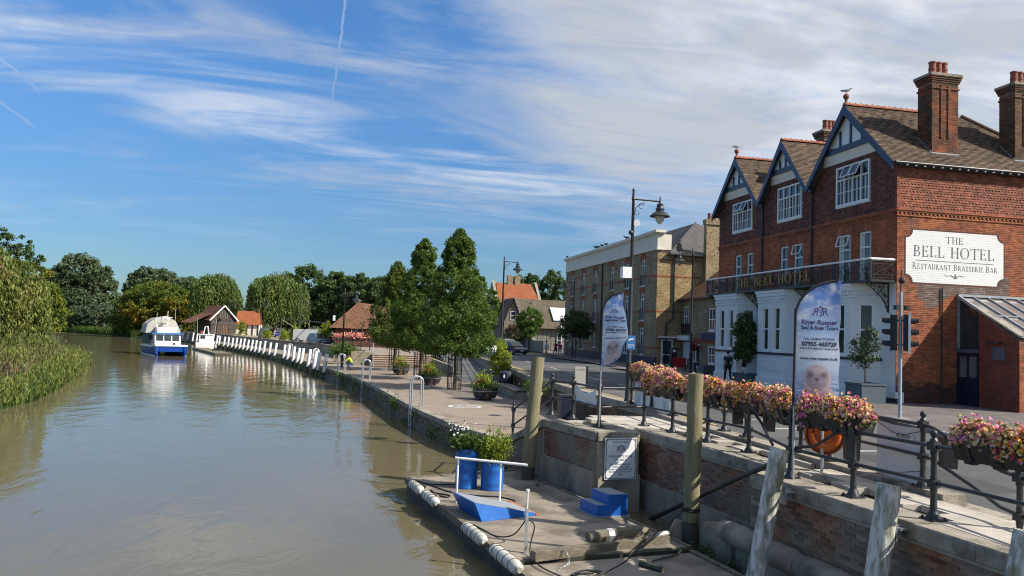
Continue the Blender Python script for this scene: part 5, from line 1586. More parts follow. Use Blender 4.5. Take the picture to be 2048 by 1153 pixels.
def hung_tiles(mb, o, u, n, W, H, test=None, tw=.165, ex=.105, point=.04):
 o, u, n = Vector(o), Vector(u).normalized(), Vector(n).normalized(); Z = Vector((0, 0, 1))
 for r in range(int(H / ex) + 1):
  z = r * ex
  sharp = r % 3 == 1
  off = (r % 2) * tw / 2
  k = -1
  while off + k * tw < W:
   a, b = max(0, off + k * tw), min(W, off + k * tw + tw - .006); k += 1
   if b - a < .02 or z + ex > H + .06: continue
   if test and not test((a + b) / 2, z + ex / 2): continue
   d = .026 + random.uniform(0, .010); m = (a + b) / 2
   P = [o + u * a + Z * (z + ex + .03) + n * .006, o + u * b + Z * (z + ex + .03) + n * .006, o + u * b + Z * z + n * d, o + u * a + Z * z + n * d]
   if sharp:
    P = [P[0], P[1], P[2] + Z * point * .9, o + u * m + Z * (z - point * .4) + n * (d + .004), P[3] + Z * point * .9]
    q = [p - n * .014 for p in P]
    mb.add(P + q, [(0, 1, 2, 3, 4), (2, 7, 8, 3), (3, 8, 9, 4)])
   else:
    q = [p - n * .014 for p in P]
    mb.add(P + q, [(0, 1, 2, 3), (2, 6, 7, 3)])
def roof_tiles(mb, o, u, v, W, L, inside=None, tw=.17, ex=.105):
 o, u, v = Vector(o), Vector(u).normalized(), Vector(v).normalized(); n = u.cross(v).normalized()
 if n.z < 0: n = -n
 for r in range(int(L / ex)):
  off = (r % 2) * tw / 2 + random.uniform(-.01, .01)
  sag = random.uniform(-.004, .004)
  k = -1
  while off + k * tw < W:
   a, b = max(0, off + k * tw), min(W, off + k * tw + tw - .005); k += 1
   if b - a < .02: continue
   if inside and not inside((a + b) / 2, (r + .5) * ex): continue
   d = .030 + random.uniform(0, .012)
   y0 = r * ex + random.uniform(-.004, .004)
   P = [o + u * a + v * y0 + n * (d + sag), o + u * b + v * y0 + n * (d + sag), o + u * b + v * (y0 + ex + .02) + n * (.012 + sag), o + u * a + v * (y0 + ex + .02) + n * (.012 + sag)]
   q = [P[0] - n * .016, P[1] - n * .016]
   mb.add(P + q, [(0, 1, 2, 3), (4, 5, 1, 0)])
FX, YC, YE, EZ = 22.21, 28.87, 45.1, 10.15
UX, NX, NY = Vector((0, -1, 0)), Vector((-1, 0, 0)), Vector((0, -1, 0))      # facade runs -Y when read from the street
ht = thing('hotel', 'red brick hotel with three navy half-timbered gables and a painted name on its side', 'hotel', (FX, YC, .1))
BX1 = 31.3
mb = MB()
w1s = [(30.52, 31.39), (31.97, 32.91), (35.82, 36.69), (37.21, 37.99), (40.85, 41.6), (42.19, 42.98)]
hol = [(YE - b, YE - a, 5.16 - 5.12, 7.50 - 5.12) for a, b in w1s]
wall_holes(mb, (FX, YE, 5.12), UX, NX, YE - YC, 2.9, hol, th=.34)
mb.box(FX + .35, YC + .02, 0, BX1, YE, EZ - .1)
mb.build('wall_core', 'mortar_red', ht)
MB().box(FX + .36, YC + .6, 5.14, FX + .9, YE - .3, 7.6).build('room_dark', 'dark', ht) if False else None
mb = MB()
brick_panel(mb, (FX, YE, 5.14), UX, (0, 0, 1), NX, courses(YE - YC, 2.78, [(a, b, c, d) for a, b, c, d in hol]), d=.014)
mb.build('front_brickwork', 'brick_front', ht, kind='stuff')
SX0, SX1, SZ0, SZ1 = 22.62, 27.40, 5.16, 7.36
cs = courses(BX1 - FX, 7.9, [])
ma, mg = MB(), MB()
grey = [c for c in cs if .9 < c[0] < 5.4 and 4.25 + .3 * math.sin(c[0] * 3) < c[2] < 5.2 + (.25 if c[0] > 4.8 else 0)]
gs = set(grey)
base_dark = [c for c in cs if c not in gs and c[2] < .75 + .12 * math.sin(c[0] * 5)]  # darker bricks in the lowest courses, with a wavy upper edge
ss = set(base_dark)
brick_panel(ma, (FX, YC + .02, .1), (1, 0, 0), (0, 0, 1), NY, [c for c in cs if c not in gs and c not in ss], d=.034)
ma.build('side_brickwork', 'brick_red', ht, kind='stuff')
M['brick_grey'] = mat('grey_weathered_brick', (.16, .10, .085), (.22, .17, .15), rough=.92, scale=3, island=.3, bump=.3, bscale=50)
M['brick_dark'] = mat('dark_base_brick', (.12, .042, .030), (.07, .034, .030), rough=.92, scale=2, island=.35, bump=.3, bscale=50)
brick_panel(mg, (FX, YC + .02, .1), (1, 0, 0), (0, 0, 1), NY, grey, d=.034)
mg.build('repointed_brickwork', 'brick_grey', ht, kind='stuff')
mg = MB(); brick_panel(mg, (FX, YC + .02, .1), (1, 0, 0), (0, 0, 1), NY, base_dark, d=.034)
mg.build('base_brickwork', 'brick_dark', ht, kind='stuff')
def notched(x0, x1, z0, z1, r, k=6):
 P = []
 for cx, cz, a0 in ((x0, z0, 90), (x1, z0, 180), (x1, z1, 270), (x0, z1, 0)):
  for i in range(k + 1):
   t = rd(a0 - 90 * i / k)
   P.append((cx + r * math.cos(t), cz + r * math.sin(t)))
 return P
def plate(P, y, th): return MB().prism([(x, y, z) for x, z in P], (0, -th, 0))
sp = notched(SX0, SX1, SZ0, SZ1, .34)
sgn = plate(notched(SX0 - .07, SX1 + .07, SZ0 - .07, SZ1 + .07, .33), YC + .02, .038).build('sign_border', 'brick_dark', ht)
sgp = plate(sp, YC + .02, .044).build('sign_panel', 'white_brick', ht, uv=True)
tx = MB(); cxs = (SX0 + SX1) / 2
sfn = lambda x, z: Vector((x, YC - .028, z))
serif_on(tx, 'THE', .30, sfn, cxs - .05, 6.86, .86)
serif_on(tx, 'BELL HOTEL', .46, sfn, cxs - .05, 6.26, 3.95)
tx.box(SX0 + .45, YC - .029, 6.085, SX1 - .50, YC - .0275, 6.105)
serif_on(tx, 'RESTAURANT BRASSERIE BAR', .26, sfn, cxs, 5.74, 4.15, small=.80)
tx.build('sign_lettering', 'ink', sgp)
bell = MB()
for s in (-1, 1):
 pts = [sfn(cxs + s * x, z) for x, z in ((.12, 5.46), (.2, 5.53), (.3, 5.51), (.42, 5.49), (.55, 5.54))]
 bell.tube(pts, [.012, .012, .010, .008, .004], 5)
 bell.tube([sfn(cxs + s * x, z) for x, z in ((.09, 5.42), (.11, 5.48), (.15, 5.5))], .008, 5)
bell.poly([sfn(cxs + x, z) for x, z in ((-.075, 5.39), (.075, 5.39), (.06, 5.43), (.045, 5.53), (.02, 5.56), (-.02, 5.56), (-.045, 5.53), (-.06, 5.43))])
bell.ball(sfn(cxs, 5.585), .018, 6)
bell.build('bell_motif', 'ink', sgp)
mb = MB(); dn = MB()
for (o, u, n, L) in (((FX, YE, 0), UX, NX, YE - YC + .07), ((FX - .07, YC, 0), Vector((1, 0, 0)), NY, BX1 - FX + .07)):
 o = Vector(o)
 for z0, z1, p in ((7.93, 8.0, .05), (8.09, 8.16, .08), (8.16, 8.22, .11)):
  mb.frame_box(o + Vector((0, 0, z0)) + n * .0, u * L, n * p, (0, 0, z1 - z0 - .002))
 a = 0
 while a < L - .1:
  dn.frame_box(o + u * a + Vector((0, 0, 8.0)), u * .11, n * .07, (0, 0, .088)); a += .2
mb.build('string_course', 'brick_red', ht); dn.build('dentil', 'brick_red', ht, kind='stuff')
w2s = [(30.61, 33.05, 8.85, 10.72), (35.95, 38.24, 8.85, 10.66), (40.96, 43.30, 8.85, 10.58)]
GB = [(28.62, 35.0, 32.0, 13.45), (35.0, 39.78, 37.4, 13.08), (39.78, 45.35, 42.5, 13.22)]   # y0, y1, apex y, apex z
VZ = 10.15
def roof_z(y):
 for y0, y1, ya, za in GB:
  if y0 <= y <= y1: return VZ + (za - VZ) * ((y - y0) / (ya - y0) if y < ya else (y1 - y) / (y1 - ya))
 return VZ
mb = MB()
wall_holes(mb, (FX, YE, 8.2), UX, NX, YE - YC, 1.95, [(YE - b, YE - a, c - 8.2, d - 8.2) for a, b, c, d in w2s], th=.34)
for y0, y1, ya, za in GB:
 ys0, ys1 = max(y0, YC), min(y1, YE)
 w = next(w for w in w2s if y0 < w[0] < y1)
 for (a, b) in ((ys0, w[0]), (w[1], ys1)):
  P = [(a, VZ), (b, VZ), (b, min(11.0, roof_z(b) - .1)), (a, min(11.0, roof_z(a) - .1))]
  if a < w[0]: P = [(a, VZ), (b, VZ), (b, 11.0)] + ([(a + (11.0 - VZ) / (za - VZ) * (ya - y0) + (y0 - a), 11.0)])
  else: P = [(a, VZ), (b, VZ), (b - (11.0 - VZ) / (za - VZ) * (y1 - ya) - (b - y1) * 0, 11.0), (a, 11.0)]
  mb.prism([(FX, y, z) for y, z in P], (.34, 0, 0))
 mb.prism([(FX, w[0], w[3]), (FX, w[1], w[3]), (FX, w[1], 11.0), (FX, w[0], 11.0)], (.34, 0, 0))
mb.build('upper_wall', 'mortar_red', ht)
mb = MB()
def front_ok(a, z):
 y, zz = YE - a, z + 8.24
 if zz > 10.98 or zz > roof_z(y) - .12: return False
 return not any(w[0] - .03 < y < w[1] + .03 and w[2] - .05 < zz < w[3] + .03 for w in w2s)
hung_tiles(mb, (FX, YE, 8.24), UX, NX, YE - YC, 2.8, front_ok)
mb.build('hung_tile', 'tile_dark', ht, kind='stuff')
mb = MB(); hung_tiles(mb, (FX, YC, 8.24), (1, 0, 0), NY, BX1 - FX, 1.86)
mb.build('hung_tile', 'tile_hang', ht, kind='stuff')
mb = MB()
for i in range(17):
 mb.box(FX - .05, YC - .05, 8.25 + i * .11, FX + .08, YC + .08, 8.25 + i * .11 + .1)
mb.build('corner_tile', 'tile_hang', ht, kind='stuff')
RX0, RXR, RXE = 21.78, 28.0, 31.6
OV = .28
deck, tiles = MB(), MB()
for gi, (y0, y1, ya, za) in enumerate(GB):
 ye0 = y0 - (0 if gi else 0); ye1 = y1
 for s, yb in ((0, ye0), (1, ye1)):
  e0, e1 = Vector((RX0, yb, VZ)), Vector((RXE, yb, VZ))
  r0, r1 = Vector((RX0, ya, za)), Vector((RXR, ya, za))
  deck.add([e0, e1, r1, r0] + [p - Vector((0, 0, .1)) for p in (e0, e1, r1, r0)], [(0, 1, 2, 3), (4, 5, 6, 7), (0, 1, 5, 4), (1, 2, 6, 5), (3, 0, 4, 7)])
  if s == 0:
   L = (r0 - e0).length; v = (r0 - e0) / L
   Wd = RXE - RX0 if gi == 0 else 5.5
   roof_tiles(tiles, e0 - v * .06, (1, 0, 0), v, Wd, L + .04, (lambda a, b, L=L: a < (RXE - RX0) - (b / L) * (RXE - RXR)) if gi == 0 else None)
 deck.add([(RXE, ye0, VZ), (RXE, ye1, VZ), (RXR, ya, za)], [(0, 1, 2)])
deck.build('roof', 'slate', ht, uv=True)
tiles.build('roof_tile', 'tile_roof', ht, kind='stuff')
for gi, (y0, y1, ya, za) in enumerate(GB):
 k = 0; x = RX0 + .02
 end = RXR if gi == 0 else 27
 rt = MB()
 while x < end - .2:
  L = .30
  rt.prism([(x, ya + .13 * math.cos(t), za + .02 + .11 * math.sin(t)) for t in np.linspace(-.2, PI + .2, 8)], (L - .012, 0, 0))
  rt.box(x + L - .05, ya - .03, za + .10, x + L - .012, ya + .03, za + .165)
  x += L
 rt.build('ridge_tile', 'ridge', ht, kind='stuff')
 if gi != 1:
  fz = MB()
  fz.lathe((RX0 + .12, ya, za + .08), [(.10, 0), (.07, .05), (.05, .15), (.08, .17), (.05, .19), (.11, .24), (.14, .33), (.11, .42), (.05, .46), (.03, .48)], 12)
  fz.build('finial', 'pot', ht, smooth=50)
mb = MB(); mb.tube([(RXE, GB[0][0], VZ + .05), (RXR, GB[0][2], GB[0][3] + .05)], .10, 8); mb.build('hip_tile', 'tile_roof', ht)
for gi, (y0, y1, ya, za) in enumerate(GB):
 vb = MB()
 for yb in (y0, y1):
  p, q = Vector((RX0 - .03, yb, VZ - .12)), Vector((RX0 - .03, ya, za - .12))
  d = (q - p).normalized(); up = Vector((0, 0, 1))
  inner = Vector((0, (ya - yb), -(za - VZ))).normalized()
  hh = .34
  dn_ = Vector((0, 0, -hh))
  vb.prism([p + up * .14, q + up * .14, q + dn_ + up * .14 + Vector((0, 0, -.12)), p + dn_ + up * .14], (.06, 0, 0))
 vb.build('bargeboard', 'navy', ht)
 zb = 11.42
 half = lambda z: ((za - z) / (za - VZ))
 yl = ya - (ya - y0) * half(zb) ; yr = ya + (y1 - ya) * half(zb)
 MB().prism([(FX - .20, yl, zb), (FX - .20, yr, zb), (FX - .20, ya + .02, za - .35), (FX - .20, ya - .02, za - .35)], (.1, 0, 0)).build('gable_panel', 'white', ht)
 MB().box(FX - .30, yl + .34, zb - .05, FX - .18, yr - .34, zb + .20).build('gable_beam', 'navy', ht)
 for k, fy in enumerate((-.52, -.12, .28, .62)):
  y = ya + (y1 - ya) * half(zb) * fy if fy > 0 else ya + (ya - y0) * half(zb) * fy
  yy_ = abs(fy)
  zt = za - .52 - (za - zb) * yy_
  if zt > zb + .25: MB().box(FX - .26, y - .05, zb + .2, FX - .18, y + .05, zt).build('gable_stud', 'navy', ht)
 zc_ = 10.96
 yl2 = ya - (ya - y0) * half(zc_); yr2 = ya + (y1 - ya) * half(zc_)
 cv = MB()
 cv.add([(FX - .22, yl + .1, zb - .05), (FX - .22, yr - .1, zb - .05), (FX - .06, yr2 - .15, zc_ + .1), (FX - .06, yl2 + .15, zc_ + .1), (FX - .02, yr2 - .1, zc_), (FX - .02, yl2 + .1, zc_)], [(0, 1, 2, 3), (3, 2, 4, 5)])
 cv.build('cove', 'white', ht)
MB().tube([(RX0 + .1, YC - .30, EZ - .04), (BX1, YC - .30, EZ - .04)], .07, 8).build('gutter', 'iron', ht, smooth=50)
MB().box(FX, YC - .22, EZ - .16, BX1, YC - .0, EZ - .06).build('fascia', 'iron', ht)
rf = MB()
for x in np.arange(FX + .2, BX1, .42): rf.box(x, YC - .33, EZ - .14, x + .06, YC - .24, EZ - .08)
rf.build('rafter_end', 'white', ht, kind='stuff')
for y in (34.98, 39.76):
 MB().tube([(FX - .10, y, VZ - .1), (FX - .10, y, 5.2)], .055, 8).build('drainpipe', 'iron', ht, smooth=50)
 MB().box(FX - .22, y - .14, VZ - .25, FX - .02, y + .14, VZ + .02).build('rain_hopper', 'iron', ht)
for i, (a, b, c, d) in enumerate(w2s):
 f = window(ht, (FX, b, c), UX, NX, b - a, d - c, cols=4, rail=.66, bars=((.05, .64, 8, 2),), fw=.085, set_back=.02, depth=.10, pane='glass_blue')
 W4 = (b - a) / 4
 if i != 1:          # tilted top lights
  for k in ((1, 2) if i == 0 else (1, 2)):
   o = Vector((FX - .08, b - k * W4 - .04, c + (d - c) * .97)); h_ = (d - c) * .29
   v = Vector((-.42, 0, -.91)) * h_
   s = MB()
   for p, q in ((o, o + v), (o + UX * (W4 - .08), o + UX * (W4 - .08) + v), (o, o + UX * (W4 - .08)), (o + v, o + v + UX * (W4 - .08))): s.bar(p, q, .05, .04)
   s.build('open_light', 'white', f)
   MB().quad(o, o + UX * (W4 - .08), o + v + UX * (W4 - .08), o + v).build('pane', 'glass', f)
for i, (a, b) in enumerate(w1s):
 f = window(ht, (FX, b, 5.16), UX, NX, b - a, 2.34, rail=.70, fw=.09, set_back=.14, depth=.09, cill=False, pane='glass', curtain=(i in (0, 1)))
 if i in (1, 2):
  o = Vector((FX - .06, b - .06, 7.44)); v = Vector((-.12, 0, -.46)); w = (b - a) - .12
  s = MB()
  for p, q in ((o, o + v), (o + UX * w, o + UX * w + v), (o, o + UX * w), (o + v, o + v + UX * w)): s.bar(p, q, .05, .04)
  s.build('open_light', 'white', f)
for a, b in ((30.4, 33.0), (35.7, 38.1), (40.75, 43.1)):      # flat brick arches
 mb = MB()
 for k in range(int((b - a) / .078)):
  mb.box(FX - .03, a + k * .078, 7.50, FX + .0, a + k * .078 + .066, 7.80)
 mb.build('brick_arch', 'brick_red', ht, kind='stuff')
mb = MB()
mb.box(FX, YC - .002, .55, FX + .34, YE, 5.12); mb.box(FX - .06, YC - .062, .08, FX + .34, YE, .55)
mb.build('white_wall', 'white_brick', ht, uv=True)
MB().box(FX - .07, YC - .075, .1, FX + .05, YC + .5, .30).build('plinth', 'navy_dark', ht)
def bay(y0, y1):
 X = 21.2
 prof = lambda e: [(FX + .02, y0 - .75 - e), (X - e, y0 - e * .5), (X - e, y1 + e * .5), (FX + .02, y1 + .75 + e)]
 def ring(z0, z1, e, m, nm):
  mbq = MB(); mbq.prism([(x, y, z0) for x, y in prof(e)], (0, 0, z1 - z0)); return mbq.build(nm, m, ht, uv=(m == 'white_brick'))
 ring(.08, .62, .07, 'white_brick', 'bay_plinth')
 P = prof(0)
 faces = [(P[3], P[2]), (P[2], P[1]), (P[1], P[0])]
 mbw = MB()
 wins = []
 for i, (p, q) in enumerate(faces):
  p, q = Vector((*p, .62)), Vector((*q, .62)); L = (q - p).length; u = (q - p) / L; n = Vector((u.y, -u.x, 0))
  if n.x > 0: n = -n
  hs = []
  if i == 1:
   ww = .72
   for c in (L * .29, L * .71): hs.append((c - ww / 2, c + ww / 2, 1.98 - .62, 4.25 - .62))
  else: hs.append((L / 2 - .30, L / 2 + .30, 1.98 - .62, 4.25 - .62))
  wall_holes(mbw, p, u, n, L, 4.98 - .62, hs, th=.16)
  for h in hs: wins.append((p + u * h[0] + Vector((0, 0, h[2])), u, n, h[1] - h[0], h[3] - h[2]))
 mbw.build('bay_wall', 'white_brick', ht, uv=True)
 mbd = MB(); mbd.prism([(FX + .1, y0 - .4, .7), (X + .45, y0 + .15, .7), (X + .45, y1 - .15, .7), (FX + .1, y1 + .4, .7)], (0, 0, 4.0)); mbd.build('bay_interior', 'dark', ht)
 for o, u, n, w, h in wins:
  window(ht, o, u, n, w, h, rail=.50, fw=.09, set_back=.09, depth=.07, name='window', curtain=(w > .65 and y0 > 34))
 ring(1.80, 1.92, .05, 'navy_dark', 'bay_band')
 ring(4.50, 4.58, .05, 'white', 'bay_moulding'); ring(4.80, 4.98, .09, 'white', 'bay_moulding'); ring(4.98, 5.10, .15, 'white', 'bay_cornice')
 dt = MB()
 for y in np.arange(y0 + .05, y1 - .1, .2): dt.box(X - .10, y, 4.60, X, y + .11, 4.76)
 dt.build('bay_dentil', 'white', ht, kind='stuff')
 ap = MB()
 for z in (1.02, 1.48): ap.box(X - .03, y0 + .25, z, X, y1 - .25, z + .04)
 for k in range(3): ap.box(X - .025, y0 + .3, 1.12 + k * .11, X, y1 - .3, 1.17 + k * .11)
 ap.build('bay_apron', 'white', ht)
for y0, y1 in ((30.5, 33.0), (35.75, 38.4), (40.7, 43.3)): bay(y0, y1)
BXF, BY0, BY1 = 21.05, 28.90, 44.3
bal = ht
MB().box(BXF - .03, BY0, 5.105, FX, BY1, 5.20).build('balcony_floor', 'iron', bal)
hrl = MB(); hrl.tube([(FX, BY0 + .03, 6.06), (BXF, BY0 + .03, 6.06), (BXF, BY1, 6.06), (FX, BY1, 6.06)], .045, 8)
hrl.build('balcony_handrail', 'white', bal)
def panel(p, q):
 p, q = Vector(p), Vector(q); L = (q - p).length; u = (q - p) / L; Z = Vector((0, 0, 1))
 mbp = MB()
 at = lambda a, z: p + u * a + Z * z
 for z in (.06, .18, .64, .76): mbp.bar(at(0, z), at(L, z), .026, .026)
 for a in (0, .10, L - .10): mbp.bar(at(a, 0), at(a, .80), .026, .026)
 for a in np.linspace(.16, L - .16, 4): mbp.bar(at(a, .64), at(a, .76), .010, .010); mbp.bar(at(a, .06), at(a, .18), .010, .010)
 mbp.bar(at(.10, .18), at(L - .10, .64), .022, .022); mbp.bar(at(.10, .64), at(L - .10, .18), .022, .022)
 r = min(.17, L * .25)
 mbp.tube([at(L / 2 + r * math.cos(t), .41 + r * math.sin(t)) for t in np.linspace(0, 2 * PI, 13)], .015, 4)
 mbp.bar(at(L / 2, .18), at(L / 2, .64), .012, .012); mbp.bar(at(.1, .41), at(L - .1, .41), .012, .012)
 return mbp.build('balcony_panel', 'iron', bal)
npn = 18
for k in range(npn):
 panel((BXF, lerp(BY1, BY0 + .05, k / npn), 5.22), (BXF, lerp(BY1, BY0 + .05, (k + 1) / npn), 5.22))
panel((BXF + .02, BY0 + .03, 5.22), (FX - .04, BY0 + .03, 5.22)); panel((BXF + .02, BY1, 5.22), (FX - .04, BY1, 5.22))
mb = MB()
for k in range(0, npn + 1, 3): mb.bar((BXF, lerp(BY1, BY0 + .03, k / npn), 5.2), (BXF, lerp(BY1, BY0 + .03, k / npn), 6.05), .045, .045)
mb.build('balcony_post', 'iron', bal)
def letters(p, m, *a, **k):
 serif_on(None, *a, sink=lambda: MB(), out=lambda q: q.build('letter', m, p), **k)
letters(bal, 'gold', 'THE BELL HOTEL', .50, lambda y, z: Vector((BXF - .09, -y, z)), -36.85, 5.36, 7.3, depth=(.045, 0, 0))
for y in (29.35, 34.85, 39.85, 44.15):
 bk_ = MB(); x = lambda a: FX - .02 - a
 bk_.bar((x(0), y, 5.08), (x(0), y, 3.85), .05, .05); bk_.bar((x(0), y, 5.07), (x(1.05), y, 5.07), .05, .05)
 arc = [(x(1.05 - 1.05 * math.sin(t) * .98), y, 3.9 + 1.13 * (1 - 0) * (1 - (math.cos(t)))) for t in np.linspace(0, PI / 2, 9)]
 arc = [(x(.04 + 1.0 * (s ** 1.9)), y, 3.88 + 1.15 * s) for s in np.linspace(0, 1, 10)]
 bk_.tube(arc, .028, 5)
 def scroll(cx, cz, r, turns=1.6, d=1):
  bk_.tube([(x(cx + r * (1 - .75 * s) * math.cos(d * s * turns * 2 * PI)), y, cz + r * (1 - .75 * s) * math.sin(d * s * turns * 2 * PI)) for s in np.linspace(0, 1, 18)], .013, 4)
 scroll(.27, 4.78, .22); scroll(.66, 4.90, .12); scroll(.15, 4.36, .12, d=-1); scroll(.45, 4.93, .08); scroll(.10, 4.08, .07); scroll(.50, 4.66, .09, d=-1); scroll(.20, 4.58, .10); scroll(.82, 5.0, .05); scroll(.40, 4.80, .13, d=-1); scroll(.12, 4.55, .09)
 for a_, z_ in ((.18, 4.20), (.30, 4.45), (.45, 4.68), (.62, 4.85)): bk_.bar((x(.02), y, z_ + .1), (x(a_), y, z_), .018, .018); bk_.bar((x(a_), y, z_), (x(a_ + .05), y, 5.06), .018, .018)
 bk_.build('balcony_bracket', 'iron', bal)
def chimney(x0, x1, y0, y1, zb, zt, pots, m, parent=ht):
 ch = MB(); ch.box(x0, y0, zb, x1, y1, zt - .1)
 c = ch.build('chimney', 'mortar_pale', parent)
 b = MB()
 H = zt - .35 - zb
 runs_ = [((x0, y0), (1, 0, 0), (0, -1, 0), x1 - x0), ((x0, y1), (0, -1, 0), (-1, 0, 0), y1 - y0), ((x1, y0), (0, 1, 0), (1, 0, 0), y1 - y0), ((x1, y1), (-1, 0, 0), (0, 1, 0), x1 - x0)]
 for (p, u, n, L) in runs_:
  brick_panel(b, (*p, zb), u, (0, 0, 1), n, courses(L, H), d=.016)
  if L > 1:           # two shallow ribs
   for s in (.36, .64):
    pp = Vector((*p, zb)) + Vector(u) * (L * s - .06)
    brick_panel(b, pp + Vector(n) * .016, u, (0, 0, 1), n, [(0, .11, z, z + .065) for z in np.arange(H * .25, H - .1, .075)], d=.04)
 for i in range(5):
  e = .02 + .026 * i
  zz = zt - .42 + i * .08
  if i == 0: zz = zt - .62; e = .04
  for (p, u, n, L) in runs_:
   u_, n_ = Vector(u), Vector(n)
   k = max(1, round((L + 2 * e) / .225))
   for j in range(k):
    o = Vector((*p, zz)) - u_ * e + u_ * (L + 2 * e) * j / k
    b.frame_box(o, u_ * ((L + 2 * e) / k - .01), n_ * (e + .012), (0, 0, .068))
 b.build('brickwork', m, c)
 MB().box(x0 - .145, y0 - .145, zt - .06, x1 + .145, y1 + .145, zt + .05).build('chimney_cap', 'coping', c)
 for k in range(pots):
  px = lerp(x0 + .22, x1 - .22, (k + .5) / pots) if pots > 1 else (x0 + x1) / 2
  MB().lathe((px, (y0 + y1) / 2, zt + .04), [(.175, 0), (.165, .05), (.15, .30), (.165, .31), (.165, .36), (.15, .37), (.145, .58), (.165, .60), (.165, .66), (.12, .66), (.11, .5)], 16).build('chimney_pot', 'pot', c, smooth=40)
 MB().box(x0 - .04, y0 - .05, zb - .02, x1 + .04, y0 - .018, zb + .12).build('flashing', 'lead', c)
 for k in range(6):
  yk = y0 + (y1 - y0) * k / 6
  MB().box(x0 - .05, yk, zb + (yk - y0) * .97 + .02, x0 - .018, yk + (y1 - y0) / 6, zb + (yk - y0) * .97 + .22).build('flashing', 'lead', c)
 return c
chimney(24.20, 25.50, 29.30, 30.15, 10.74, 14.30, 3, 'brick_chimney')
chimney(28.42, 29.72, 29.30, 30.15, 10.74, 14.30, 3, 'brick_brown')
chimney(25.6, 27.0, 39.4, 40.2, 10.2, 14.45, 4, 'brick_brown')
# ------------------------------------------------------------ side extension
ex = thing('bar_extension', 'low brick bar extension with lean-to glass roof and navy door beside the hotel', 'extension', (25.1, 27, .1))
EXX, EY0, EY1 = 25.12, 25.7, 28.83
wl_ = MB()
wl_.prism([(EXX, EY0, .08), (EXX, 27.66, .08), (EXX, 27.66, 3.95), (EXX, EY0, 2.88)], (.3, 0, 0))
wl_.box(EXX + .3, EY0, .08, 31, EY0 + .3, 2.85)
wl_.build('wall_core', 'mortar_red', ex)
M['brick_ext'] = mat('smooth_red_brick', (.23, .055, .032), (.18, .045, .030), rough=.9, scale=1.5, island=.22, bump=.3, bscale=50)
b = MB()
cs = [c for c in courses(1.96, 3.9) if c[3] + .08 < 3.95 - .545 * ((c[0] + c[1]) / 2) - .04]
brick_panel(b, (EXX, 27.66, .08), (0, -1, 0), (0, 0, 1), (-1, 0, 0), cs, d=.014)
b.build('brickwork', 'brick_ext', ex, kind='stuff')
b = MB(); brick_panel(b, (EXX, EY0, .08), (1, 0, 0), (0, 0, 1), (0, -1, 0), courses(5.8, 2.76), d=.014)
b.build('brickwork', 'brick_red', ex, kind='stuff')
for k in range(7):
 a0, a1 = k / 7, (k + 1) / 7
 P = lambda s: Vector((EXX - .06, lerp(27.72, EY0 - .08, s), lerp(4.02, 2.93, s)))
 MB().frame_box(P(a0), P(a1) - P(a0) + Vector((0, .012, .006)), (.42, 0, 0), (0, 0, .09)).build('coping_tile', 'coping', ex)
gr = MB()
for k in range(9):
 x = EXX + .02 + k * .72
 gr.bar((x, EY1, 4.66), (x, EY0 - .1, 2.98), .05, .07)
gr.bar((EXX, EY1 - .02, 4.70), (31, EY1 - .02, 4.70), .10, .10); gr.bar((EXX, 27.2, 3.82), (31, 27.2, 3.82), .05, .05)
gr.build('glazing_bar', 'lead', ex)
M['roof_glass'] = mat('dusty_roof_glass', (.22, .20, .19), (.15, .14, .14), rough=.15, scale=1.2)
MB().prism([(EXX + .04, EY1, 4.60), (31, EY1, 4.60), (31, EY0 - .08, 2.93), (EXX + .04, EY0 - .08, 2.93)], (0, 0, .02)).build('roof_pane', 'roof_glass', ex)
MB().box(EXX - .02, EY1 - .06, 2.42, EXX + .10, EY1, 4.68).build('frame_post', 'lead', ex)
MB().prism([(EXX + .06, 27.68, 2.45), (EXX + .06, EY1 - .06, 2.45), (EXX + .06, EY1 - .06, 4.58), (EXX + .06, 27.68, 3.96)], (.03, 0, 0)).build('side_pane', 'glass', ex)
MB().bar((EXX + .02, EY1, 4.66), (EXX + .02, 27.62, 4.0), .09, .12).build('frame_rail', 'lead', ex)
MB().box(EXX - .10, 27.66, 2.30, EXX + .12, EY1, 2.44).build('door_head', 'planter_blue', ex)
d = MB(); d.box(EXX + .02, 27.70, .12, EXX + .08, EY1 - .02, 2.28)
dd = d.build('door', 'navy_dark', ex)
fr = MB()
for a, b in ((27.70, 27.78), (28.21, 28.31), (EY1 - .10, EY1 - .02)): fr.box(EXX - .02, a, .12, EXX + .02, b, 2.28)
for a, b in ((.12, .30), (1.05, 1.25), (2.16, 2.28)):
 for y0_, y1_ in ((27.78, 28.21), (28.31, EY1 - .10)): fr.box(EXX - .015, y0_, a, EXX + .02, y1_, b)
fr.build('door_frame', 'navy_dark', dd)
for a, b in ((27.80, 28.19), (28.33, EY1 - .12)): MB().box(EXX + .0, a, 1.28, EXX + .018, b, 2.14).build('door_pane', 'roof_glass', dd)
pl = MB(); pl.box(EXX - .03, 26.35, 2.05, EXX - .015, 26.95, 2.55)
plq = pl.build('name_plaque', 'planter_blue', ex)
tx = MB(); pfn = lambda y, z: Vector((EXX - .034, 26.65 - y, z))
text_on(tx, 'QUAYSIDE BAR', .065, pfn, 0, 2.41, width=.48); text_on(tx, '&', .06, pfn, 0, 2.28, width=.06); text_on(tx, 'BRASSERIE', .065, pfn, 0, 2.14, width=.36)
tx.build('plaque_lettering', 'gold', plq)
MB().box(EXX - .14, 26.5, 2.70, EXX - .02, 27.25, 2.75).build('plaque_light', 'iron', ex)
o = MB().tube([(24.35, YC - .06, .15), (24.35, YC - .06, 5.0)], .03, 6).build('cable_pipe', 'iron', ht)
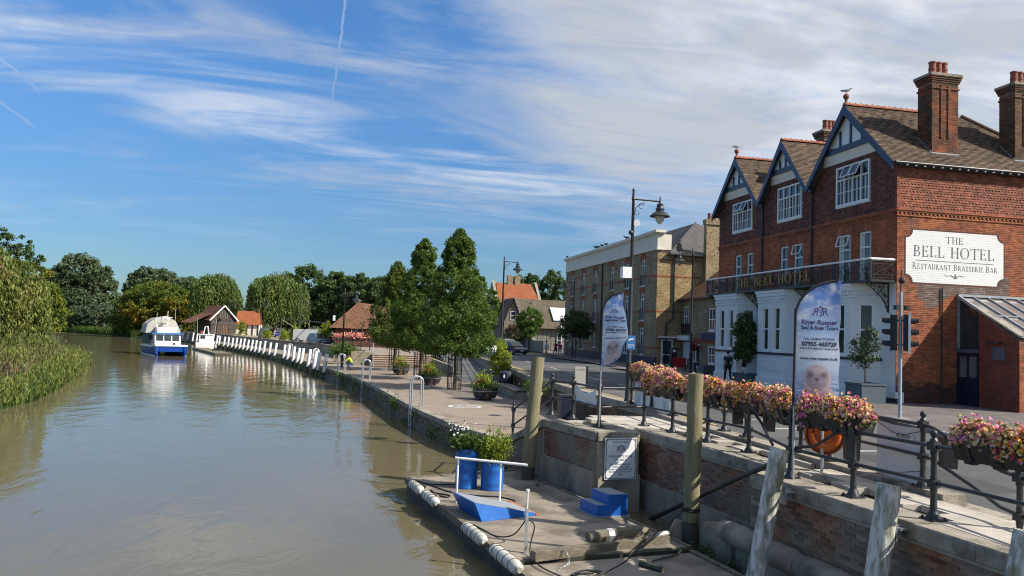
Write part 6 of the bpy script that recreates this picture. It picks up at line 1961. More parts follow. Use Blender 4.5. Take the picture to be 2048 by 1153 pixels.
# ------------------------------------------------------------ warehouse
wh = thing('warehouse', 'long yellow brick warehouse with arched white windows, red brick bands and a cream parapet', 'building', (25.25, 76, .1))
WX, WY0, WY1, WZT = 25.25, 62.7, 91.6, 9.95
cols = [66.05, 70.1, 74.4, 79.9, 84.3, 88.5]
rows = [(7.0, 9.30), (3.95, 6.30), (.95, 3.30)]
holes, wn_ = [], []
for ci, y in enumerate(cols):
 for ri, (z0, z1) in enumerate(rows):
  w = 1.05
  if ri == 2 and ci == 1: w = 1.9
  if ri == 2 and ci in (3, 5): z0, z1 = 1.25, 2.7
  holes.append((WY1 - y - w / 2, WY1 - y + w / 2, z0, z1)); wn_.append((y, w, z0, z1, ri))
mb = MB()
wall_holes(mb, (WX, WY1, 0), UX, NX, WY1 - WY0, WZT, holes, th=.4)
mb.build('front_wall', 'stock_brick', wh, uv=True)
mb = MB(); mb.box(WX + .4, WY0, 0, 38, WY0 + .3, 9.70); mb.box(WX + .001, WY0 - .001, 0, WX + .402, WY0 + .3, 9.95)
mb.build('end_wall', 'stock_bright', wh, uv=True)
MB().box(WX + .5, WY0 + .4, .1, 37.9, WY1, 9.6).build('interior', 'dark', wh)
MB().box(WX - .03, WY0 - .03, .05, WX + .1, WY1, .85).build('plinth', 'navy_dark', wh)
for z in (7.66, 4.66, 1.55, 9.05):
 mb = MB()
 for a, b, c, d in rects_minus(WY1 - WY0, 1, [(h[0], h[1], 0, 1) for h in holes if h[2] < z < h[3]]):
  mb.box(WX - .012, WY1 - b, z, WX, WY1 - a, z + (.15 if z != 9.05 else .07))
 mb.box(WX - .012, WY0 - .012, z, WX + 4, WY0, z + .12)
 mb.build('brick_band', 'red_band', wh, kind='stuff')
for y, w, z0, z1, ri in wn_:
 arch = MB(); nv = 9 if w < 1.5 else 15
 r = w * .72
 for k in range(nv):
  t = lerp(-.78, .78, (k + .5) / nv)
  c = Vector((WX - .015, y + math.sin(t) * r, z1 - r * .62 + math.cos(t) * r - .08));
  ax = Vector((0, math.sin(t), math.cos(t))); tg = Vector((0, math.cos(t), -math.sin(t)))
  arch.frame_box(c - tg * (w * .62 / nv), tg * (w * 1.18 / nv), ax * .42, (.02, 0, 0))
 arch.build('brick_arch', 'red_band', wh)
 f = window(wh, (WX, y + w / 2, z0), UX, NX, w, z1 - z0, cols=2 if w < 1.5 else 4, rail=.80, fw=.10, set_back=.16, depth=.07)
 if ri < 2 or (z1 - z0) > 2:
  g = MB()
  for z in (z0 + .08, z0 + 1.02): g.bar((WX - .10, y - w / 2 - .05, z), (WX - .10, y + w / 2 + .05, z), .03, .03)
  for yy_ in np.linspace(y - w / 2 - .03, y + w / 2 + .03, 9): g.bar((WX - .10, yy_, z0 + .08), (WX - .10, yy_, z0 + 1.02), .016, .016)
  g.build('window_guard', 'iron', wh)
mb = MB(); mb.box(WX - .14, WY0 - .14, 9.95, WX + .5, WY1, 10.05); mb.box(WX - .06, WY0 - .06, 10.05, WX + .42, WY1, 11.30); mb.box(WX - .22, WY0 - .22, 11.30, WX + .55, WY1 + .1, 11.40); mb.box(WX - .32, WY0 - .32, 11.40, WX + .6, WY1 + .2, 11.62)
mb.box(WX + .425, WY0 - .06, 9.97, WX + 1.2, WY0 + .4, 11.28)
mb.build('parapet', 'cream', wh)
for y in (77.4,): MB().tube([(WX - .08, y, 9.9), (WX - .08, y, .9)], .07, 8).build('drainpipe', 'iron', wh)
MB().tube([(WX + 1.5, WY0 - .10, 9.6), (WX + 1.5, WY0 - .10, 4.2), (WX + .9, WY0 - .10, 3.7), (WX + .9, WY0 - .10, .1)], .07, 8).build('drainpipe', 'iron', wh)
mb = MB()
mb.add([(26.2, WY0 - .35, 9.62), (38.2, WY0 - .35, 9.62), (36.5, 72, 13.0), (30.4, 66.6, 13.05), (30.4, 84, 13.05), (26.2, WY1, 9.62), (38.2, WY1, 9.62)],
  [(0, 1, 2, 3), (0, 3, 4, 5), (1, 6, 4, 2), (5, 4, 6), (3, 2, 4)])
mb.build('slate_roof', 'slate', wh, uv=True)
mb = MB(); mb.tube([(26.2, WY0 - .4, 9.68), (30.4, 66.6, 13.1)], .08, 6); mb.bar((26.2, WY0 - .38, 9.6), (38, WY0 - .38, 9.6), .12, .12)
mb.build('roof_edge', 'iron', wh)
chw = MB(); chw.box(29.4, WY0 - .55, 0, 31.1, WY0 - .012, 12.6)
cw = chw.build('chimney', 'stock_brick', wh, uv=True)
MB().box(29.3, WY0 - .65, 12.3, 31.2, WY0 + .02, 12.75).build('chimney_cap', 'stock_brick', cw, uv=True)
for k in range(3): MB().lathe((29.75 + k * .5, WY0 - .3, 12.75), [(.17, 0), (.15, .4), (.17, .5), (.16, .55), (.1, .5)], 12).build('chimney_pot', 'pot', cw, smooth=40)
f = window(wh, (25.75, WY0, .15), (1, 0, 0), NY, 1.05, 2.25, rail=.42, fw=.13, set_back=-.02, depth=.06, name='door', cill=False)
MB().box(25.5, WY0 - .45, 2.50, 27.3, WY0 - .002, 2.62).build('porch_canopy', 'white', wh)
# ------------------------------------------------------------ public house between warehouse and hotel
pb = thing('public_house', 'small stock brick pub with a brown tiled roof between the hotel and the warehouse', 'pub', (27.6, 55, .1))
PX = 27.6
pw = [(62.5, 63.2, 3.65, 5.20), (56.5, 57.6, 3.15, 4.95), (56.5, 57.6, .60, 1.95), (59.0, 60.0, .15, 2.1)]
pw[0] = (61.4, 62.3, 3.55, 5.20)
mb = MB(); wall_holes(mb, (PX, 62.68, 0), UX, NX, 62.68 - 45.5, 5.9, [(62.68 - b, 62.68 - a, c, d) for a, b, c, d in pw] + [(62.68 - 62.3, 62.68 - 60.9, .4, 2.2)], th=.3)
mb.build('front_wall', 'stock_brick', pb, uv=True)
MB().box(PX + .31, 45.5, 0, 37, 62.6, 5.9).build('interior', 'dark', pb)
for a, b, c, d in pw[:3]: window(pb, (PX, b, c), UX, NX, b - a, d - c, cols=2, rail=.5, fw=.10, set_back=.08)
window(pb, (PX, 62.3, .4), UX, NX, 1.4, 1.8, cols=1, rail=0, fw=.10, set_back=.05, pane='vinyl')
window(pb, (PX, 60.0, .15), UX, NX, 1.0, 1.95, cols=1, rail=0, fw=.14, set_back=.08, name='door', cill=False)
MB().box(PX - .45, 60.5, 2.35, PX - .002, 62.66, 2.75).build('porch_canopy', 'white', pb)
mb = MB(); mb.add([(PX - .35, 45.3, 5.85), (PX - .35, 62.66, 5.85), (PX + 4.6, 62.66, 9.6), (PX + 4.6, 45.3, 9.6)], [(0, 1, 2, 3)]); mb.add([(PX - .35, 45.3, 5.75), (PX - .35, 62.66, 5.75), (PX - .35, 62.66, 5.85), (PX - .35, 45.3, 5.85)], [(0, 1, 2, 3)])
mb.add([(PX + 9, 45.3, 5.85), (PX + 9, 62.66, 5.85), (PX + 4.6, 62.66, 9.6), (PX + 4.6, 45.3, 9.6)], [(0, 1, 2, 3)])
mb.build('tile_roof', 'roof_far', pb, uv=True)
MB().bar((PX - .42, 45.3, 5.78), (PX - .42, 62.66, 5.78), .12, .12).build('gutter', 'iron', pb)
MB().box(PX - .014, 45.6, 2.18, PX - .002, 60.4, 2.6).build('brick_band', 'red_band', pb)
sn_ = MB().box(PX - .12, 60.7, 2.95, PX - .004, 62.55, 3.75).build('name_board', 'ink_black', pb)
tx = MB(); text_on(tx, 'DUGS', .36, lambda y, z: Vector((PX - .125, 61.6 - y, z)), 0, 3.14, bold=.02, width=1.2)
M['sign_red'] = mat('dull_red_lettering', (.16, .035, .03), rough=.7); tx.build('name_lettering', 'sign_red', sn_)
sn2 = MB().box(PX - .10, 56.2, 2.45, PX - .016, 58.7, 2.98).build('name_board', 'ink_navy', pb)
MB().box(PX - .105, 56.35, 2.53, PX - .1005, 58.55, 2.57).build('board_line', 'planter_blue', sn2)
hb = MB(); hb.lathe((PX - .5, 59.0, 1.55), [(.05, 0), (.22, .06), (.30, .22)], 10)
hbt = thing('hanging_basket', 'hanging basket of dark red flowers beside the pub door', 'basket', (PX - .5, 59.0, 1.55))
hb.build('bowl', 'soil', hbt)
M['red_petal'] = mat('dark_red_petals', (.42, .012, .02), (.30, .01, .02), rough=.6, scale=3)
V, Fq = leaf_quads(np.array([PX - .5, 59.0, 1.9]) + rng.normal(size=(420, 3)) * (.22, .22, .14), .11); npmesh('blooms', V, Fq, 'red_petal', hbt, kind='stuff')
MB().bar((PX - .5, 59, 2.0), (PX, 59, 2.4), .02, .02).build('bracket', 'iron', hbt)
# ------------------------------------------------------------ flint hall and the orange roof behind
fh = thing('flint_hall', 'old flint and stone hall with a mossy roof, small gable and white roof panel', 'building', (28, 113, 0))
q = MB(); q.prism([(21.7, 111.5, 0), (24.3, 111.5, 0), (24.3, 111.5, 4.0), (23.0, 111.5, 7.3), (21.7, 111.5, 4.0)], (0, 6, 0)); q.build('gable_wall', 'rubble', fh)
q = MB(); q.box(24.3, 113, 0, 34, 123, 3.7)
for i in range(14):
 x0 = 24.4 + .68 * i; q.frame_box((x0, 112.93, .1 * (i % 3)), (.6, 0, 0), (0, .06, 0), (0, 0, 3.2 + .3 * ((i * 7) % 3)))
q.build('flint_wall', 'flint', fh)
q = MB(); q.prism([(24.3, 98, 0), (24.9, 98, 0), (24.9, 98, 1.6), (24.3, 98, 1.6)], (0, 15, 0)); q.prism([(24.3, 104, 1.6), (24.3, 113, 1.6), (24.3, 113, 3.6)], (.6, 0, 0)); q.build('flint_wall', 'flint', fh)
q = MB()
q.add([(22.6, 112.3, 3.3), (34.5, 112.3, 3.3), (34.5, 118, 7.75), (22.6, 118, 7.75), (34.5, 124, 3.3), (22.6, 124, 3.3)], [(0, 1, 2, 3), (3, 2, 4, 5)])
q.add([(21.4, 111.2, 3.4), (23.0, 111.2, 7.55), (23.0, 118, 7.55), (21.4, 118, 3.4), (24.6, 111.2, 3.4), (24.6, 118, 3.4)], [(0, 1, 2, 3), (1, 4, 5, 2)])
q.build('roof', 'roof_grey', fh, uv=True)
st_ = MB()
for k in range(8):
 s = k / 8; st_.box(lerp(23.0, 24.5, s), 111.0, lerp(7.3, 3.5, s), lerp(23.0, 24.5, s) + .5, 111.3, lerp(7.3, 3.5, s) + .2)
st_.build('gable_quoin', 'coping', fh, kind='stuff')
window(fh, (22.6, 111.5, 4.3), (1, 0, 0), NY, .8, 1.3, set_back=-.03)
v = Vector((0, 5.7, 4.45)).normalized(); MB().frame_box(Vector((29.6, 113.6, 4.42)), (2.4, 0, 0), v * 3.2, (0, -.12, .16)).build('roof_panel', 'vinyl', fh)
MB().box(30.2, 112.1, 3.4, 34, 112.29, 4.1).build('fascia_board', 'white', fh)
window(fh, (31.6, 112.9, .3), (1, 0, 0), NY, 1.3, 2.3, set_back=-.02, name='door', cill=False); window(fh, (30.0, 112.9, .6), (1, 0, 0), NY, .7, 2.1, set_back=-.02)
oh = thing('house', 'tall stone house with a steep orange tiled roof and two chimneys behind the flint hall', 'house', (31, 150, 0))
q = MB(); q.box(27.8, 150, 0, 36.2, 160, 8.6); q.build('wall', 'rubble', oh)
q = MB(); q.add([(27.6, 149.6, 8.3), (36.4, 149.6, 8.3), (35.4, 155, 12.5), (28.3, 155, 12.5), (27.6, 160.4, 8.3), (36.4, 160.4, 8.3)], [(0, 1, 2, 3), (4, 5, 2, 3)]); q.build('roof', 'roof_orange', oh, uv=True)
q = MB(); q.prism([(27.4, 149.5, 8.2), (27.4, 160.5, 8.2), (27.4, 155, 12.9)], (.5, 0, 0)); q.prism([(36.1, 149.5, 8.2), (36.1, 160.5, 8.2), (36.1, 155, 12.9)], (.5, 0, 0)); q.build('gable_end', 'coping', oh)
for x in (30.5, 32.0): MB().box(x, 154.5, 12, x + 1.1, 155.5, 14).build('chimney', 'stock_brick', oh, uv=True)
# ------------------------------------------------------------ cottage on the terrace, boathouse and red-roofed store
ct = thing('visitor_cottage', 'low brick building with a hipped brown tiled roof behind the flower-topped railing on the terrace', 'building', (1, 103, 0))
q = MB(); q.box(-1.8, 102, 0, 8, 110, 2.6); q.build('wall', 'brick_dark', ct)
q = MB()
A = (.9, 105.5, 5.75)
q.add([(-2.6, 101.2, 2.3), (3.4, 101.2, 2.3), A, (-2.6, 111, 2.3), (3.2, 106, 4.9), (9, 106, 4.9), (9, 101.6, 2.5), (4.2, 101.2, 2.5), (9, 111, 2.3)], [(0, 1, 2), (0, 2, 3), (1, 7, 6, 5, 4, 2), (2, 4, 5, 8, 3)])
q.build('roof', 'roof_far', ct, uv=True)
window(ct, (.2, 102, .9), (1, 0, 0), NY, 1.4, 1.5, cols=2, rail=.5, set_back=-.03)
MB().lathe((2.6, 101.97, 2.0), [(.01, 0), (.3, .01), (.3, .05), (.01, .06)], 16, axis=(0, -1, 0)).build('wall_disc', 'vinyl', ct)
MB().box(-2.2, 104, 3.2, -1.9, 104.3, 3.9).build('flue', 'white', ct)
bh = thing('boathouse', 'dark weatherboarded boathouse with a white-edged gable at the far end of the quay', 'boathouse', (-27, 172, 0))
BY = 170
gL, gR, gm = -27.9, -22.9, -25.4
q = MB(); q.prism([(gL, BY + .12, -.2), (gR, BY + .12, -.2), (gR, BY + .12, 3.2), (gm, BY + .12, 5.8), (gL, BY + .12, 3.2)], (0, 8, 0)); q.build('wall_core', 'dark', bh)
q = MB(); z = 0
while z < 5.6:
 s = max(0, (z - 3.2) / 2.6); a, b = lerp(gL, gm, s), lerp(gR, gm, s)
 if b - a > .3:
  q.frame_box((a, BY + .06, z), (b - a, 0, 0), (0, .06, 0), (0, 0, .20))
  if z < 3.2:
   q.frame_box((gL - .06, BY, z), (.06, 0, 0), (0, 8, 0), (0, 0, .20))
 z += .225
q.build('weatherboard', 'board', bh, kind='stuff')
q = MB(); q.add([(gm, BY - .35, 5.95), (gm, BY + 8.4, 5.95), (gL - .5, BY + 8.4, 2.85), (gL - .5, BY - .35, 2.85), (gR + .5, BY + 8.4, 2.85), (gR + .5, BY - .35, 2.85)], [(0, 1, 2, 3), (0, 1, 4, 5)])
q.add([(gL - 3.4, BY + 1.5, 2.2), (gL - 3.4, BY + 8.4, 2.2), (gm - 1, BY + 8.4, 4.6), (gm - 1.0, BY + 1.5, 4.6)], [(0, 1, 2, 3)])
q.build('roof', 'roof_far', bh, uv=True)
q = MB()
for s in (gL - .5, gR + .5): q.bar((s, BY - .38, 2.80), (gm, BY - .38, 5.90), .08, .24)
q.build('bargeboard', 'white', bh)
q = MB(); q.box(gm - 1.1, BY + .02, 3.4, gm + 1.1, BY + .055, 5.0); gd = q.build('gable_louvre', 'ink_black', bh)
q = MB()
for x in np.linspace(gm - 1.05, gm + 1.05, 7): q.box(x - .06, BY - .03, 3.3, x + .06, BY + .018, 5.0 - abs(x - gm) * .5)
q.build('louvre_slat', 'baulk', gd)
q = MB(); q.box(-25.8, BY + .0, 0, -24.3, BY + .055, 1.9); dq = q.build('door', 'ink_black', bh)
M['orange_wood'] = mat('orange_wood', (.32, .14, .05), (.25, .11, .04), rough=.7)
q = MB()
for x in np.linspace(-25.7, -24.4, 5): q.box(x - .05, BY - .05, .1, x + .05, BY - .003, 1.9)
q.build('door_batten', 'orange_wood', dq)
bh.rotation_euler = (0, 0, rd(30))
pv_ = Vector((gm, BY, 0)); bh.location = pv_ + Matrix.Rotation(rd(30), 3, 'Z') @ (Vector(ORG[bh.name]) - pv_)
rs = thing('store', 'small white-walled store with a bright orange-red tiled roof beside the boathouse', 'building', (-21, 173, 0))
q = MB(); q.box(-23.2, 172, 0, -18.6, 178, 2.3); q.build('wall', 'cream', rs)
q = MB()
for x in (-22.4, -21.2, -20.1, -19.0): q.box(x, 171.95, 0, x + .3, 172, 2.2)
q.build('timber_post', 'ink_black', rs)
q = MB(); q.add([(-23.4, 171.5, 2.2), (-18.2, 171.5, 2.2), (-18.9, 175, 5.1), (-23.4, 175, 5.1), (-23.4, 178.5, 2.2), (-18.2, 178.5, 2.2)], [(0, 1, 2, 3), (3, 2, 5, 4)]); q.build('roof', 'roof_orange', rs, uv=True)
MB().box(-19.3, 174.5, 4.8, -18.9, 175.2, 5.6).build('chimney', 'roof_far', rs, uv=True)
# ============================================================ trees and plants
def crown_points(blobs, n, per, cr, up=.25, inner=.18):
 """leaf points in clumps over the skins of several ellipsoids (cx, cy, cz, rx, ry, rz)"""
 B = np.array(blobs, float)
 wts = (B[:, 3] * B[:, 5]); wts = wts / wts.sum()
 k = rng.choice(len(B), n, p=wts)
 d = ico(n); d[:, 2] += up * (rng.random(n)); d /= np.linalg.norm(d, axis=1)[:, None]
 s = np.where(rng.random(n) < inner, rng.random(n) * .75, .82 + .24 * rng.random(n))
 C = B[k, :3] + d * B[k, 3:] * s[:, None]
 rad = cr * (.6 + .8 * rng.random(n))
 P = np.repeat(C, per, 0) + ico(n * per) * (np.repeat(rad, per) * rng.random(n * per) ** .45)[:, None] * (1, 1, .75)
 return P
def tree(name, label, base, blobs, n, per, cr, leaf, m, trunk=.25, group=None, cat='tree', limbs=5, bark='bark', aspect=.6, droop=0.0):
 t = thing(name, label, cat, base, group)
 P = crown_points(blobs, n, per, cr)
 V, Fq = leaf_quads(P, leaf, aspect=aspect, droop=droop)
 npmesh('crown', V, Fq, m, t)
 B = sorted(blobs, key=lambda b: -b[5])
 top = B[0]
 mb = MB()
 b0 = Vector(base); c0 = Vector((top[0], top[1], top[2] - top[5] * .35))
 mid = b0.lerp(c0, .5) + Vector((random.uniform(-.1, .1), random.uniform(-.1, .1), 0)) * trunk * 3
 mb.tube([b0 - Vector((0, 0, .2)), b0 + Vector((0, 0, trunk)), mid, c0, Vector((top[0], top[1], top[2] + top[5] * .5))], [trunk * 1.35, trunk, trunk * .85, trunk * .55, trunk * .12], 9)
 for i in range(limbs):
  b = blobs[i % len(blobs)]
  s = b0.lerp(c0, random.uniform(.45, .95))
  a = random.random() * 2 * PI
  e = Vector((b[0] + math.cos(a) * b[3] * .7, b[1] + math.sin(a) * b[4] * .7, b[2] + random.uniform(-.2, .6) * b[5]))
  mb.tube([s, s.lerp(e, .5) + Vector((0, 0, .1 * b[5])), e], [trunk * .45, trunk * .28, trunk * .06], 6)
 mb.build('trunk', bark, t)
 return t
def street_pyramid(x, y, top, rmax, label, seed, lm='green_leaf'):
 base = (x, y, PZ)
 t = thing('pyramidal_tree', label, 'tree', base, 'pyramidal trees on the promenade')
 H = top - PZ
 n = 900
 z = 2.2 + (H - 2.2) * rng.random(n) ** 1.2
 s = (z - 2.2) / (H - 2.2)
 prof = np.interp(s, [0, .08, .22, .4, .6, .8, .93, 1.0], [.66, 1.0, 1.06, .92, .66, .45, .26, .05]) * rmax
 prof = prof * (.90 + .16 * np.sin(z * 3.1 + seed) + .12 * np.sin(rng.random(n) * 6 + z * 7))
 a = rng.random(n) * 2 * PI
 r = prof * np.where(rng.random(n) < .25, rng.random(n) * .8, .78 + .30 * rng.random(n))
 C = np.stack([x + np.cos(a) * r, y + np.sin(a) * r, PZ + z], 1)
 per = 62
 rad = (.16 + .22 * rng.random(n)) * (.7 + .5 * (1 - s))
 P = np.repeat(C, per, 0) + ico(n * per) * (np.repeat(rad, per) * rng.random(n * per) ** .4)[:, None]
 V, Fq = leaf_quads(P, .13, aspect=.62)
 npmesh('crown', V, Fq, lm, t)
 mb = MB()
 mb.tube([(x, y, PZ - .1), (x + .02, y, PZ + 1.2), (x, y, PZ + 2.8), (x, y, PZ + H * .9)], [.10, .075, .07, .015], 8)
 for k in range(16):
  zz = PZ + 2.2 + k * (H - 3.2) / 16
  a = k * 2.4; rr = np.interp((zz - PZ - 2.1) / (H - 2.1), [0, .22, 1], [.8, .9, .1]) * rmax * .7
  mb.tube([(x, y, zz), (x + math.cos(a) * rr, y + math.sin(a) * rr, zz + rr * .6)], [.03, .008], 5)
 mb.build('trunk', 'bark', t)
 MB().tube([(x + .14, y - .1, PZ), (x + .14, y - .1, PZ + 2.1)], .05, 8).build('stake', 'bark_pale', t)
 return t
def guard(x, y, label):
 t = thing('tree_guard', label, 'tree guard', (x, y, PZ), 'iron tree guards on the promenade')
 r = .42
 for k in range(12):
  a = 2 * PI * k / 12
  MB().bar((x + r * math.cos(a), y + r * math.sin(a), PZ), (x + r * math.cos(a), y + r * math.sin(a), PZ + 1.95), .03, .03).build('bar', 'iron', t)
 for z in (.08, .95, 1.8):
  MB().tube([(x + r * math.cos(a), y + r * math.sin(a), PZ + z) for a in np.linspace(0, 2 * PI, 19)], .016, 4).build('hoop', 'iron', t)
for (x, y, top, rm, lab) in ((6.28, 47.2, 8.45, 2.15, 'tallest pyramidal green tree on the promenade, nearest of three'), (4.95, 55.9, 8.75, 2.0, 'middle pyramidal green tree on the promenade, partly behind the tallest'), (3.75, 67.3, 8.0, 2.35, 'farthest pyramidal green tree, standing before the broad brick steps')):
 street_pyramid(x, y, top, rm, lab, x, 'olive_leaf' if y > 60 else 'green_leaf')
 guard(x, y, 'round black iron guard round the ' + ('nearest' if y < 50 else 'middle' if y < 60 else 'farthest') + ' pyramidal tree')
def willow(name, label, x, y, top, r, zb, leaf, m, strands, mat_in='dark_leaf', ry=None, trunk=.6, zt=0.0, group=None):
 ry = ry or r
 t = thing(name, label, 'willow', (x, y, zt), group)
 nl = 9
 L = [(x + math.cos(i * 2.4) * r * .55 * (.4 + .6 * (i / nl)), y + math.sin(i * 2.4) * ry * .55 * (.4 + .6 * (i / nl)), top - r * .55 * (.55 + .5 * i / nl), r * random.uniform(.36, .52)) for i in range(nl)]
 Vs, ct = [], 0
 P0, D0 = [], []
 for i in range(strands):
  lx, ly, lz, lr = L[rng.integers(nl)]
  d = ico(1)[0]; d[2] = abs(d[2]) * .8 - .1; d /= np.linalg.norm(d)
  p = np.array([lx, ly, lz]) + d * lr * (1.0, 1.0, .9)
  out = np.array([p[0] - x, p[1] - y, 0]); q = np.linalg.norm(out) + 1e-6; out /= q
  ln = min((p[2] - zb) * rng.uniform(.35, 1.0), rng.uniform(.3, 1.0) * (top - zb) * .75)
  k = max(4, int(ln / (leaf * .42)))
  s = np.linspace(0, 1, k)[:, None]
  pts = p + out * (s * .9 - .55 * s ** 2) * r * .10 - np.array([0, 0, 1]) * (s ** 1.25) * ln
  pts += np.cumsum(rng.normal(size=(k, 3)) * .02 * leaf, 0) + rng.normal(size=(k, 3)) * leaf * .28
  P0.append(pts); D0.append(np.tile(np.array([[0, 0, -1.0]]) + out * .15, (k, 1)))
 P0, D0 = np.concatenate(P0), np.concatenate(D0)
 V, Fq = leaf_quads(P0, leaf, aspect=.36, dirs=D0)
 npmesh('crown', V, Fq, m, t)
 inn = crown_points([(lx, ly, lz, lr * .8, lr * .8, lr * .8) for lx, ly, lz, lr in L], 160, 40, r * .10)
 V, Fq = leaf_quads(inn, leaf * .9, aspect=.5)
 npmesh('inner_foliage', V, Fq, m, t)
 mb = MB(); mb.tube([(x, y, zt - .3), (x + .2, y, zt + 1.5), (x, y, top * .55), (x, y, top * .8)], [trunk, trunk * .8, trunk * .6, trunk * .2], 8)
 for i in range(6):
  lx, ly, lz, lr = L[i]; mb.tube([(x, y, top * .4), (lx, ly, lz)], [trunk * .35, .05], 5)
 mb.build('trunk', 'bark', t)
 return t
willow('weeping_willow', 'broad weeping willow hanging to the ground behind the car park, right of the store', -16.9, 186, 13.4, 7.6, 1.0, .62, 'willow_leaf', 1500, group='weeping willows behind the boathouse')
willow('weeping_willow', 'weeping willow behind the boathouse roof, left of the broader willow', -31.5, 194, 13.0, 6.6, 1.5, .62, 'willow_leaf', 1200, group='weeping willows behind the boathouse')
willow('bank_willow', 'tawny green willow trailing over the reeds on the left river bank', -26.6, 60, 7.0, 5.6, -1.2, .30, 'willow_near', 1900, zt=-1.0)
far = 'trees beyond the far river bend'
tree('tall_tree', 'tall open-branched tree rising behind the tawny willow at the left edge', (-35.5, 90, -.8), [(-37, 90, 7.2, 2.8, 2.6, 2.6), (-34.6, 90, 9.3, 1.7, 1.7, 1.5), (-33.0, 90, 8.4, 1.4, 1.4, 1.0), (-36.6, 90, 10.4, 1.5, 1.6, 1.2), (-39.5, 90, 9.4, 2.0, 2, 1.8), (-35.0, 90, 5.0, 3.0, 3, 2.4)], 230, 60, .42, .26, 'dark_leaf', trunk=.22, limbs=9)
tree('bushy_tree', 'rounded yellow-brown tree beside the left willow, before the tall grey-green ones', (-47, 125, -.8), [(-46.5, 126, 5.0, 4.2, 4, 5.2), (-43.5, 125, 3.0, 3.0, 3, 4.0)], 260, 60, .75, .42, 'yellow_leaf', trunk=.3, group=far)
tree('poplar_tree', 'tallest grey-green poplar rising beyond the river bend', (-82, 262, -.4), [(-82, 262, 13, 6.6, 6, 8.6), (-76, 262, 11, 5.5, 5, 7.6), (-87.5, 263, 10, 5, 5, 7.2), (-79, 260, 6.5, 7, 6, 5.5)], 800, 60, 1.2, .72, 'far_leaf', trunk=.5, group=far)
tree('far_tree', 'dark rounded tree right of the tallest poplar, above the river bend', (-66, 281, -.4), [(-67, 281, 12, 6.5, 6, 7.4), (-62, 283, 12.5, 5, 5, 6.6), (-70, 280, 6, 6, 6, 5)], 640, 60, 1.2, .72, 'far_leaf', trunk=.5, group=far)
tree('far_tree', 'wide dark tree sloping down behind the yellowing bush', (-54, 286, -.4), [(-55, 286, 11.5, 5.5, 6, 5.8), (-48, 288, 10.5, 5.0, 6, 5.4), (-42, 288, 9, 4.5, 5, 5)], 640, 60, 1.2, .72, 'far_leaf', trunk=.5, group=far)
tree('sallow_bush', 'low grey-green sallow bush on the bank of the river bend', (-70, 243, -1), [(-70, 243, 2.6, 6.0, 5, 3.8), (-63, 241, 1.9, 4.5, 4, 3.0), (-76, 246, 2.2, 4, 4, 3.2)], 330, 60, .85, .52, 'blue_leaf', trunk=.25, cat='bush', group=far)
tree('round_bush', 'great round yellowing bush at the water edge behind the blue boat', (-46.5, 211, -1), [(-47, 211, 5.6, 8.6, 7, 6.0), (-40.5, 208, 4.6, 6.0, 6, 5.2), (-53, 213, 3.6, 5.5, 5, 4.6)], 640, 64, .95, .50, 'yellow_leaf', trunk=.35, cat='bush', limbs=8)
tree('bank_shrub', 'dark green shrub overhanging the water left of the round bush', (-56, 221, -1), [(-56.5, 221, .9, 3.6, 3, 2.6), (-51, 216, .6, 3.6, 3, 2.6), (-45, 206, .2, 3.4, 3, 2.2)], 240, 60, .6, .42, 'green_leaf', trunk=.15, cat='bush')
gb = 'tall dark trees behind the terrace'
for (x, y, z, r, rz, lab) in ((-11.5, 214, 10.2, 6.6, 7.9, 'tallest dark green tree rising right of the broad willow'), (-3.8, 208, 9.0, 5.2, 7.2, 'dark green tree second from the broad willow, behind the cottage'),
        (1.6, 203, 8.4, 4.4, 7.2, 'dark green tree with a pointed top behind the cottage roof'), (-17.0, 222, 9.0, 6.0, 7.0, 'dark tree showing behind the top of the broad willow'), (6.8, 196, 7.6, 4.6, 7.0, 'dark green tree behind the farthest pyramidal tree')):
 tree('dark_tree', lab, (x, y, 0), [(x, y, z, r, r, rz), (x - r * .45, y - 1, z - rz * .35, r * .75, r * .7, rz * .6), (x + r * .5, y, z - rz * .3, r * .7, r * .7, rz * .6), (x, y - r * .3, z - rz * .55, r * .9, r * .8, rz * .45)], 640, 60, 1.0, .58, 'dark_leaf', trunk=.45, group=gb)
gp = 'poplars behind the flint hall'
for (x, y, z, r, lab) in ((46.5, 222, 10.5, 3.6, 'poplar above the right end of the orange roof'), (51.5, 224, 11.5, 4.0, 'poplar between the orange roof and the warehouse'), (57.5, 222, 12.4, 4.2, 'tallest poplar, against the warehouse corner')):
 tree('poplar_tree', lab, (x, y, 0), [(x, y, z, r, r, 8.2), (x - 1, y, z - 4, r * 1.2, r, 5)], 300, 60, .9, .60, 'dark_leaf', trunk=.4, group=gp)
tree('garden_tree', 'green tree filling the gap left of the orange-roofed house', (23.6, 140, 0), [(23.4, 140, 6.6, 3.2, 3, 3.8), (25.0, 140, 4.0, 2.6, 3, 3.4), (21.5, 141, 4.2, 2.4, 3, 3)], 240, 60, .6, .42, 'green_leaf', trunk=.25)
gs_ = 'small round street trees'
tree('street_tree', 'small dark round-headed street tree on the pavement before the warehouse', (22.95, 78.6, .1), [(22.95, 78.6, 3.65, 1.55, 1.5, 1.35), (23.6, 78.6, 3.2, 1.2, 1.2, 1.0), (22.2, 78.8, 3.2, 1.1, 1.1, 1.0)], 170, 60, .34, .17, 'dark_leaf', trunk=.075, group=gs_, limbs=6)
tree('street_tree', 'small green street tree in front of the flint hall, beside the parked hatchback', (24.2, 106, .1), [(24.2, 106, 4.2, 1.65, 1.6, 1.8), (24.0, 106, 3.0, 1.5, 1.5, 1.2)], 170, 60, .38, .22, 'green_leaf', trunk=.08, group=gs_, limbs=6)
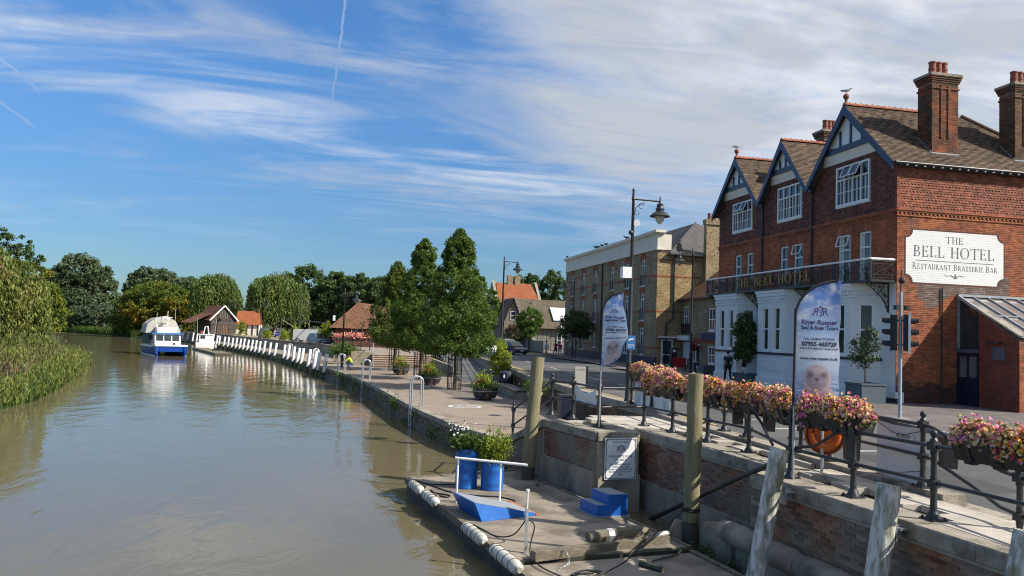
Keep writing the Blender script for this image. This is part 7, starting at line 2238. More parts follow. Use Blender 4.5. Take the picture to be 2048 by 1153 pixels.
tree('olive_bush', 'thin olive-brown bush in front of the stone gable', (23.3, 110, .1), [(23.3, 110, 2.6, 1.5, 1.4, 1.3)], 70, 40, .35, .2, 'reed', trunk=.05, cat='bush', limbs=8)
def tub(x, y, label_t, label_p, w, h, blobs, n, per, cr, leaf, m, trunk, limbs=6):
 p = thing('planter', label_p, 'planter', (x, y, .1))
 mb = MB(); e = w / 2
 mb.prism([(x - e * .94, y - e * .94, .11), (x + e * .94, y - e * .94, .11), (x + e * .94, y + e * .94, .11), (x - e * .94, y + e * .94, .11)], (0, 0, h - .06))
 mb.build('box', 'planter_blue', p)
 mb = MB();
 for a, b, c, d in ((-e, -e, e, -e + .06), (-e, e - .06, e, e), (-e, -e + .06, -e + .06, e - .06), (e - .06, -e + .06, e, e - .06)): mb.box(x + a, y + b, h + .03, x + c, y + d, h + .11)
 mb.build('rim', 'planter_blue', p)
 MB().box(x - e + .07, y - e + .07, h + .02, x + e - .07, y + e - .07, h + .06).build('soil', 'soil', p)
 return tree('potted_tree', label_t, (x, y, h + .05), blobs, n, per, cr, leaf, m, trunk=trunk, limbs=limbs)
tub(20.95, 39.25, 'dense dark bay tree in a grey planter between the hotel bays', 'slate blue square planter holding the dense bay tree', 1.0, .62, [(20.95, 39.25, 2.5, .62, .62, 1.05), (20.95, 39.25, 3.2, .42, .42, .75), (20.95, 39.3, 1.9, .55, .55, .6)], 150, 60, .22, .11, 'dark_leaf', .05)
tub(20.85, 28.95, 'sparse olive tree in a big planter near the hotel corner', 'large slate blue square planter at the hotel corner', 1.15, .80, [(20.85, 28.95, 2.25, .55, .55, .65), (21.0, 28.95, 2.7, .3, .3, .5), (20.6, 28.9, 1.95, .35, .4, .4)], 60, 34, .2, .10, 'blue_leaf', .035, limbs=12)
tree('bamboo_clump', 'bright lime bamboo clump by the retaining wall, behind the dark bin', (9.85, 51.2, PZ), [(9.85, 51.2, .4, .62, .6, .9), (9.8, 51.2, 1.3, .35, .35, .75), (10.1, 51.2, -.2, .5, .5, .6)], 150, 50, .22, .15, 'bamboo_leaf', .03, cat='bamboo', aspect=.3, limbs=10)
gbm = 'lime bamboo clumps along the terrace wall'
for (x, y, r, h, lab) in ((-3.0, 107, 1.05, 2.7, 'largest lime bamboo clump on the terrace wall, beside the cottage'), (-8.0, 121, .7, 2.1, 'lime bamboo clump in front of the parked pale van'), (-10.0, 128, .6, 1.4, 'small lime shrub left of the taller bamboo on the terrace wall'), (-13.0, 133, .75, 1.3, 'low lime bush below the blue car'), (-19.5, 152, 1.1, 2.4, 'lime bamboo clump before the white-walled store')):
 tree('bamboo_clump', lab, (x, y, .1), [(x, y, h * .5, r, r, h * .5), (x, y, h * .75, r * .5, r * .5, h * .4)], 90, 46, .26, .2, 'bamboo_leaf', .03, cat='bamboo', group=gbm, aspect=.3)
def blades(X, Y, Zb, H, W, m, name, label, lean=.35, parent=None):
 n = len(X)
 a = rng.random(n) * 2 * PI
 dx, dy = np.cos(a), np.sin(a)
 l = lean * rng.random(n) * H
 V = []
 for s, w in ((0, 1), (.45, .85), (.8, .5), (1.0, .05)):
  cx, cy, cz = X + dx * l * s ** 2, Y + dy * l * s ** 2, Zb + H * (s - .12 * s * s)
  V.append(np.stack([cx - dy * W * w, cy + dx * W * w, cz], 1)); V.append(np.stack([cx + dy * W * w, cy - dx * W * w, cz], 1))
 V = np.stack(V, 1).reshape(-1, 3)
 b = np.arange(n)[:, None] * 8
 Fq = np.concatenate([b + np.array([[0, 1, 3, 2]]), b + np.array([[2, 3, 5, 4]]), b + np.array([[4, 5, 7, 6]])])
 return npmesh(name, V, Fq, m, parent, (0, 0, 0), kind='stuff', label=label)
lby = [(y, a) for y, a in LB]
n = 15000
Y = 22 + 78 * rng.random(n) ** 1.15
dd = rng.random(n) ** 1.3 * 8
X = np.interp(Y, [p[0] for p in lby], [p[1] for p in lby]) - dd + .9
cl = np.sin(Y * 1.1 + 2 * np.sin(dd)) * np.sin(dd * 1.9 + Y * .43) + .6 * np.sin(Y * 2.7 + dd)
prof = np.clip(.35 + dd * .40, 0, 1) * (.66 + .30 * cl)
Hh = (.7 + 2.3 * rng.random(n) ** 1.6) * np.clip(prof, .15, 1.1)
blades(X, Y, np.full(n, -1.9) + np.minimum(dd * .16, .9), Hh, .028 + .02 * rng.random(n), 'reed', 'reed_bed', 'tawny reeds and seed heads covering the left river bank', lean=.75)
n = 9000
Y = 24 + 75 * rng.random(n); dd = rng.random(n) * 2.6
X = np.interp(Y, [p[0] for p in lby], [p[1] for p in lby]) - dd + 1.5
blades(X, Y, np.full(n, -2.05), (.5 + .9 * rng.random(n)) * (.8 + .3 * np.sin(Y * 1.3)), .03 + .03 * rng.random(n), 'reed_green', 'green_sedge', 'bright green sedge at the water edge of the left bank', lean=.6)
P = []
for i in range(330):
 y = 30 + 70 * rng.random(); d = 2.0 * rng.random() - .6
 c = np.array([np.interp(y, [p[0] for p in lby], [p[1] for p in lby]) + 1.0 - d, y, -1.5 + .5 * rng.random()])
 P.append(c + rng.normal(size=(70, 3)) * (.45, .5, .32))
for i in range(420):
 y = 30 + 70 * rng.random(); d = 1 + 7 * rng.random()
 c = np.array([np.interp(y, [p[0] for p in lby], [p[1] for p in lby]) - d, y, -.6 + 1.1 * rng.random()])
 P.append(c + rng.normal(size=(60, 3)) * (.5, .5, .35))
P = np.concatenate(P)
V, Fq = leaf_quads(P, .30, aspect=.17, dirs=np.tile(np.array([[.1, 0, .8]]), (len(P), 1)))
npmesh('bank_undergrowth', V, Fq, 'willow_near', None, (0, 0, 0), kind='stuff', label='mixed undergrowth among the reeds of the left bank')
n = 3500
Y = 205 + 40 * rng.random(n); X = np.interp(Y, [205, 225, 240, 262], [-50, -60, -75, -120]) - 1.5 + 3 * rng.random(n)
blades(X, Y, np.full(n, -2.0), 1.2 + 1.6 * rng.random(n), np.full(n, .07), 'reed_green', 'far_reeds', 'pale reeds along the far bank of the river bend')
n = 5000
Y = 100 + 130 * rng.random(n); X = np.interp(Y, [p[0] for p in lby], [p[1] for p in lby]) - 5 * rng.random(n) + .6
blades(X, Y, np.full(n, -1.9), 1.0 + 1.8 * rng.random(n), np.full(n, .07), 'reed', 'far_reeds', 'tawny reeds along the left bank towards the river bend')
P = np.stack([-700 + 1500 * rng.random(9000), 330 + 60 * rng.random(9000), 1 + 12 * rng.random(9000) ** 1.5], 1)
k = (P[:, 0] > -190) | (P[:, 1] > 360)
V, Fq = leaf_quads(np.repeat(P, 4, 0) + rng.normal(size=(36000, 3)) * 1.3, 2.0, aspect=.7)
npmesh('distant_wood', V, Fq, 'far_leaf', None, (0, 340, 0), kind='stuff', label='distant belt of woodland along the horizon')
# ============================================================ boats, posts, jetty
boat = thing('tour_boat', 'blue and white catamaran tour boat with a grey canvas cover coming up the river', 'boat', (0, 0, 0))
def section(x, half, keel_z, sheer):
 return x, half, keel_z, sheer
LB_, HB = 9.2, 1.95
for s in (-1, 1):
 mb = MB()
 st = []
 for i in range(9):
  t = i / 8; x = -LB_ / 2 + LB_ * t
  taper = 1 if t < .6 else 1 - ((t - .6) / .4) ** 2 * .72
  sh = 1.18 + .22 * max(0, (t - .4) / .6)
  yo = s * HB * (1 - .04 * (t > .8) * (t - .8) * 5)
  yi = s * (HB - 1.25 * taper)
  st.append([(x, yi if t < .6 else s * lerp(HB - 1.25, HB - .55, (t - .6) / .4), sh), (x, yo, sh), (x + (.12 if t == 1 else 0), s * (HB - .12), .35), (x, s * (HB - .55), -.25), (x, yi, .35)])
 n5 = 5
 vs = [p for q in st for p in q]
 fs = [(i * n5 + k, i * n5 + (k + 1) % n5, (i + 1) * n5 + (k + 1) % n5, (i + 1) * n5 + k) for i in range(8) for k in range(n5)] + [tuple(range(n5)), tuple(range(8 * n5, 9 * n5))]
 mb.add(vs, fs); mb.build('hull', 'boat_blue', boat, smooth=35)
 MB().box(-LB_ / 2, s * (HB - .12) - .03, -.03, LB_ / 2 - .25, s * (HB - .12) + .03, .10).build('boot_stripe', 'boat_white', boat)
MB().box(-LB_ / 2, -1.3, .55, LB_ / 2 - .25, 1.3, 1.15).build('bridge_deck', 'boat_blue', boat)
MB().box(LB_ / 2 - .28, -1.4, .60, LB_ / 2 - .05, 1.4, 1.30).build('bow_apron', 'boat_blue', boat)
mb = MB()
mb.prism([(-LB_ / 2, -HB - .05, 1.16), (LB_ * .2, -HB - .05, 1.18), (LB_ / 2 + .05, -HB + .05, 1.36), (LB_ / 2 + .05, HB - .05, 1.36), (LB_ * .2, HB + .05, 1.18), (-LB_ / 2, HB + .05, 1.16)], (0, 0, .22)); mb.build('gunwale', 'boat_white', boat)
wh_ = MB(); wh_.prism([(1.3, -1.55, 1.36), (2.35, -1.55, 1.5), (2.0, -1.55, 3.0), (1.3, -1.55, 3.0)], (0, 3.1, 0)); wh_.box(-1.8, -1.55, 1.36, 1.298, 1.55, 3.0)
hs_ = wh_.build('wheelhouse', 'boat_white', boat)
for y0 in (-1.38, -.42, .54):
 wq = MB(); wq.frame_box((2.245, y0, 2.05), (0, .84, 0), (-.175, 0, .78), (.012, 0, .006)); wq.build('front_window', 'glass', hs_)
for s in (-1, 1):
 for x in (-1.5, -.3): MB().box(x, s * 1.555 - .01, 2.1, x + 1.0, s * 1.555 + .01, 2.8).build('side_window', 'glass', hs_)
MB().box(-2.0, -1.9, 3.0, 2.25, 1.75, 3.12).build('wheelhouse_roof', 'canvas_blue', boat)
MB().box(2.26, -1.5, 3.01, 2.29, 1.5, 3.22).build('name_strip', 'canvas_blue', boat)
fbq = MB(); fbq.prism([(-.4, -1.2, 3.12), (1.5, -1.2, 3.12), (1.2, -1.1, 3.95), (-.4, -1.1, 3.95)], (0, 2.3, 0)); fbq.build('flybridge', 'boat_white', boat)
fr = MB()
for y in (-1.2, 1.15): fr.tube([(1.6, y, 3.1), (1.7, y, 3.8), (1.2, y, 4.1)], .03, 6)
fr.tube([(1.65, -1.2, 3.8), (1.65, 1.15, 3.8)], .025, 6); fr.build('flybridge_rail', 'white', boat)
cvx = MB()
prof = [(-2.2, 3.1), (-2.05, 4.3), (-1.0, 5.2), (.4, 5.55), (1.4, 4.9), (2.0, 3.6), (2.05, 3.1)]
def cf(u, v):
 k = u * (len(prof) - 1); i = min(int(k), len(prof) - 2); y, z = lerp(prof[i][0], prof[i + 1][0], k - i), lerp(prof[i][1], prof[i + 1][1], k - i)
 return (-4.4 + 3.9 * v, y * (1 - .06 * (1 - v)), z + .05 * math.sin(9 * u + 5 * v))
cvx.grid(cf, 18, 8); cvx.poly([cf(u, 1) for u in np.linspace(0, 1, 13)]); cvx.build('canvas_cover', 'canvas', boat, smooth=50)
fr = MB()
for x in np.linspace(-4.2, 4.2, 9): fr.tube([(x, -1.85, 1.38), (x, -1.85, 2.3 if x > 2 else 3.0)], .022, 5); fr.tube([(x, 1.85, 1.38), (x, 1.85, 2.3 if x > 2 else 3.0)], .022, 5)
for s in (-1.85, 1.85):
 for z in (1.85, 2.28): fr.tube([(-4.2, s, z), (4.2, s, z)], .02, 5)
fr.tube([(4.3, -1.7, 2.2), (4.45, 0, 2.3), (4.3, 1.7, 2.2)], .02, 5); fr.build('deck_rail', 'iron', boat)
MB().box(-4.3, -1.95, 3.0, 1.2, -1.3, 3.10).build('side_awning', 'canvas_blue', boat)
M['mesh_green'] = mat('green_side_screen', (.06, .13, .09), rough=.8); MB().box(-4.2, -1.87, 1.5, -.2, -1.855, 2.9).build('side_screen', 'mesh_green', boat)
mq_ = MB(); mq_.tube([(.3, .2, 3.9), (.3, .2, 6.3)], .04, 6); mq_.tube([(-.2, -1.0, 3.9), (-.2, -1.0, 6.0)], .02, 5); mq_.tube([(.0, 1.2, 3.9), (0, 1.2, 6.9)], .015, 5)
mq_.bar((.3, -.4, 5.4), (.3, .8, 5.4), .05, .05); mq_.build('mast', 'white', boat)
MB().lathe((.3, .2, 5.0), [(.05, 0), (.25, .03), (.28, .12), (.22, .2), (.02, .22)], 14).build('radar', 'boat_white', boat)
MB().lathe((LB_ / 2 - .1, .3, 1.5), [(.02, 0), (.16, .1), (.16, .3), (.02, .4)], 8).build('anchor', 'iron', boat)
place(boat, (-23.55, 109.5, WZ), math.atan2(-.92, .40), (1, 1, .9))
b2_ = thing('motor_boat', 'small white motor boat moored stern-on at the timber jetty', 'boat', (0, 0, 0))
mb = MB(); st = []
for i in range(8):
 t = i / 7; x = -3.2 + 6.6 * t; w = 1.45 * (1 if t < .5 else max(.06, 1 - ((t - .5) / .5) ** 1.8)); sh = 1.0 + .35 * t
 st.append([(x, -w, sh), (x, -w * .92, .15), (x, 0, -.3), (x, w * .92, .15), (x, w, sh)])
mb.add([p for q in st for p in q], [(i * 5 + k, i * 5 + k + 1, (i + 1) * 5 + k + 1, (i + 1) * 5 + k) for i in range(7) for k in range(4)] + [tuple(range(5)), (0, 4, 9, 5)] + [(i * 5, i * 5 + 4, i * 5 + 9, i * 5 + 5) for i in range(1, 7)])
mb.build('hull', 'boat_white', b2_, smooth=40)
mb = MB()
for s in (-1, 1): mb.box(-3.2, s * 1.46 - .03, .82, .4, s * 1.46 + .03, .98)
mb.build('side_stripe', 'boat_blue', b2_)
mb = MB(); mb.prism([(-1.2, -1.15, 1.0), (1.9, -1.0, 1.1), (1.2, -.95, 2.35), (-1.3, -1.05, 2.35)], (0, 2.1, 0)); cb = mb.build('cabin', 'boat_white', b2_)
MB().box(-1.45, -1.25, 2.36, 1.5, 1.25, 2.45).build('cabin_roof', 'boat_white', b2_)
for s in (-1, 1): MB().prism([(-.9, s * 1.16, 1.6), (1.2, s * 1.10, 1.6), (.9, s * 1.06, 2.2), (-.95, s * 1.09, 2.2)], (0, s * .012, 0)).build('side_window', 'glass', cb)
MB().box(-1.33, .1, 1.7, -1.30, .8, 2.2).build('cabin_door', 'glass', cb)
mq_ = MB()
for s in (-.4, .4): mq_.bar((-.8, s, 2.45), (-.4, s * .5, 3.7), .12, .12)
mq_.bar((-.4, -.25, 3.7), (-.4, .25, 3.7), .2, .1); mq_.tube([(-.6, 1.3, 2.4), (-1.2, 1.5, 5.0)], .02, 5); mq_.tube([(-.6, -1.3, 2.4), (-1.2, -1.5, 5.0)], .02, 5); mq_.build('mast_frame', 'boat_white', b2_)
tx = MB(); text_on(tx, 'OYSTER', .26, lambda x, z: Vector((-3.215, -x, z)), 0, .50, width=1.2) if False else None
mq_ = MB(); mq_.box(-3.24, -.55, .45, -3.21, .55, .62); mq_.build('name_smudge', 'ink', b2_) if False else None
mq_ = MB(); mq_.tube([(-3.1, -1.3, 1.0), (-3.1, -1.3, 1.5), (-3.1, 1.3, 1.5), (-3.1, 1.3, 1.0)], .02, 5); mq_.build('stern_rail', 'steel', b2_)
for y in (-1.62,): MB().lathe((-2.6, y, .2), [(.02, 0), (.13, .08), (.13, .5), (.02, .58)], 8).build('fender', 'white_plastic', b2_)
o = MB().ball((-.2, .7, 2.75), .22, 8).build('buoy', 'orange', b2_)
place(b2_, (-23.3, 138.5, WZ), rd(98))
jt = thing('timber_jetty', 'low grey timber jetty floating beside the white posts', 'jetty', (-18.5, 126, WZ))
J0, J1 = Vector((-22.6, 135.5, WZ)), Vector((-15.6, 113.5, WZ)); ju = (J1 - J0).normalized(); jn = Vector((ju.y, -ju.x, 0))
if jn.x > 0: jn = -jn
MB().frame_box(J0 + Vector((0, 0, -.2)), J1 - J0, jn * 2.2, (0, 0, .42)).build('float', 'pile_wet', jt)
mb = MB(); L = (J1 - J0).length; k = int(L / .22)
for i in range(k): mb.frame_box(J0 + ju * (i * .22) - jn * .05 + Vector((0, 0, .22)), ju * .20, jn * 2.3, (0, 0, .06 + random.uniform(0, .01)))
mb.build('deck_board', 'baulk', jt, kind='stuff')
MB().box(-19.6, 122.2, WZ + .28, -18.4, 123.4, WZ + .5).build('dark_box', 'plastic_black', jt)
def white_post():
 t = thing('white_post', 'thick white timber post leaning along the edge of the quay', 'post', (0, 0, 0), 'white posts along the quay edge')
 MB().tube([(-.20, 0, -1.2), (-.10, 0, -.42), (-.09, 0, -.38)], [.135, .142, .142], 10).build('foot', 'post_foot', t, smooth=40)
 MB().tube([(-.09, 0, -.38), (-.05, 0, 0), (.09, 0, 1.24), (.092, 0, 1.26)], [.150, .152, .146, .13], 12).build('shaft', 'post_white', t, smooth=40)
 return t
wp = white_post()
wy = [68.6, 71.9, 74.1, 77.7, 82.3, 85.1, 88.0, 91.9, 95.0, 101.6, 104.8, 108.4, 111.3, 114.1, 116.9, 119.8, 122.6, 125.2, 128.1, 131.1, 134.4, 137.8, 142.3, 144.7, 148.5, 152.1, 155.8, 159.7, 163.7, 168.0, 173.7, 177.7]
ORD = 'first second third fourth fifth sixth seventh eighth ninth tenth eleventh twelfth thirteenth fourteenth fifteenth sixteenth seventeenth eighteenth nineteenth twentieth'.split()
ORD += ['twenty-' + x for x in ORD[:9]] + ['thirtieth', 'thirty-first', 'thirty-second']
for i, y in enumerate(wy):
 c = wp if i == 0 else copy_tree(wp)
 place(c, (interp(EDGE, y) - .22, y, PZ), rd(random.uniform(-6, 6)) - math.atan2(.2, 1) * .5)
 c.rotation_euler.x = rd(random.uniform(-1.5, 1.5)); c.rotation_euler.y = rd(random.uniform(-2, 2))
 c.scale = (1, 1, random.uniform(.93, 1.05))
 c['label'] = 'white timber quay post, ' + (ORD[i] + ' from the near end of the row' if i < 16 else (ORD[31 - i] + ' from the far end of the row' if i < 31 else 'farthest of the row, behind the motor boat'))
wp['label'] = 'flaking white timber post at the near end of the row on the quay edge'
M['post_flaky'] = mat('flaking_post_paint', (.78, .78, .75), (.25, .25, .22), rough=.8, scale=7, lo=.5, hi=.62)
mf = [c for c in wp.children if c.name.startswith('shaft')][0]; mf.data = mf.data.copy(); mf.data.materials[0] = M['post_flaky']
def ladder(y, label, m='white'):
 x = interp(EDGE, y); t = thing('quay_ladder', label, 'ladder', (x, y, PZ), 'hooped ladders on the quay edge')
 u = Vector((interp(EDGE, y + 1) - x, 1, 0)).normalized(); n = Vector((u.y, -u.x, 0))
 for s in (-.24, .24):
  o = Vector((x, y, 0)) + u * s - n * .10
  pts = [o + Vector((0, 0, -2.1)), o + Vector((0, 0, PZ + 1.15))]
  for a in np.linspace(PI, 0, 9)[1:]: pts.append(o + n * (.25 + .25 * math.cos(a)) + Vector((0, 0, PZ + 1.15 + .25 * math.sin(a))))
  pts.append(o + n * .5 + Vector((0, 0, PZ)))
  MB().tube(pts, .034, 8).build('stringer', m, t, smooth=60)
 for z in np.arange(-2.2, PZ + .9, .3):
  o = Vector((x, y, z)) - n * .10; MB().tube([o - u * .24, o + u * .24], .02, 6).build('rung', m, t)
 return t
ladder(36.2, 'nearest white hooped ladder on the quay edge by the painted roundel', 'steel')
ladder(53.6, 'grey hooped ladder on the quay edge, second from the pontoon', 'steel')
ladder(63.5, 'galvanised ladder on the quay edge beside the worker in yellow', 'steel')
ladder(76.0, 'hooped white ladder among the nearer white posts', 'white'); ladder(93.3, 'hooped ladder midway along the row of white posts', 'steel')
# ------------------------------------------------------------ lamps, signals, street furniture
def lamp(x, y, z, H, label, arm=1.0, az=0.0, k=1.0):
 t = thing('street_lamp', label, 'street lamp', (x, y, z), 'black swan-bracket street lamps')
 P = lambda a, h: Vector((x + a * math.cos(az), y + a * math.sin(az), z + h))
 mb = MB()
 mb.lathe((x, y, z), [(.15 * k, 0), (.14 * k, .06), (.11 * k, .12), (.105 * k, 1.3), (.12 * k, 1.34), (.085 * k, 1.45), (.07 * k, H * .6), (.05 * k, H - .45), (.075 * k, H - .42), (.055 * k, H - .36), (.04 * k, H - .12), (.06 * k, H - .10), (.015 * k, H)], 12)
 mb.build('column', 'iron', t, smooth=40)
 mb = MB(); mb.tube([P(0, H - .42), P(arm, H - .46)], .03 * k, 6)
 mb.tube([P(.05, H - 1.0), P(.10, H - .72), P(.28, H - .60), P(.42, H - .52)], .014 * k, 5)
 mb.tube([P(.30 + .10 * math.cos(a), H - .66 + .09 * math.sin(a)) for a in np.linspace(0, 5, 12)], .011 * k, 4); mb.tube([P(.14 + .08 * math.cos(a), H - .92 + .08 * math.sin(a)) for a in np.linspace(2, 7, 12)], .011 * k, 4)
 mb.build('bracket', 'iron', t)
 c = P(arm, H)
 mb = MB(); mb.lathe((c.x, c.y, c.z - 1.02), [(.36, 0), (.37, .02), (.34, .06), (.22, .16), (.15, .20), (.15, .26), (.17, .28), (.12, .34), (.12, .42), (.14, .44), (.05, .50), (.03, .60), (.02, .74)], 16); mb.build('lantern', 'iron', t, smooth=40)
 M.setdefault('lamp_glass', mat('lamp_glass', (.45, .46, .42), rough=.12))
 mb = MB(); mb.lathe((c.x, c.y, c.z - 1.30), [(.01, 0), (.08, .05), (.15, .15), (.185, .28)], 14); mb.build('lamp_bowl', 'lamp_glass', t, smooth=60)
 return t
l1 = lamp(9.9, 27.05, .12, 7.75, 'tall black street lamp before the warehouse, the nearest, carrying white boxes and a CCTV sign', az=-.1)
MB().box(9.52, 26.90, 4.55, 9.86, 27.18, 4.95).build('white_box', 'white', l1)
mb = MB(); mb.frame_box((9.98, 27.0, 6.42), (.20, -.04, .10), (0, .04, 0), (-.10, .02, .20)); mb.build('antenna_box', 'white', l1)
MB().ball((9.78, 26.9, 6.2), .09, 8).build('camera_dome', 'plastic_black', l1)
sgq = MB().frame_box((9.74, 26.88, 1.98), (.30, -.06, 0), (.003, .015, 0), (0, 0, .50)).build('warning_sign', 'canvas_blue', l1)
tx = MB(); sf = plane_fn((9.74, 26.875, 1.98), (.30, -.06, 0), (0, 0, 1)); text_on(tx, 'CCTV', .10, sf, .15, .08, bold=.03, width=.24)
tx.poly([sf(a, b) for a, b in ((.05, .30), (.20, .36), (.22, .42), (.07, .38))]); tx.poly([sf(a, b) for a, b in ((.20, .34), (.26, .37), (.26, .40), (.20, .38))]); tx.build('sign_print', 'white', sgq)
lamp(10.75, 56.0, .12, 7.9, 'black street lamp rising right of the tallest pyramidal tree', az=-.1)
lamp(-.55, 70.7, PZ, 6.9, 'slender black lamp on the promenade beside the cottage', az=-.2)
lamp(22.4, 78, .1, 8.2, 'thin black lamp before the far end of the warehouse', az=PI - .3)
lamp(22.6, 49.8, .1, 8.6, 'thin black lamp in front of the pub', az=PI - .2, arm=.9)
for x, y, lab in ((-15.9, 150, 'lamp left of the broad willow in the car park'), (-7.6, 125, 'lamp in front of the right side of the broad willow'), (-24.0, 168, 'lamp in front of the boathouse roof')): lamp(x, y, 0, 6.8, 'distant black ' + lab, az=-.2)
ts = thing('traffic_signal', 'grey traffic signal pole with two black three-lamp heads at the hotel corner', 'traffic lights', (17.85, 23.0, .08))
tb = (17.85, 23.0)
MB().tube([(*tb, -.1), (*tb, 4.25)], .058, 12).build('pole', 'grey_post', ts, smooth=50)
MB().box(17.6, 22.75, .02, 18.1, 23.25, .10).build('base', 'kerb', ts)
fa = Vector((-.79, .61, 0)); fb_ = Vector((.79, -.61, 0))
for d, m in ((fa, 0), (fb_, 1)):
 side = Vector((-d.y, d.x, 0))
 o = Vector((*tb, 2.30)) + d * (.085)
 mb = MB(); mb.frame_box(o - side * .15, side * .30, d * .20, (0, 0, 1.18)); hd = mb.build('signal_head', 'plastic_black', ts)
 mb = MB(); mb.frame_box(o - side * .22 + d * .195 + Vector((0, 0, -.06)), side * .44, d * .02, (0, 0, 1.30)); mb.build('backing_board', 'plastic_black', hd)
 if m:
  mb = MB(); c = o + d * .15
  for a, b in ((-.245, -.22), (.22, .245)): mb.frame_box(c + side * a + Vector((0, 0, -.085)), side * (b - a), d * .075, (0, 0, 1.35))
  for z in (-.085, 1.24): mb.frame_box(c - side * .22 + Vector((0, 0, z)), side * .44, d * .03, (0, 0, .025))
  mb.build('white_border', 'white', hd)
 for k in range(3):
  c = o + d * .21 + Vector((0, 0, .20 + k * .38))
  mb = MB(); n_ = 12; R = .125
  ring = [(side * math.cos(t) + Vector((0, 0, 1)) * math.sin(t)) * R for t in np.linspace(-.5, PI + .5, n_)]
  vs = [c + r for r in ring] + [c + r + d * (.26 if i not in (0, n_ - 1) else .14) for i, r in enumerate(ring)]
  mb.add(vs, [(i, i + 1, n_ + i + 1, n_ + i) for i in range(n_ - 1)])
  mb.build('visor', 'plastic_black', hd)
  M.setdefault('lens', mat('dark_lens', (.05, .02, .015), rough=.2))
  MB().lathe(c, [(.11, 0), (.09, .02), (.02, .03)], 12, axis=tuple(d)).build('lens', 'lens', hd)
 MB().bar(Vector((*tb, 2.5)), o + Vector((0, 0, .2)), .05, .05).build('arm', 'iron', ts); MB().bar(Vector((*tb, 3.3)), o + Vector((0, 0, 1.0)), .05, .05).build('arm', 'iron', ts)
MB().tube([(*tb, 4.2), (17.88, 23.0, 5.0)], .02, 6).build('aerial', 'iron', ts)
MB().ball((17.86, 22.95, 4.62), .11, 8).build('detector', 'plastic_black', ts)
for dx in (-.16, .22): MB().box(tb[0] + dx - .07, 22.9, 3.65, tb[0] + dx + .07, 23.05, 3.80).build('detector', 'plastic_black', ts)
def planter(x, y, label, rz=0.0, flowers=(.7, .05, .05)):
 t = thing('planter', label, 'planter', (x, y, PZ), 'charcoal planters lettered SANDWICH on the promenade')
 oc = lambda r, z: [(x + r * math.cos(rz + PI / 8 + k * PI / 4), y + r * math.sin(rz + PI / 8 + k * PI / 4), PZ + z) for k in range(8)]
 mb = MB()
 R0_, R1_, R2_ = oc(.56, .10), oc(.70, .46), oc(.70, .66)
 mb.add(R0_ + R1_, [tuple(range(8))] + [(k, (k + 1) % 8, 8 + (k + 1) % 8, 8 + k) for k in range(8)])
 R3 = oc(.66, .47); mb.add(R3 + R2_, [(k, (k + 1) % 8, 8 + (k + 1) % 8, 8 + k) for k in range(8)]); mb.build('tub', 'planter', t)
 mb = MB(); a, b = oc(.715, .455), oc(.715, .485); mb.add(a + b, [(k, (k + 1) % 8, 8 + (k + 1) % 8, 8 + k) for k in range(8)]); mb.build('band', 'steel', t)
 MB().add(oc(.64, .62), [tuple(range(8))]).build('soil', 'soil', t)
 for k in range(4): MB().box(x + .34 * math.cos(k * PI / 2 + .7) - .07, y + .34 * math.sin(k * PI / 2 + .7) - .07, PZ, x + .34 * math.cos(k * PI / 2 + .7) + .07, y + .34 * math.sin(k * PI / 2 + .7) + .07, PZ + .11).build('foot', 'iron', t)
 ka = min(range(8), key=lambda k: (Vector((math.cos(rz + PI / 4 + k * PI / 4), math.sin(rz + PI / 4 + k * PI / 4))) - Vector((-x, -y)).normalized()).length)
 an = rz + PI / 4 + ka * PI / 4; n = Vector((math.cos(an), math.sin(an), 0)); u = Vector((-n.y, n.x, 0))
 ap_ = .70 * math.cos(PI / 8)
 tx = MB(); text_on(tx, 'SANDWICH', .075, lambda a, b: Vector((x, y, PZ + .53 + b)) + n * (ap_ + .012) + u * a, 0, 0, width=.42)
 c0_ = Vector((x, y, PZ + .19)) + n * (.60 * math.cos(PI / 8) + .055); up_ = (Vector((0, 0, .36)) + n * .13).normalized()
 pts = [c0_ - u * .075, c0_ + u * .075] + [c0_ + up_ * (.12 + .075 * math.sin(q)) + u * .075 * math.cos(q) for q in np.linspace(0, PI, 8)]
 tx.poly(pts); tx.build('emblem', 'gold', t)
 P = np.array([x, y, PZ + .72]) + rng.normal(size=(1500, 3)) * (.32, .32, .13)
 hang = rng.random(1500) < .08; P[hang, :2] = np.array([x, y]) + (P[hang, :2] - (x, y)) * 1.7; P[hang, 2] -= .12
 V, Fq = leaf_quads(P, .10, aspect=.5); npmesh('foliage', V, Fq, 'green_leaf', t, kind='stuff')
 P = np.array([x - .1, y, PZ + 1.05]) + rng.normal(size=(500, 3)) * (.22, .2, .20); V, Fq = leaf_quads(P, .11, aspect=.5); npmesh('foliage', V, Fq, 'bamboo_leaf', t, kind='stuff')
 P = np.array([x - .22, y - .25, PZ + .92]) + rng.normal(size=(30, 3)) * (.10, .10, .07); V, Fq = blooms(P, rng.normal(size=(30, 3)) + (0, -.6, .5), .085); npmesh('blooms', V, Fq, 'red_petal', t, kind='stuff')
 return t
planter(7.05, 40.7, 'charcoal planter lettered SANDWICH nearest the pontoon, with red flowers'); planter(5.25, 51.0, 'charcoal SANDWICH planter between the nearest and middle tree guards'); planter(4.0, 61.6, 'charcoal SANDWICH planter farthest away, before the broad steps')
t = thing('litter_bin', 'big dark navy litter bin against the retaining wall by the bamboo', 'bin', (9.6, 47.6, PZ))
MB().lathe((9.5, 47.6, PZ), [(.44, 0), (.46, .03), (.46, 1.0), (.43, 1.10), (.30, 1.17), (.02, 1.2)], 20).build('drum', 'navy_dark', t, smooth=40)
MB().box(9.26, 47.10, PZ + .8, 9.34, 47.16, PZ + .98).build('bin_label', 'white', t)
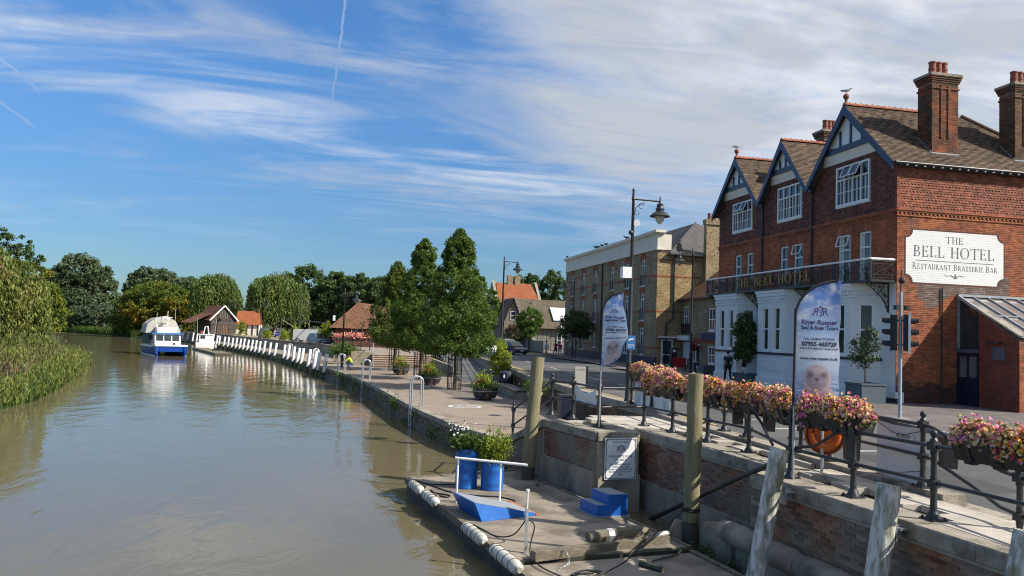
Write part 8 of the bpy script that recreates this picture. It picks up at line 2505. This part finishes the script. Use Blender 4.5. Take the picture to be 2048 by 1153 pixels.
t = thing('stone_bench', 'long stone bench with a dark slatted top along the retaining wall', 'bench', (9.1, 44, PZ))
MB().box(8.75, 41.2, PZ, 9.55, 46.6, PZ + .40).build('base', 'coping', t)
for k in range(5): MB().box(8.72 + k * .165, 41.15, PZ + .41, 8.72 + k * .165 + .15, 46.65, PZ + .49).build('slat', 'pile_wet', t)
t = thing('wheelie_bin', 'dark blue bin standing below the walkway beside the steps', 'bin', (8.7, 31.0, PZ))
MB().prism([(8.45, 30.7, PZ + .05), (8.95, 30.7, PZ + .05), (9.0, 30.65, PZ + 1.05), (8.4, 30.65, PZ + 1.05)], (0, .6, 0)).build('bin_body', 'navy_dark', t); MB().box(8.38, 30.62, PZ + 1.05, 9.02, 31.3, PZ + 1.12).build('lid', 'ink_black', t)
t = thing('white_pot', 'tall white pot with a green trailing plant behind the greenish pile', 'plant pot', (8.7, 36.4, PZ))
MB().lathe((8.7, 36.4, PZ), [(.24, 0), (.26, .02), (.36, .75), (.38, .78), (.30, .78)], 16).build('pot', 'cream', t, smooth=40)
P = np.array([8.7, 36.4, PZ + 1.0]) + rng.normal(size=(1500, 3)) * (.25, .25, .2); V, Fq = leaf_quads(P, .10, aspect=.4); npmesh('foliage', V, Fq, 'green_leaf', t)
t = thing('notice_board', 'cream notice board lettered SANDWICH on the street edge', 'sign', (9.95, 33.2, .12))
nf_ = plane_fn((9.72, 33.25, .18), (.9, -.30, 0), (0, 0, 1)); nn_ = Vector((-.32, -.95, 0))
MB().frame_box(nf_(0, 0), Vector((.9, -.30, 0)).normalized() * .46, -nn_ * .05, (0, 0, .88)).build('board', 'cream', t)
MB().frame_box(nf_(.465, -.05), Vector((.9, -.30, 0)).normalized() * .09, -nn_ * .25, (0, 0, .95)).build('side_post', 'ink_black', t)
tx = MB(); text_on(tx, 'SANDWICH', .055, lambda a, b: nf_(a, b) + nn_ * .004, .24, .72, width=.34); text_on(tx, 'QUAY', .045, lambda a, b: nf_(a, b) + nn_ * .004, .22, .64, width=.15) if False else None
tx.build('lettering', 'ink_black', t)
t = thing('white_bag', 'limp white bag hanging from the top rail near the smaller feather flag', 'bag', (6.55, 21.3, .5))
def bg_(u, v): return (lerp(6.45, 6.60, u) + .02 * math.sin(v * 7), lerp(22.0, 20.5, u), lerp(.52, .98, v) - .16 * math.sin(u * PI) * v + .05 * math.sin(6 * u) * (1 - v))
mb = MB(); mb.grid(bg_, 14, 8); mb.build('bag_cloth', 'vinyl', t, smooth=60)
MB().tube([bg_(.1, 1), (6.46, 21.8, 1.06)], .012, 5).build('bag_tie', 'rope', t)
MB().frame_box((6.47, 22.12, .05), (.05, 0, 0), (.0, .16, 0), (0, 0, .85)).build('dark_strip', 'plastic_black', t)
def long_rail(name, label, pts, step, h=1.05, top=True):
 t = thing(name, label, 'railing', pts[0])
 for a, b in zip(pts, pts[1:]):
  a, b = Vector(a), Vector(b); L = (b - a).length; k = max(1, round(L / step))
  for i in range(k + 1):
   p = a.lerp(b, i / k); o = bpy.data.objects.new('post', PM); COL.objects.link(o); o.parent = t; o.location = p - Vector(pts[0]); o.scale = (.8, .8, h / 1.2)
  for z in (h * .43, h * .86): MB().tube([a + Vector((0, 0, z)), b + Vector((0, 0, z))], .026, 6).build('rail', 'iron', t)
 return t
long_rail('railing', 'black iron railing along the street wall beyond the lamp', [(interp(STW, y) + .2, y, .12) for y in (52.5, 62, 76, 93)], 2.0)
long_rail('railing', 'black iron railing down the left side of the ramp', [(8.0, 60.5, -.3), (8.0, 79, -.0), (9.3, 90, 0)], 1.9)
long_rail('railing', 'terrace railing under the pink flowers in front of the cottage', [(-1.6, 86, .0), (.3, 79.7, .14), (2.0, 79.3, .14)], 1.1, h=1.15)
mb = MB(); mb.tube([(2.0, 76.0, 1.1), (2.2, 75.5, 1.0), (2.25, 73.0, .0), (2.25, 72.9, PZ)], .03, 6); mb.tube([(2.25, 74.4, .6), (2.25, 74.4, -.7)], .03, 6)
props(mb.build('stair_handrail', 'grey_post', None, org=(2.2, 74, PZ)), 'bent steel handrail beside the broad brick steps', 'handrail')
t = thing('terrace_flowers', 'long trough of pink and peach flowers on the terrace railing by the cottage', 'flower trough', (.3, 79.7, 1.2))
mb = MB(); mb.bar((-1.5, 85.6, 1.22), (.3, 79.6, 1.30), .3, .25); mb.bar((.3, 79.6, 1.30), (2.0, 79.2, 1.30), .3, .25); mb.build('trough', 'plastic_black', t)
s_ = rng.random(1300); ln = np.where((s_ < .6)[:, None], np.array([-1.5, 85.6, 1.45]) + (s_ / .6)[:, None] * np.array([1.8, -6, .08]), np.array([.3, 79.6, 1.53]) + ((s_ - .6) / .4)[:, None] * np.array([1.7, -.4, 0]))
P = ln + rng.normal(size=(1300, 3)) * (.14, .14, .16); V, Fq = blooms(P, rng.normal(size=(1300, 3)) + (-.2, -.6, .5), .13)
M['petal_peach'] = palette('peach_petals', [(.80, .30, .22), (.78, .36, .28), (.72, .22, .22), (.82, .48, .38), (.80, .40, .22)], trans=.2); npmesh('blooms', V, Fq, 'petal_peach', t, kind='stuff')
t = thing('shrub_planter', 'pale planter with a big green shrub against the terrace wall by the steps', 'planter', (.0, 77.3, PZ))
MB().box(-1.4, 76.4, PZ, .15, 78.2, PZ + .85).build('box', 'coping', t); P = np.array([-.5, 77.2, PZ + 1.25]) + rng.normal(size=(2400, 3)) * (.55, .5, .32); V, Fq = leaf_quads(P, .2, aspect=.6); npmesh('foliage', V, Fq, 'green_leaf', t)
t = thing('timber_framework', 'pale open timber pergola of posts and beams in the car park', 'framework', (-9, 130, 0))  # open frame of posts and beams; its purpose is unknown
for a, b in (((-10.2, 122, 0), (-10.0, 122, 3.4)), ((-6.0, 119, 0), (-5.8, 119, 3.2)), ((-3.4, 112, 0), (-3.2, 112, 3.0)), ((-8.2, 126, 0), (-8.2, 126, 2.9))): MB().bar(a, b, .12, .12).build('post', 'baulk', t)
for a, b in (((-10, 122, 3.3), (-5.8, 119, 3.1)), ((-5.8, 119, 3.1), (-3.2, 112, 2.9)), ((-10, 122, 3.2), (-8.2, 126, 2.0))): MB().bar(a, b, .10, .12).build('beam', 'baulk', t)
o = MB().tube([(27.0, 117, 0), (27.1, 117, 7.5)], [.13, .10], 8).build('timber_pole', 'bark_pale', None, org=(27, 117, 0)); props(o, 'weathered timber pole in front of the flint hall roof', 'pole')
t = thing('info_lectern', 'small pale tilted information panel on the street railing', 'sign', (11.1, 63, .12)); mb = MB(); mb.frame_box((10.9, 63, .9), (.9, 0, 0), (0, .3, .45), (0, .03, -.02)); mb.build('panel', 'vinyl', t); MB().bar((11.3, 63.1, .1), (11.3, 63.2, 1.0), .08, .08).build('leg', 'iron', t)
def chair(x, y, rz, label):
 t = thing('cafe_chair', label, 'chair', (0, 0, 0), 'dark chairs outside the pub')
 MB().box(-.22, -.22, .43, .22, .22, .47).build('seat', 'plastic_black', t); MB().box(-.22, .19, .47, .22, .23, .92).build('backrest', 'plastic_black', t)
 for a in (-.2, .2):
  for b in (-.2, .2): MB().box(a - .02, b - .02, 0, a + .02, b + .02, .43).build('leg', 'plastic_black', t)
 place(t, (x, y, .11), rz)
chair(24.6, 52.2, 1.2, 'dark chair at the right end of the table outside the pub'); chair(24.0, 53.7, -1.6, 'dark chair at the left end of the table outside the pub')
t = thing('cafe_table', 'grey table between two dark chairs outside the pub', 'table', (24.4, 53, .11)); MB().box(24.1, 52.4, .82, 24.7, 53.5, .86).build('tabletop', 'grey_post', t); MB().box(24.35, 52.9, .11, 24.45, 53.0, .82).build('leg', 'iron', t)
t = thing('menu_board', 'red menu board standing on the pavement outside the pub', 'sign', (24.2, 55.3, .11)); MB().box(23.7, 55.2, .35, 24.7, 55.26, 1.05).build('board', 'red_petal', t); MB().box(23.7, 55.15, .11, 23.76, 55.3, .35).build('leg', 'iron', t); MB().box(24.64, 55.15, .11, 24.7, 55.3, .35).build('leg', 'iron', t)
t = thing('pay_machine', 'dark parking pay machine by the warehouse door', 'machine', (24.9, 58.2, .11)); MB().prism([(24.7, 58.1, .11), (25.2, 58.1, .11), (25.2, 58.1, 1.75), (24.8, 58.1, 1.75)], (0, .35, 0)).build('cabinet', 'plastic_black', t); MB().box(24.85, 58.08, 1.4, 25.1, 58.1, 1.6).build('screen', 'vinyl', t)
t = thing('planter', 'low grey planter box at the hotel end of the pub', 'planter', (24.2, 50.4, .11)); MB().box(23.6, 49.9, .11, 24.9, 50.9, .65).build('box', 'planter_blue', t); MB().box(23.65, 49.95, .65, 24.85, 50.85, .68).build('soil', 'soil', t)
# ------------------------------------------------------------ cars
def car(x, y, rz, paint, label, tall=1.48, length=4.1, van=False):
 t = thing('parked_car', label, 'car', (0, 0, 0), 'cars parked by the river')
 m = mat('car_paint_' + str(len(bpy.data.materials)), paint, rough=.22, spec=.6)
 L, Wd = length / 2, .86
 def shell(profile, wb, wt, mm, nm, zt):
  """side profile lofted over three widths so the flanks round in"""
  mb = MB(); n = len(profile)
  zmin = min(z for _, z in profile)
  def w(z): return lerp(wb, wt, max(0, (z - zmin) / (zt - zmin)) ** 1.5)
  vs = [(px, s * w(pz), pz) for s in (-1, 1) for px, pz in profile]
  fs = [tuple(range(n)), tuple(reversed(range(n, 2 * n)))] + [(i, (i + 1) % n, n + (i + 1) % n, n + i) for i in range(n)]
  mb.add(vs, fs); return mb.build(nm, mm, t)
 if van:
  shell([(-L, .3), (-L, 1.75), (-L + .3, 1.9), (L - 1.2, 1.9), (L - .55, 1.15), (L - .05, .95), (L, .35)], Wd, Wd * .9, m, 'body', 1.9)
  cab = [(L - 1.15, 1.82), (L - .62, 1.2)]
 else:
  shell([(-L, .32), (-L + .02, .80), (-L + .25, .92), (L - 1.15, .92), (L - .25, .76), (L - .02, .62), (L, .32), (L - .2, .22), (-L + .2, .22)], Wd, Wd * .95, m, 'body', .95)
  roof = shell([(-L + .22, .92), (-L + .55, tall - .06), (-L + 1.0, tall), (L - 2.05, tall), (L - 1.75, tall - .05), (L - .98, .92)], Wd * .93, Wd * .72, m, 'cabin', tall)
  for s in (-1, 1):
   mb = MB(); w0, w1 = Wd * .925, Wd * .775
   mb.add([(-L + .55, s * (w0 + .004), .97), (L - 1.2, s * (w0 + .004), .97), (L - 1.85, s * (w1 + .012), tall - .12), (-L + .80, s * (w1 + .012), tall - .12)], [(0, 1, 2, 3)]); mb.build('side_window', 'glass', roof)
  MB().add([(L - 1.02, -Wd * .86, .97), (L - 1.02, Wd * .86, .97), (L - 1.72, Wd * .70, tall - .09), (L - 1.72, -Wd * .70, tall - .09)], [(0, 1, 2, 3)]).build('windscreen', 'glass', roof) if False else None
  mb = MB(); a, b = Vector((L - .965, 0, .945)), Vector((L - 1.735, 0, tall - .06)); nrm = Vector((.6, 0, .8)) * .012
  mb.add([a + nrm + Vector((0, -Wd * .86, 0)), a + nrm + Vector((0, Wd * .86, 0)), b + nrm + Vector((0, Wd * .68, 0)), b + nrm + Vector((0, -Wd * .68, 0))], [(0, 1, 2, 3)]); mb.build('windscreen', 'glass', roof)
  mb = MB(); mb.add([(-L + .24 - .02, -Wd * .84, .97), (-L + .24 - .02, Wd * .84, .97), (-L + .50, Wd * .68, tall - .1), (-L + .50, -Wd * .68, tall - .1)], [(0, 1, 2, 3)]); mb.build('rear_window', 'glass', roof)
 if van:
  mb = MB(); mb.add([(L - .60, -.72, 1.18), (L - .60, .72, 1.18), (L - 1.13, .66, 1.84), (L - 1.13, -.66, 1.84)], [(0, 1, 2, 3)]); mb.build('windscreen', 'glass', t)
 for px in (-L + .75, L - .78):
  for s in (-1, 1):
   wq = MB(); wq.lathe((px, s * .70, .31), [(.30, 0), (.31, .03), (.31, .16), (.29, .19)], 16, axis=(0, s, 0)); wo_ = wq.build('wheel', 'plastic_black', t, smooth=40)
   MB().lathe((px, s * .892, .31), [(.19, 0), (.17, .012), (.03, .02)], 10, axis=(0, s, 0)).build('rim', 'steel', wo_)
 for s in (-1, 1):
  MB().ball((L - .13, s * .60, .66), .13, 8, sz=(.8, 1.2, .7)).build('headlight', 'lamp_glass', t, smooth=60)
  MB().box(-L - .01, s * .62 - .1, .62, -L + .1, s * .62 + .1, .82).build('tail_light', 'red_petal', t)
 MB().box(L - .02, -.25, .40, L + .015, .25, .51).build('number_plate', 'white', t)
 MB().box(L - .04, -.5, .54, L + .005, .5, .62).build('grille', 'ink_black', t)
 for s in (-1, 1): MB().box(L - 1.25, s * .86 - .05, .95, L - 1.1, s * .96 + .05, 1.06).build('mirror', 'ink_black', t)
 place(t, (x, y, .005), rz)
 return t
car(18.6, 89.5, rd(-72), (.03, .05, .075), 'dark blue-grey hatchback parked facing the camera by the flint hall')
car(20.6, 102, rd(-80), (.30, .42, .40), 'pale green-grey car half hidden behind the dark hatchback', tall=1.6)
car(-14.9, 147, rd(-78), (.10, .13, .15), 'grey-blue four-by-four below the broad willow', tall=1.75)
car(-13.3, 158, rd(-80), (.006, .02, .20), 'bright blue car right of the grey four-by-four')
car(-7.8, 131, rd(-40), (.035, .04, .045), 'dark grey car behind the pale timber posts')
car(-5.6, 118.5, rd(-15), (.62, .62, .60), 'white van with a long windscreen in the car park', van=True, length=4.6)
car(-4.0, 107.2, rd(-65), (.18, .24, .32), 'silver-blue car next to the white van')
car(-1.5, 107.0, rd(170), (.28, .02, .02), 'dark red car half hidden beside the cottage bamboo')
# ------------------------------------------------------------ people
def person(label, loc, rz, H, top, bottom, shoes='ink_black', hair='hair', stride=.22, arms=.15, short=False, sleeveless=False, shorts=False, crouch=0.0, cap=None, longhair=False):
 t = thing('person', label, 'person', (0, 0, 0))
 k = H / 1.75
 vs, es, rs, tag = [], [], [], []
 def v(p, r, g): vs.append(Vector(p) * k); rs.append(r * k); tag.append(g); return len(vs) - 1
 def e(a, b): es.append((a, b))
 bz = crouch
 hipz, shz = .93 - bz, 1.42 - bz
 fwd = .32 * (bz / .4) if bz else 0
 pel = v((0, 0, hipz), .135, 1); wai = v((fwd * .4, 0, hipz + .20), .125, 0); che = v((fwd * .85, 0, shz - .12), .15, 0); nec = v((fwd, 0, shz + .05), .055, 2); hd0 = v((fwd + .02, 0, shz + .14), .075, 2); hd1 = v((fwd + .02, 0, shz + .25), .085, 3)
 for a, b in ((pel, wai), (wai, che), (che, nec), (nec, hd0), (hd0, hd1)): e(a, b)
 for s in (-1, 1):
  sw = stride * s
  hp = v((0, s * .10, hipz - .06), .10, 1)
  if bz: kn = v((.42, s * .14, .46), .06, 1); an = v((.08, s * .13, .09), .045, 4)
  else: kn = v((sw * .55 + .03, s * .10, .49), .066, 2 if shorts else 1); an = v((sw * 1.1 - .03, s * .10, .09), .045, 2 if shorts else 1)
  to = v((sw * 1.1 + .14, s * .11, .04), .04, 4); he = v((sw * 1.1 - .05, s * .10, .04), .045, 4)
  e(pel, hp); e(hp, kn); e(kn, an); e(an, to); e(an, he)
  sh = v((fwd, s * .19, shz - .02), .07, 0 if not sleeveless else 2)
  if bz: el_ = v((fwd + .22, s * .22, shz - .22), .045, 0); wr = v((fwd + .42, s * .12, shz - .36), .032, 2)
  else: el_ = v((-arms * s * .6 - .02, s * .25, shz - .30), .045, 2 if sleeveless else (2 if short else 0)); wr = v((arms * -s + .05, s * .25, shz - .55), .032, 2)
  e(che, sh); e(sh, el_); e(el_, wr)
  d = (vs[wr] - vs[el_]).normalized()
  pm = v((vs[wr] + d * .06 * k) / k, .034, 2); e(wr, pm)
  for i, (off, ln) in enumerate(((-.028, .075), (-.010, .09), (.010, .085), (.028, .065))):
   f = v((vs[pm] + (d * ln + Vector((off, 0, -.01))) * k) / k, .011, 2); e(pm, f)
  th = v((vs[wr] + (d * .06 + Vector((.05, 0, 0))) * k) / k, .012, 2); e(wr, th)
 me = bpy.data.meshes.new('body'); me.from_pydata(vs, es, [])
 ob = bpy.data.objects.new('body', me); COL.objects.link(ob)
 ob.modifiers.new('skin', 'SKIN'); ss = ob.modifiers.new('sub', 'SUBSURF'); ss.levels = 1; ss.render_levels = 1
 if not me.skin_vertices: me.skin_vertices.new() if hasattr(me.skin_vertices, 'new') else None
 for i, r in enumerate(rs): me.skin_vertices[0].data[i].radius = (r, r)
 me.skin_vertices[0].data[0].use_root = True
 bpy.context.view_layer.update()
 nm = bpy.data.meshes.new_from_object(ob.evaluated_get(bpy.context.evaluated_depsgraph_get()))
 bpy.data.objects.remove(ob); bpy.data.meshes.remove(me)
 body = bpy.data.objects.new('body', nm); put(body, t, (0, 0, 0))
 nm.materials.clear()
 for m in (top, bottom, 'skin', 'skin', shoes): nm.materials.append(M[m])
 A = np.array([list(p) for p in vs])
 for p in nm.polygons:
  c = np.array(p.center); i = int(np.argmin(((A - c) ** 2).sum(1) - (np.array(rs) * .9) ** 2)); p.material_index = tag[i]
  p.use_smooth = True
 hx = vs[hd1]
 hm = MB(); hm.ball((hx.x - .012 * k, hx.y, hx.z + .02 * k), .105 * k, 12, sz=(1.02, .92, 1.0))
 if longhair: hm.ball((hx.x - .05 * k, 0, hx.z - .14 * k), .10 * k, 10, sz=(.7, 1, 1.5))
 hm.build('hair', cap or hair, t, smooth=70)
 fm = MB()                                      # face: nose, ears, eyes
 fm.ball((hx.x + .098 * k, 0, hx.z - .05 * k), .016 * k, 6)
 for s in (-1, 1): fm.ball((hx.x, s * .085 * k, hx.z - .045 * k), .022 * k, 6, sz=(1, .5, 1.4))
 fm.build('face', 'skin', t, smooth=70)
 place(t, loc, rz)
 return t
for nm, c in (('cloth_navy', (.020, .026, .060)), ('cloth_white', (.72, .72, .70)), ('cloth_black', (.014, .014, .016)), ('cloth_grey', (.22, .23, .25)), ('cloth_rust', (.34, .06, .07)), ('cloth_pink', (.75, .045, .16)), ('cloth_sand', (.34, .28, .22)), ('cloth_hivis', (.55, .75, .03)), ('hair_red', (.12, .035, .022)), ('cloth_pale', (.45, .55, .70)), ('denim', (.05, .09, .22))): M[nm] = mat(nm, c, tuple(x * .8 for x in c), rough=.85, scale=9)
pm_ = person('man in a dark striped short-sleeved shirt walking past the hotel bay', (20.3, 39.9, .11), rd(80), 1.78, 'cloth_navy', 'cloth_black', short=True)
person('red-haired woman in a black top and white trousers walking beside the hotel', (20.75, 39.0, .11), rd(95), 1.64, 'cloth_black', 'cloth_white', hair='hair_red', sleeveless=True, longhair=True)
person('person in a white T-shirt and grey shorts, leftmost of the pavement group', (20.55, 81.5, .02), rd(200), 1.74, 'cloth_pale', 'cloth_sand', short=True, shorts=True, hair='hair')
person('person in a rust-red shirt and black shorts in the pavement group', (21.1, 79.8, .02), rd(120), 1.80, 'cloth_rust', 'cloth_black', short=True, shorts=True)
person('person in a bright pink top and white trousers in the pavement group', (21.7, 80.2, .02), rd(100), 1.66, 'cloth_pink', 'cloth_white', short=True)
person('person in grey with a pale cap at the right of the pavement group', (22.75, 81.3, .11), rd(160), 1.74, 'cloth_grey', 'cloth_sand', short=True, shorts=True, cap='cloth_white')
person('worker in a yellow high-visibility jacket and jeans crouching by the quay ladder', (.35, 66.0, PZ), rd(190), 1.75, 'cloth_hivis', 'denim', crouch=.40)
# ------------------------------------------------------------ birds
def bird(loc, rz, k, label, cat, body='cloth_white', wing='cloth_grey', group=None):
 t = thing('gull' if cat == 'gull' else 'pigeon', label, cat, (0, 0, 0), group)
 mb = MB(); mb.tube([(-.24, 0, .13), (-.14, 0, .13), (0, 0, .13), (.10, 0, .155), (.155, 0, .215), (.20, 0, .225)], [.008, .045, .07, .06, .04, .034], 8); mb.ball((.20, 0, .225), .042, 8); mb.build('body', body, t, smooth=70)
 mb = MB()
 for s in (-1, 1): mb.add([(.09, s * .055, .17), (.0, s * .078, .17), (-.30, s * .03, .155), (-.2, s * .02, .195), (.05, s * .02, .20)], [(0, 1, 2, 3, 4)])
 mb.build('wing', wing, t)
 mb = MB(); mb.lathe((.235, 0, .22), [(.012, 0), (.010, .03), (.002, .06)], 6, axis=(1, 0, -.2)); mb.build('beak', 'yellow_line', t)
 mb = MB()
 for s in (-1, 1): mb.tube([(0, s * .03, .08), (.01, s * .03, 0)], .006, 4); mb.box(-.01, s * .03 - .015, 0, .05, s * .03 + .015, .006)
 mb.build('leg', 'orange_wood', t)
 place(t, loc, rz, k); return t
bird((21.90, 32.0, 14.0), rd(-35), 1.0, 'grey and white gull standing on the finial of the nearest gable', 'gull')
bird((21.90, 42.5, 13.77), rd(-20), 1.0, 'grey and white gull standing on the finial of the farthest gable', 'gull')
bird((.9, 105.5, 5.74), rd(200), 1.6, 'small gull on the peak of the cottage roof', 'gull')
for y, w_ in ((90.9, 'alone at the far corner'), (79.6, 'farthest of the four together'), (78.9, 'second farthest of the four together'), (77.5, 'second nearest of the four together'), (76.2, 'nearest of the four together'), (70.2, 'alone nearer the street lamp')): bird((25.1, y, 11.63), rd(90 + 60 * random.random()), 1.3, 'dark pigeon on the cream warehouse parapet, ' + w_, 'pigeon', 'cloth_black', 'cloth_black', 'pigeons on the warehouse parapet')
for x, y, r in ((13.2, 33.5, .34), (15.6, 41.0, .34), (12.0, 19.5, .30), (6.2, 33.2, .28)):
 z = (street_z(y) if x > 9 else PZ) + .006
 q = MB(); q.poly([(x + r * math.cos(t_), y + r * math.sin(t_), z) for t_ in np.linspace(0, 2 * PI, 20, endpoint=False)])
 q.build('drain_cover', 'iron', None, org=(x, y, z), kind='structure')
M['tar'] = mat('fresh_tar_patch', (.040, .041, .044), (.055, .055, .057), rough=.9, scale=3)
for (x, y, w, l, a) in ((12.8, 37, 1.2, 5.5, .05), (14.8, 26, .8, 3.2, .2), (16.2, 52, 1.4, 6, .05), (12.4, 15, 1.0, 4, .0)):
 q = MB(); q.add([(x + dx * w / 2 + dy * l / 2 * a, y + dy * l / 2, street_z(y + dy * l / 2) + .003) for dx, dy in ((-1, -1), (1, -1), (1, 1), (-1, 1))], [(0, 1, 2, 3)])
 q.build('road_patch', 'tar', None, org=(x, y, 0), kind='structure')
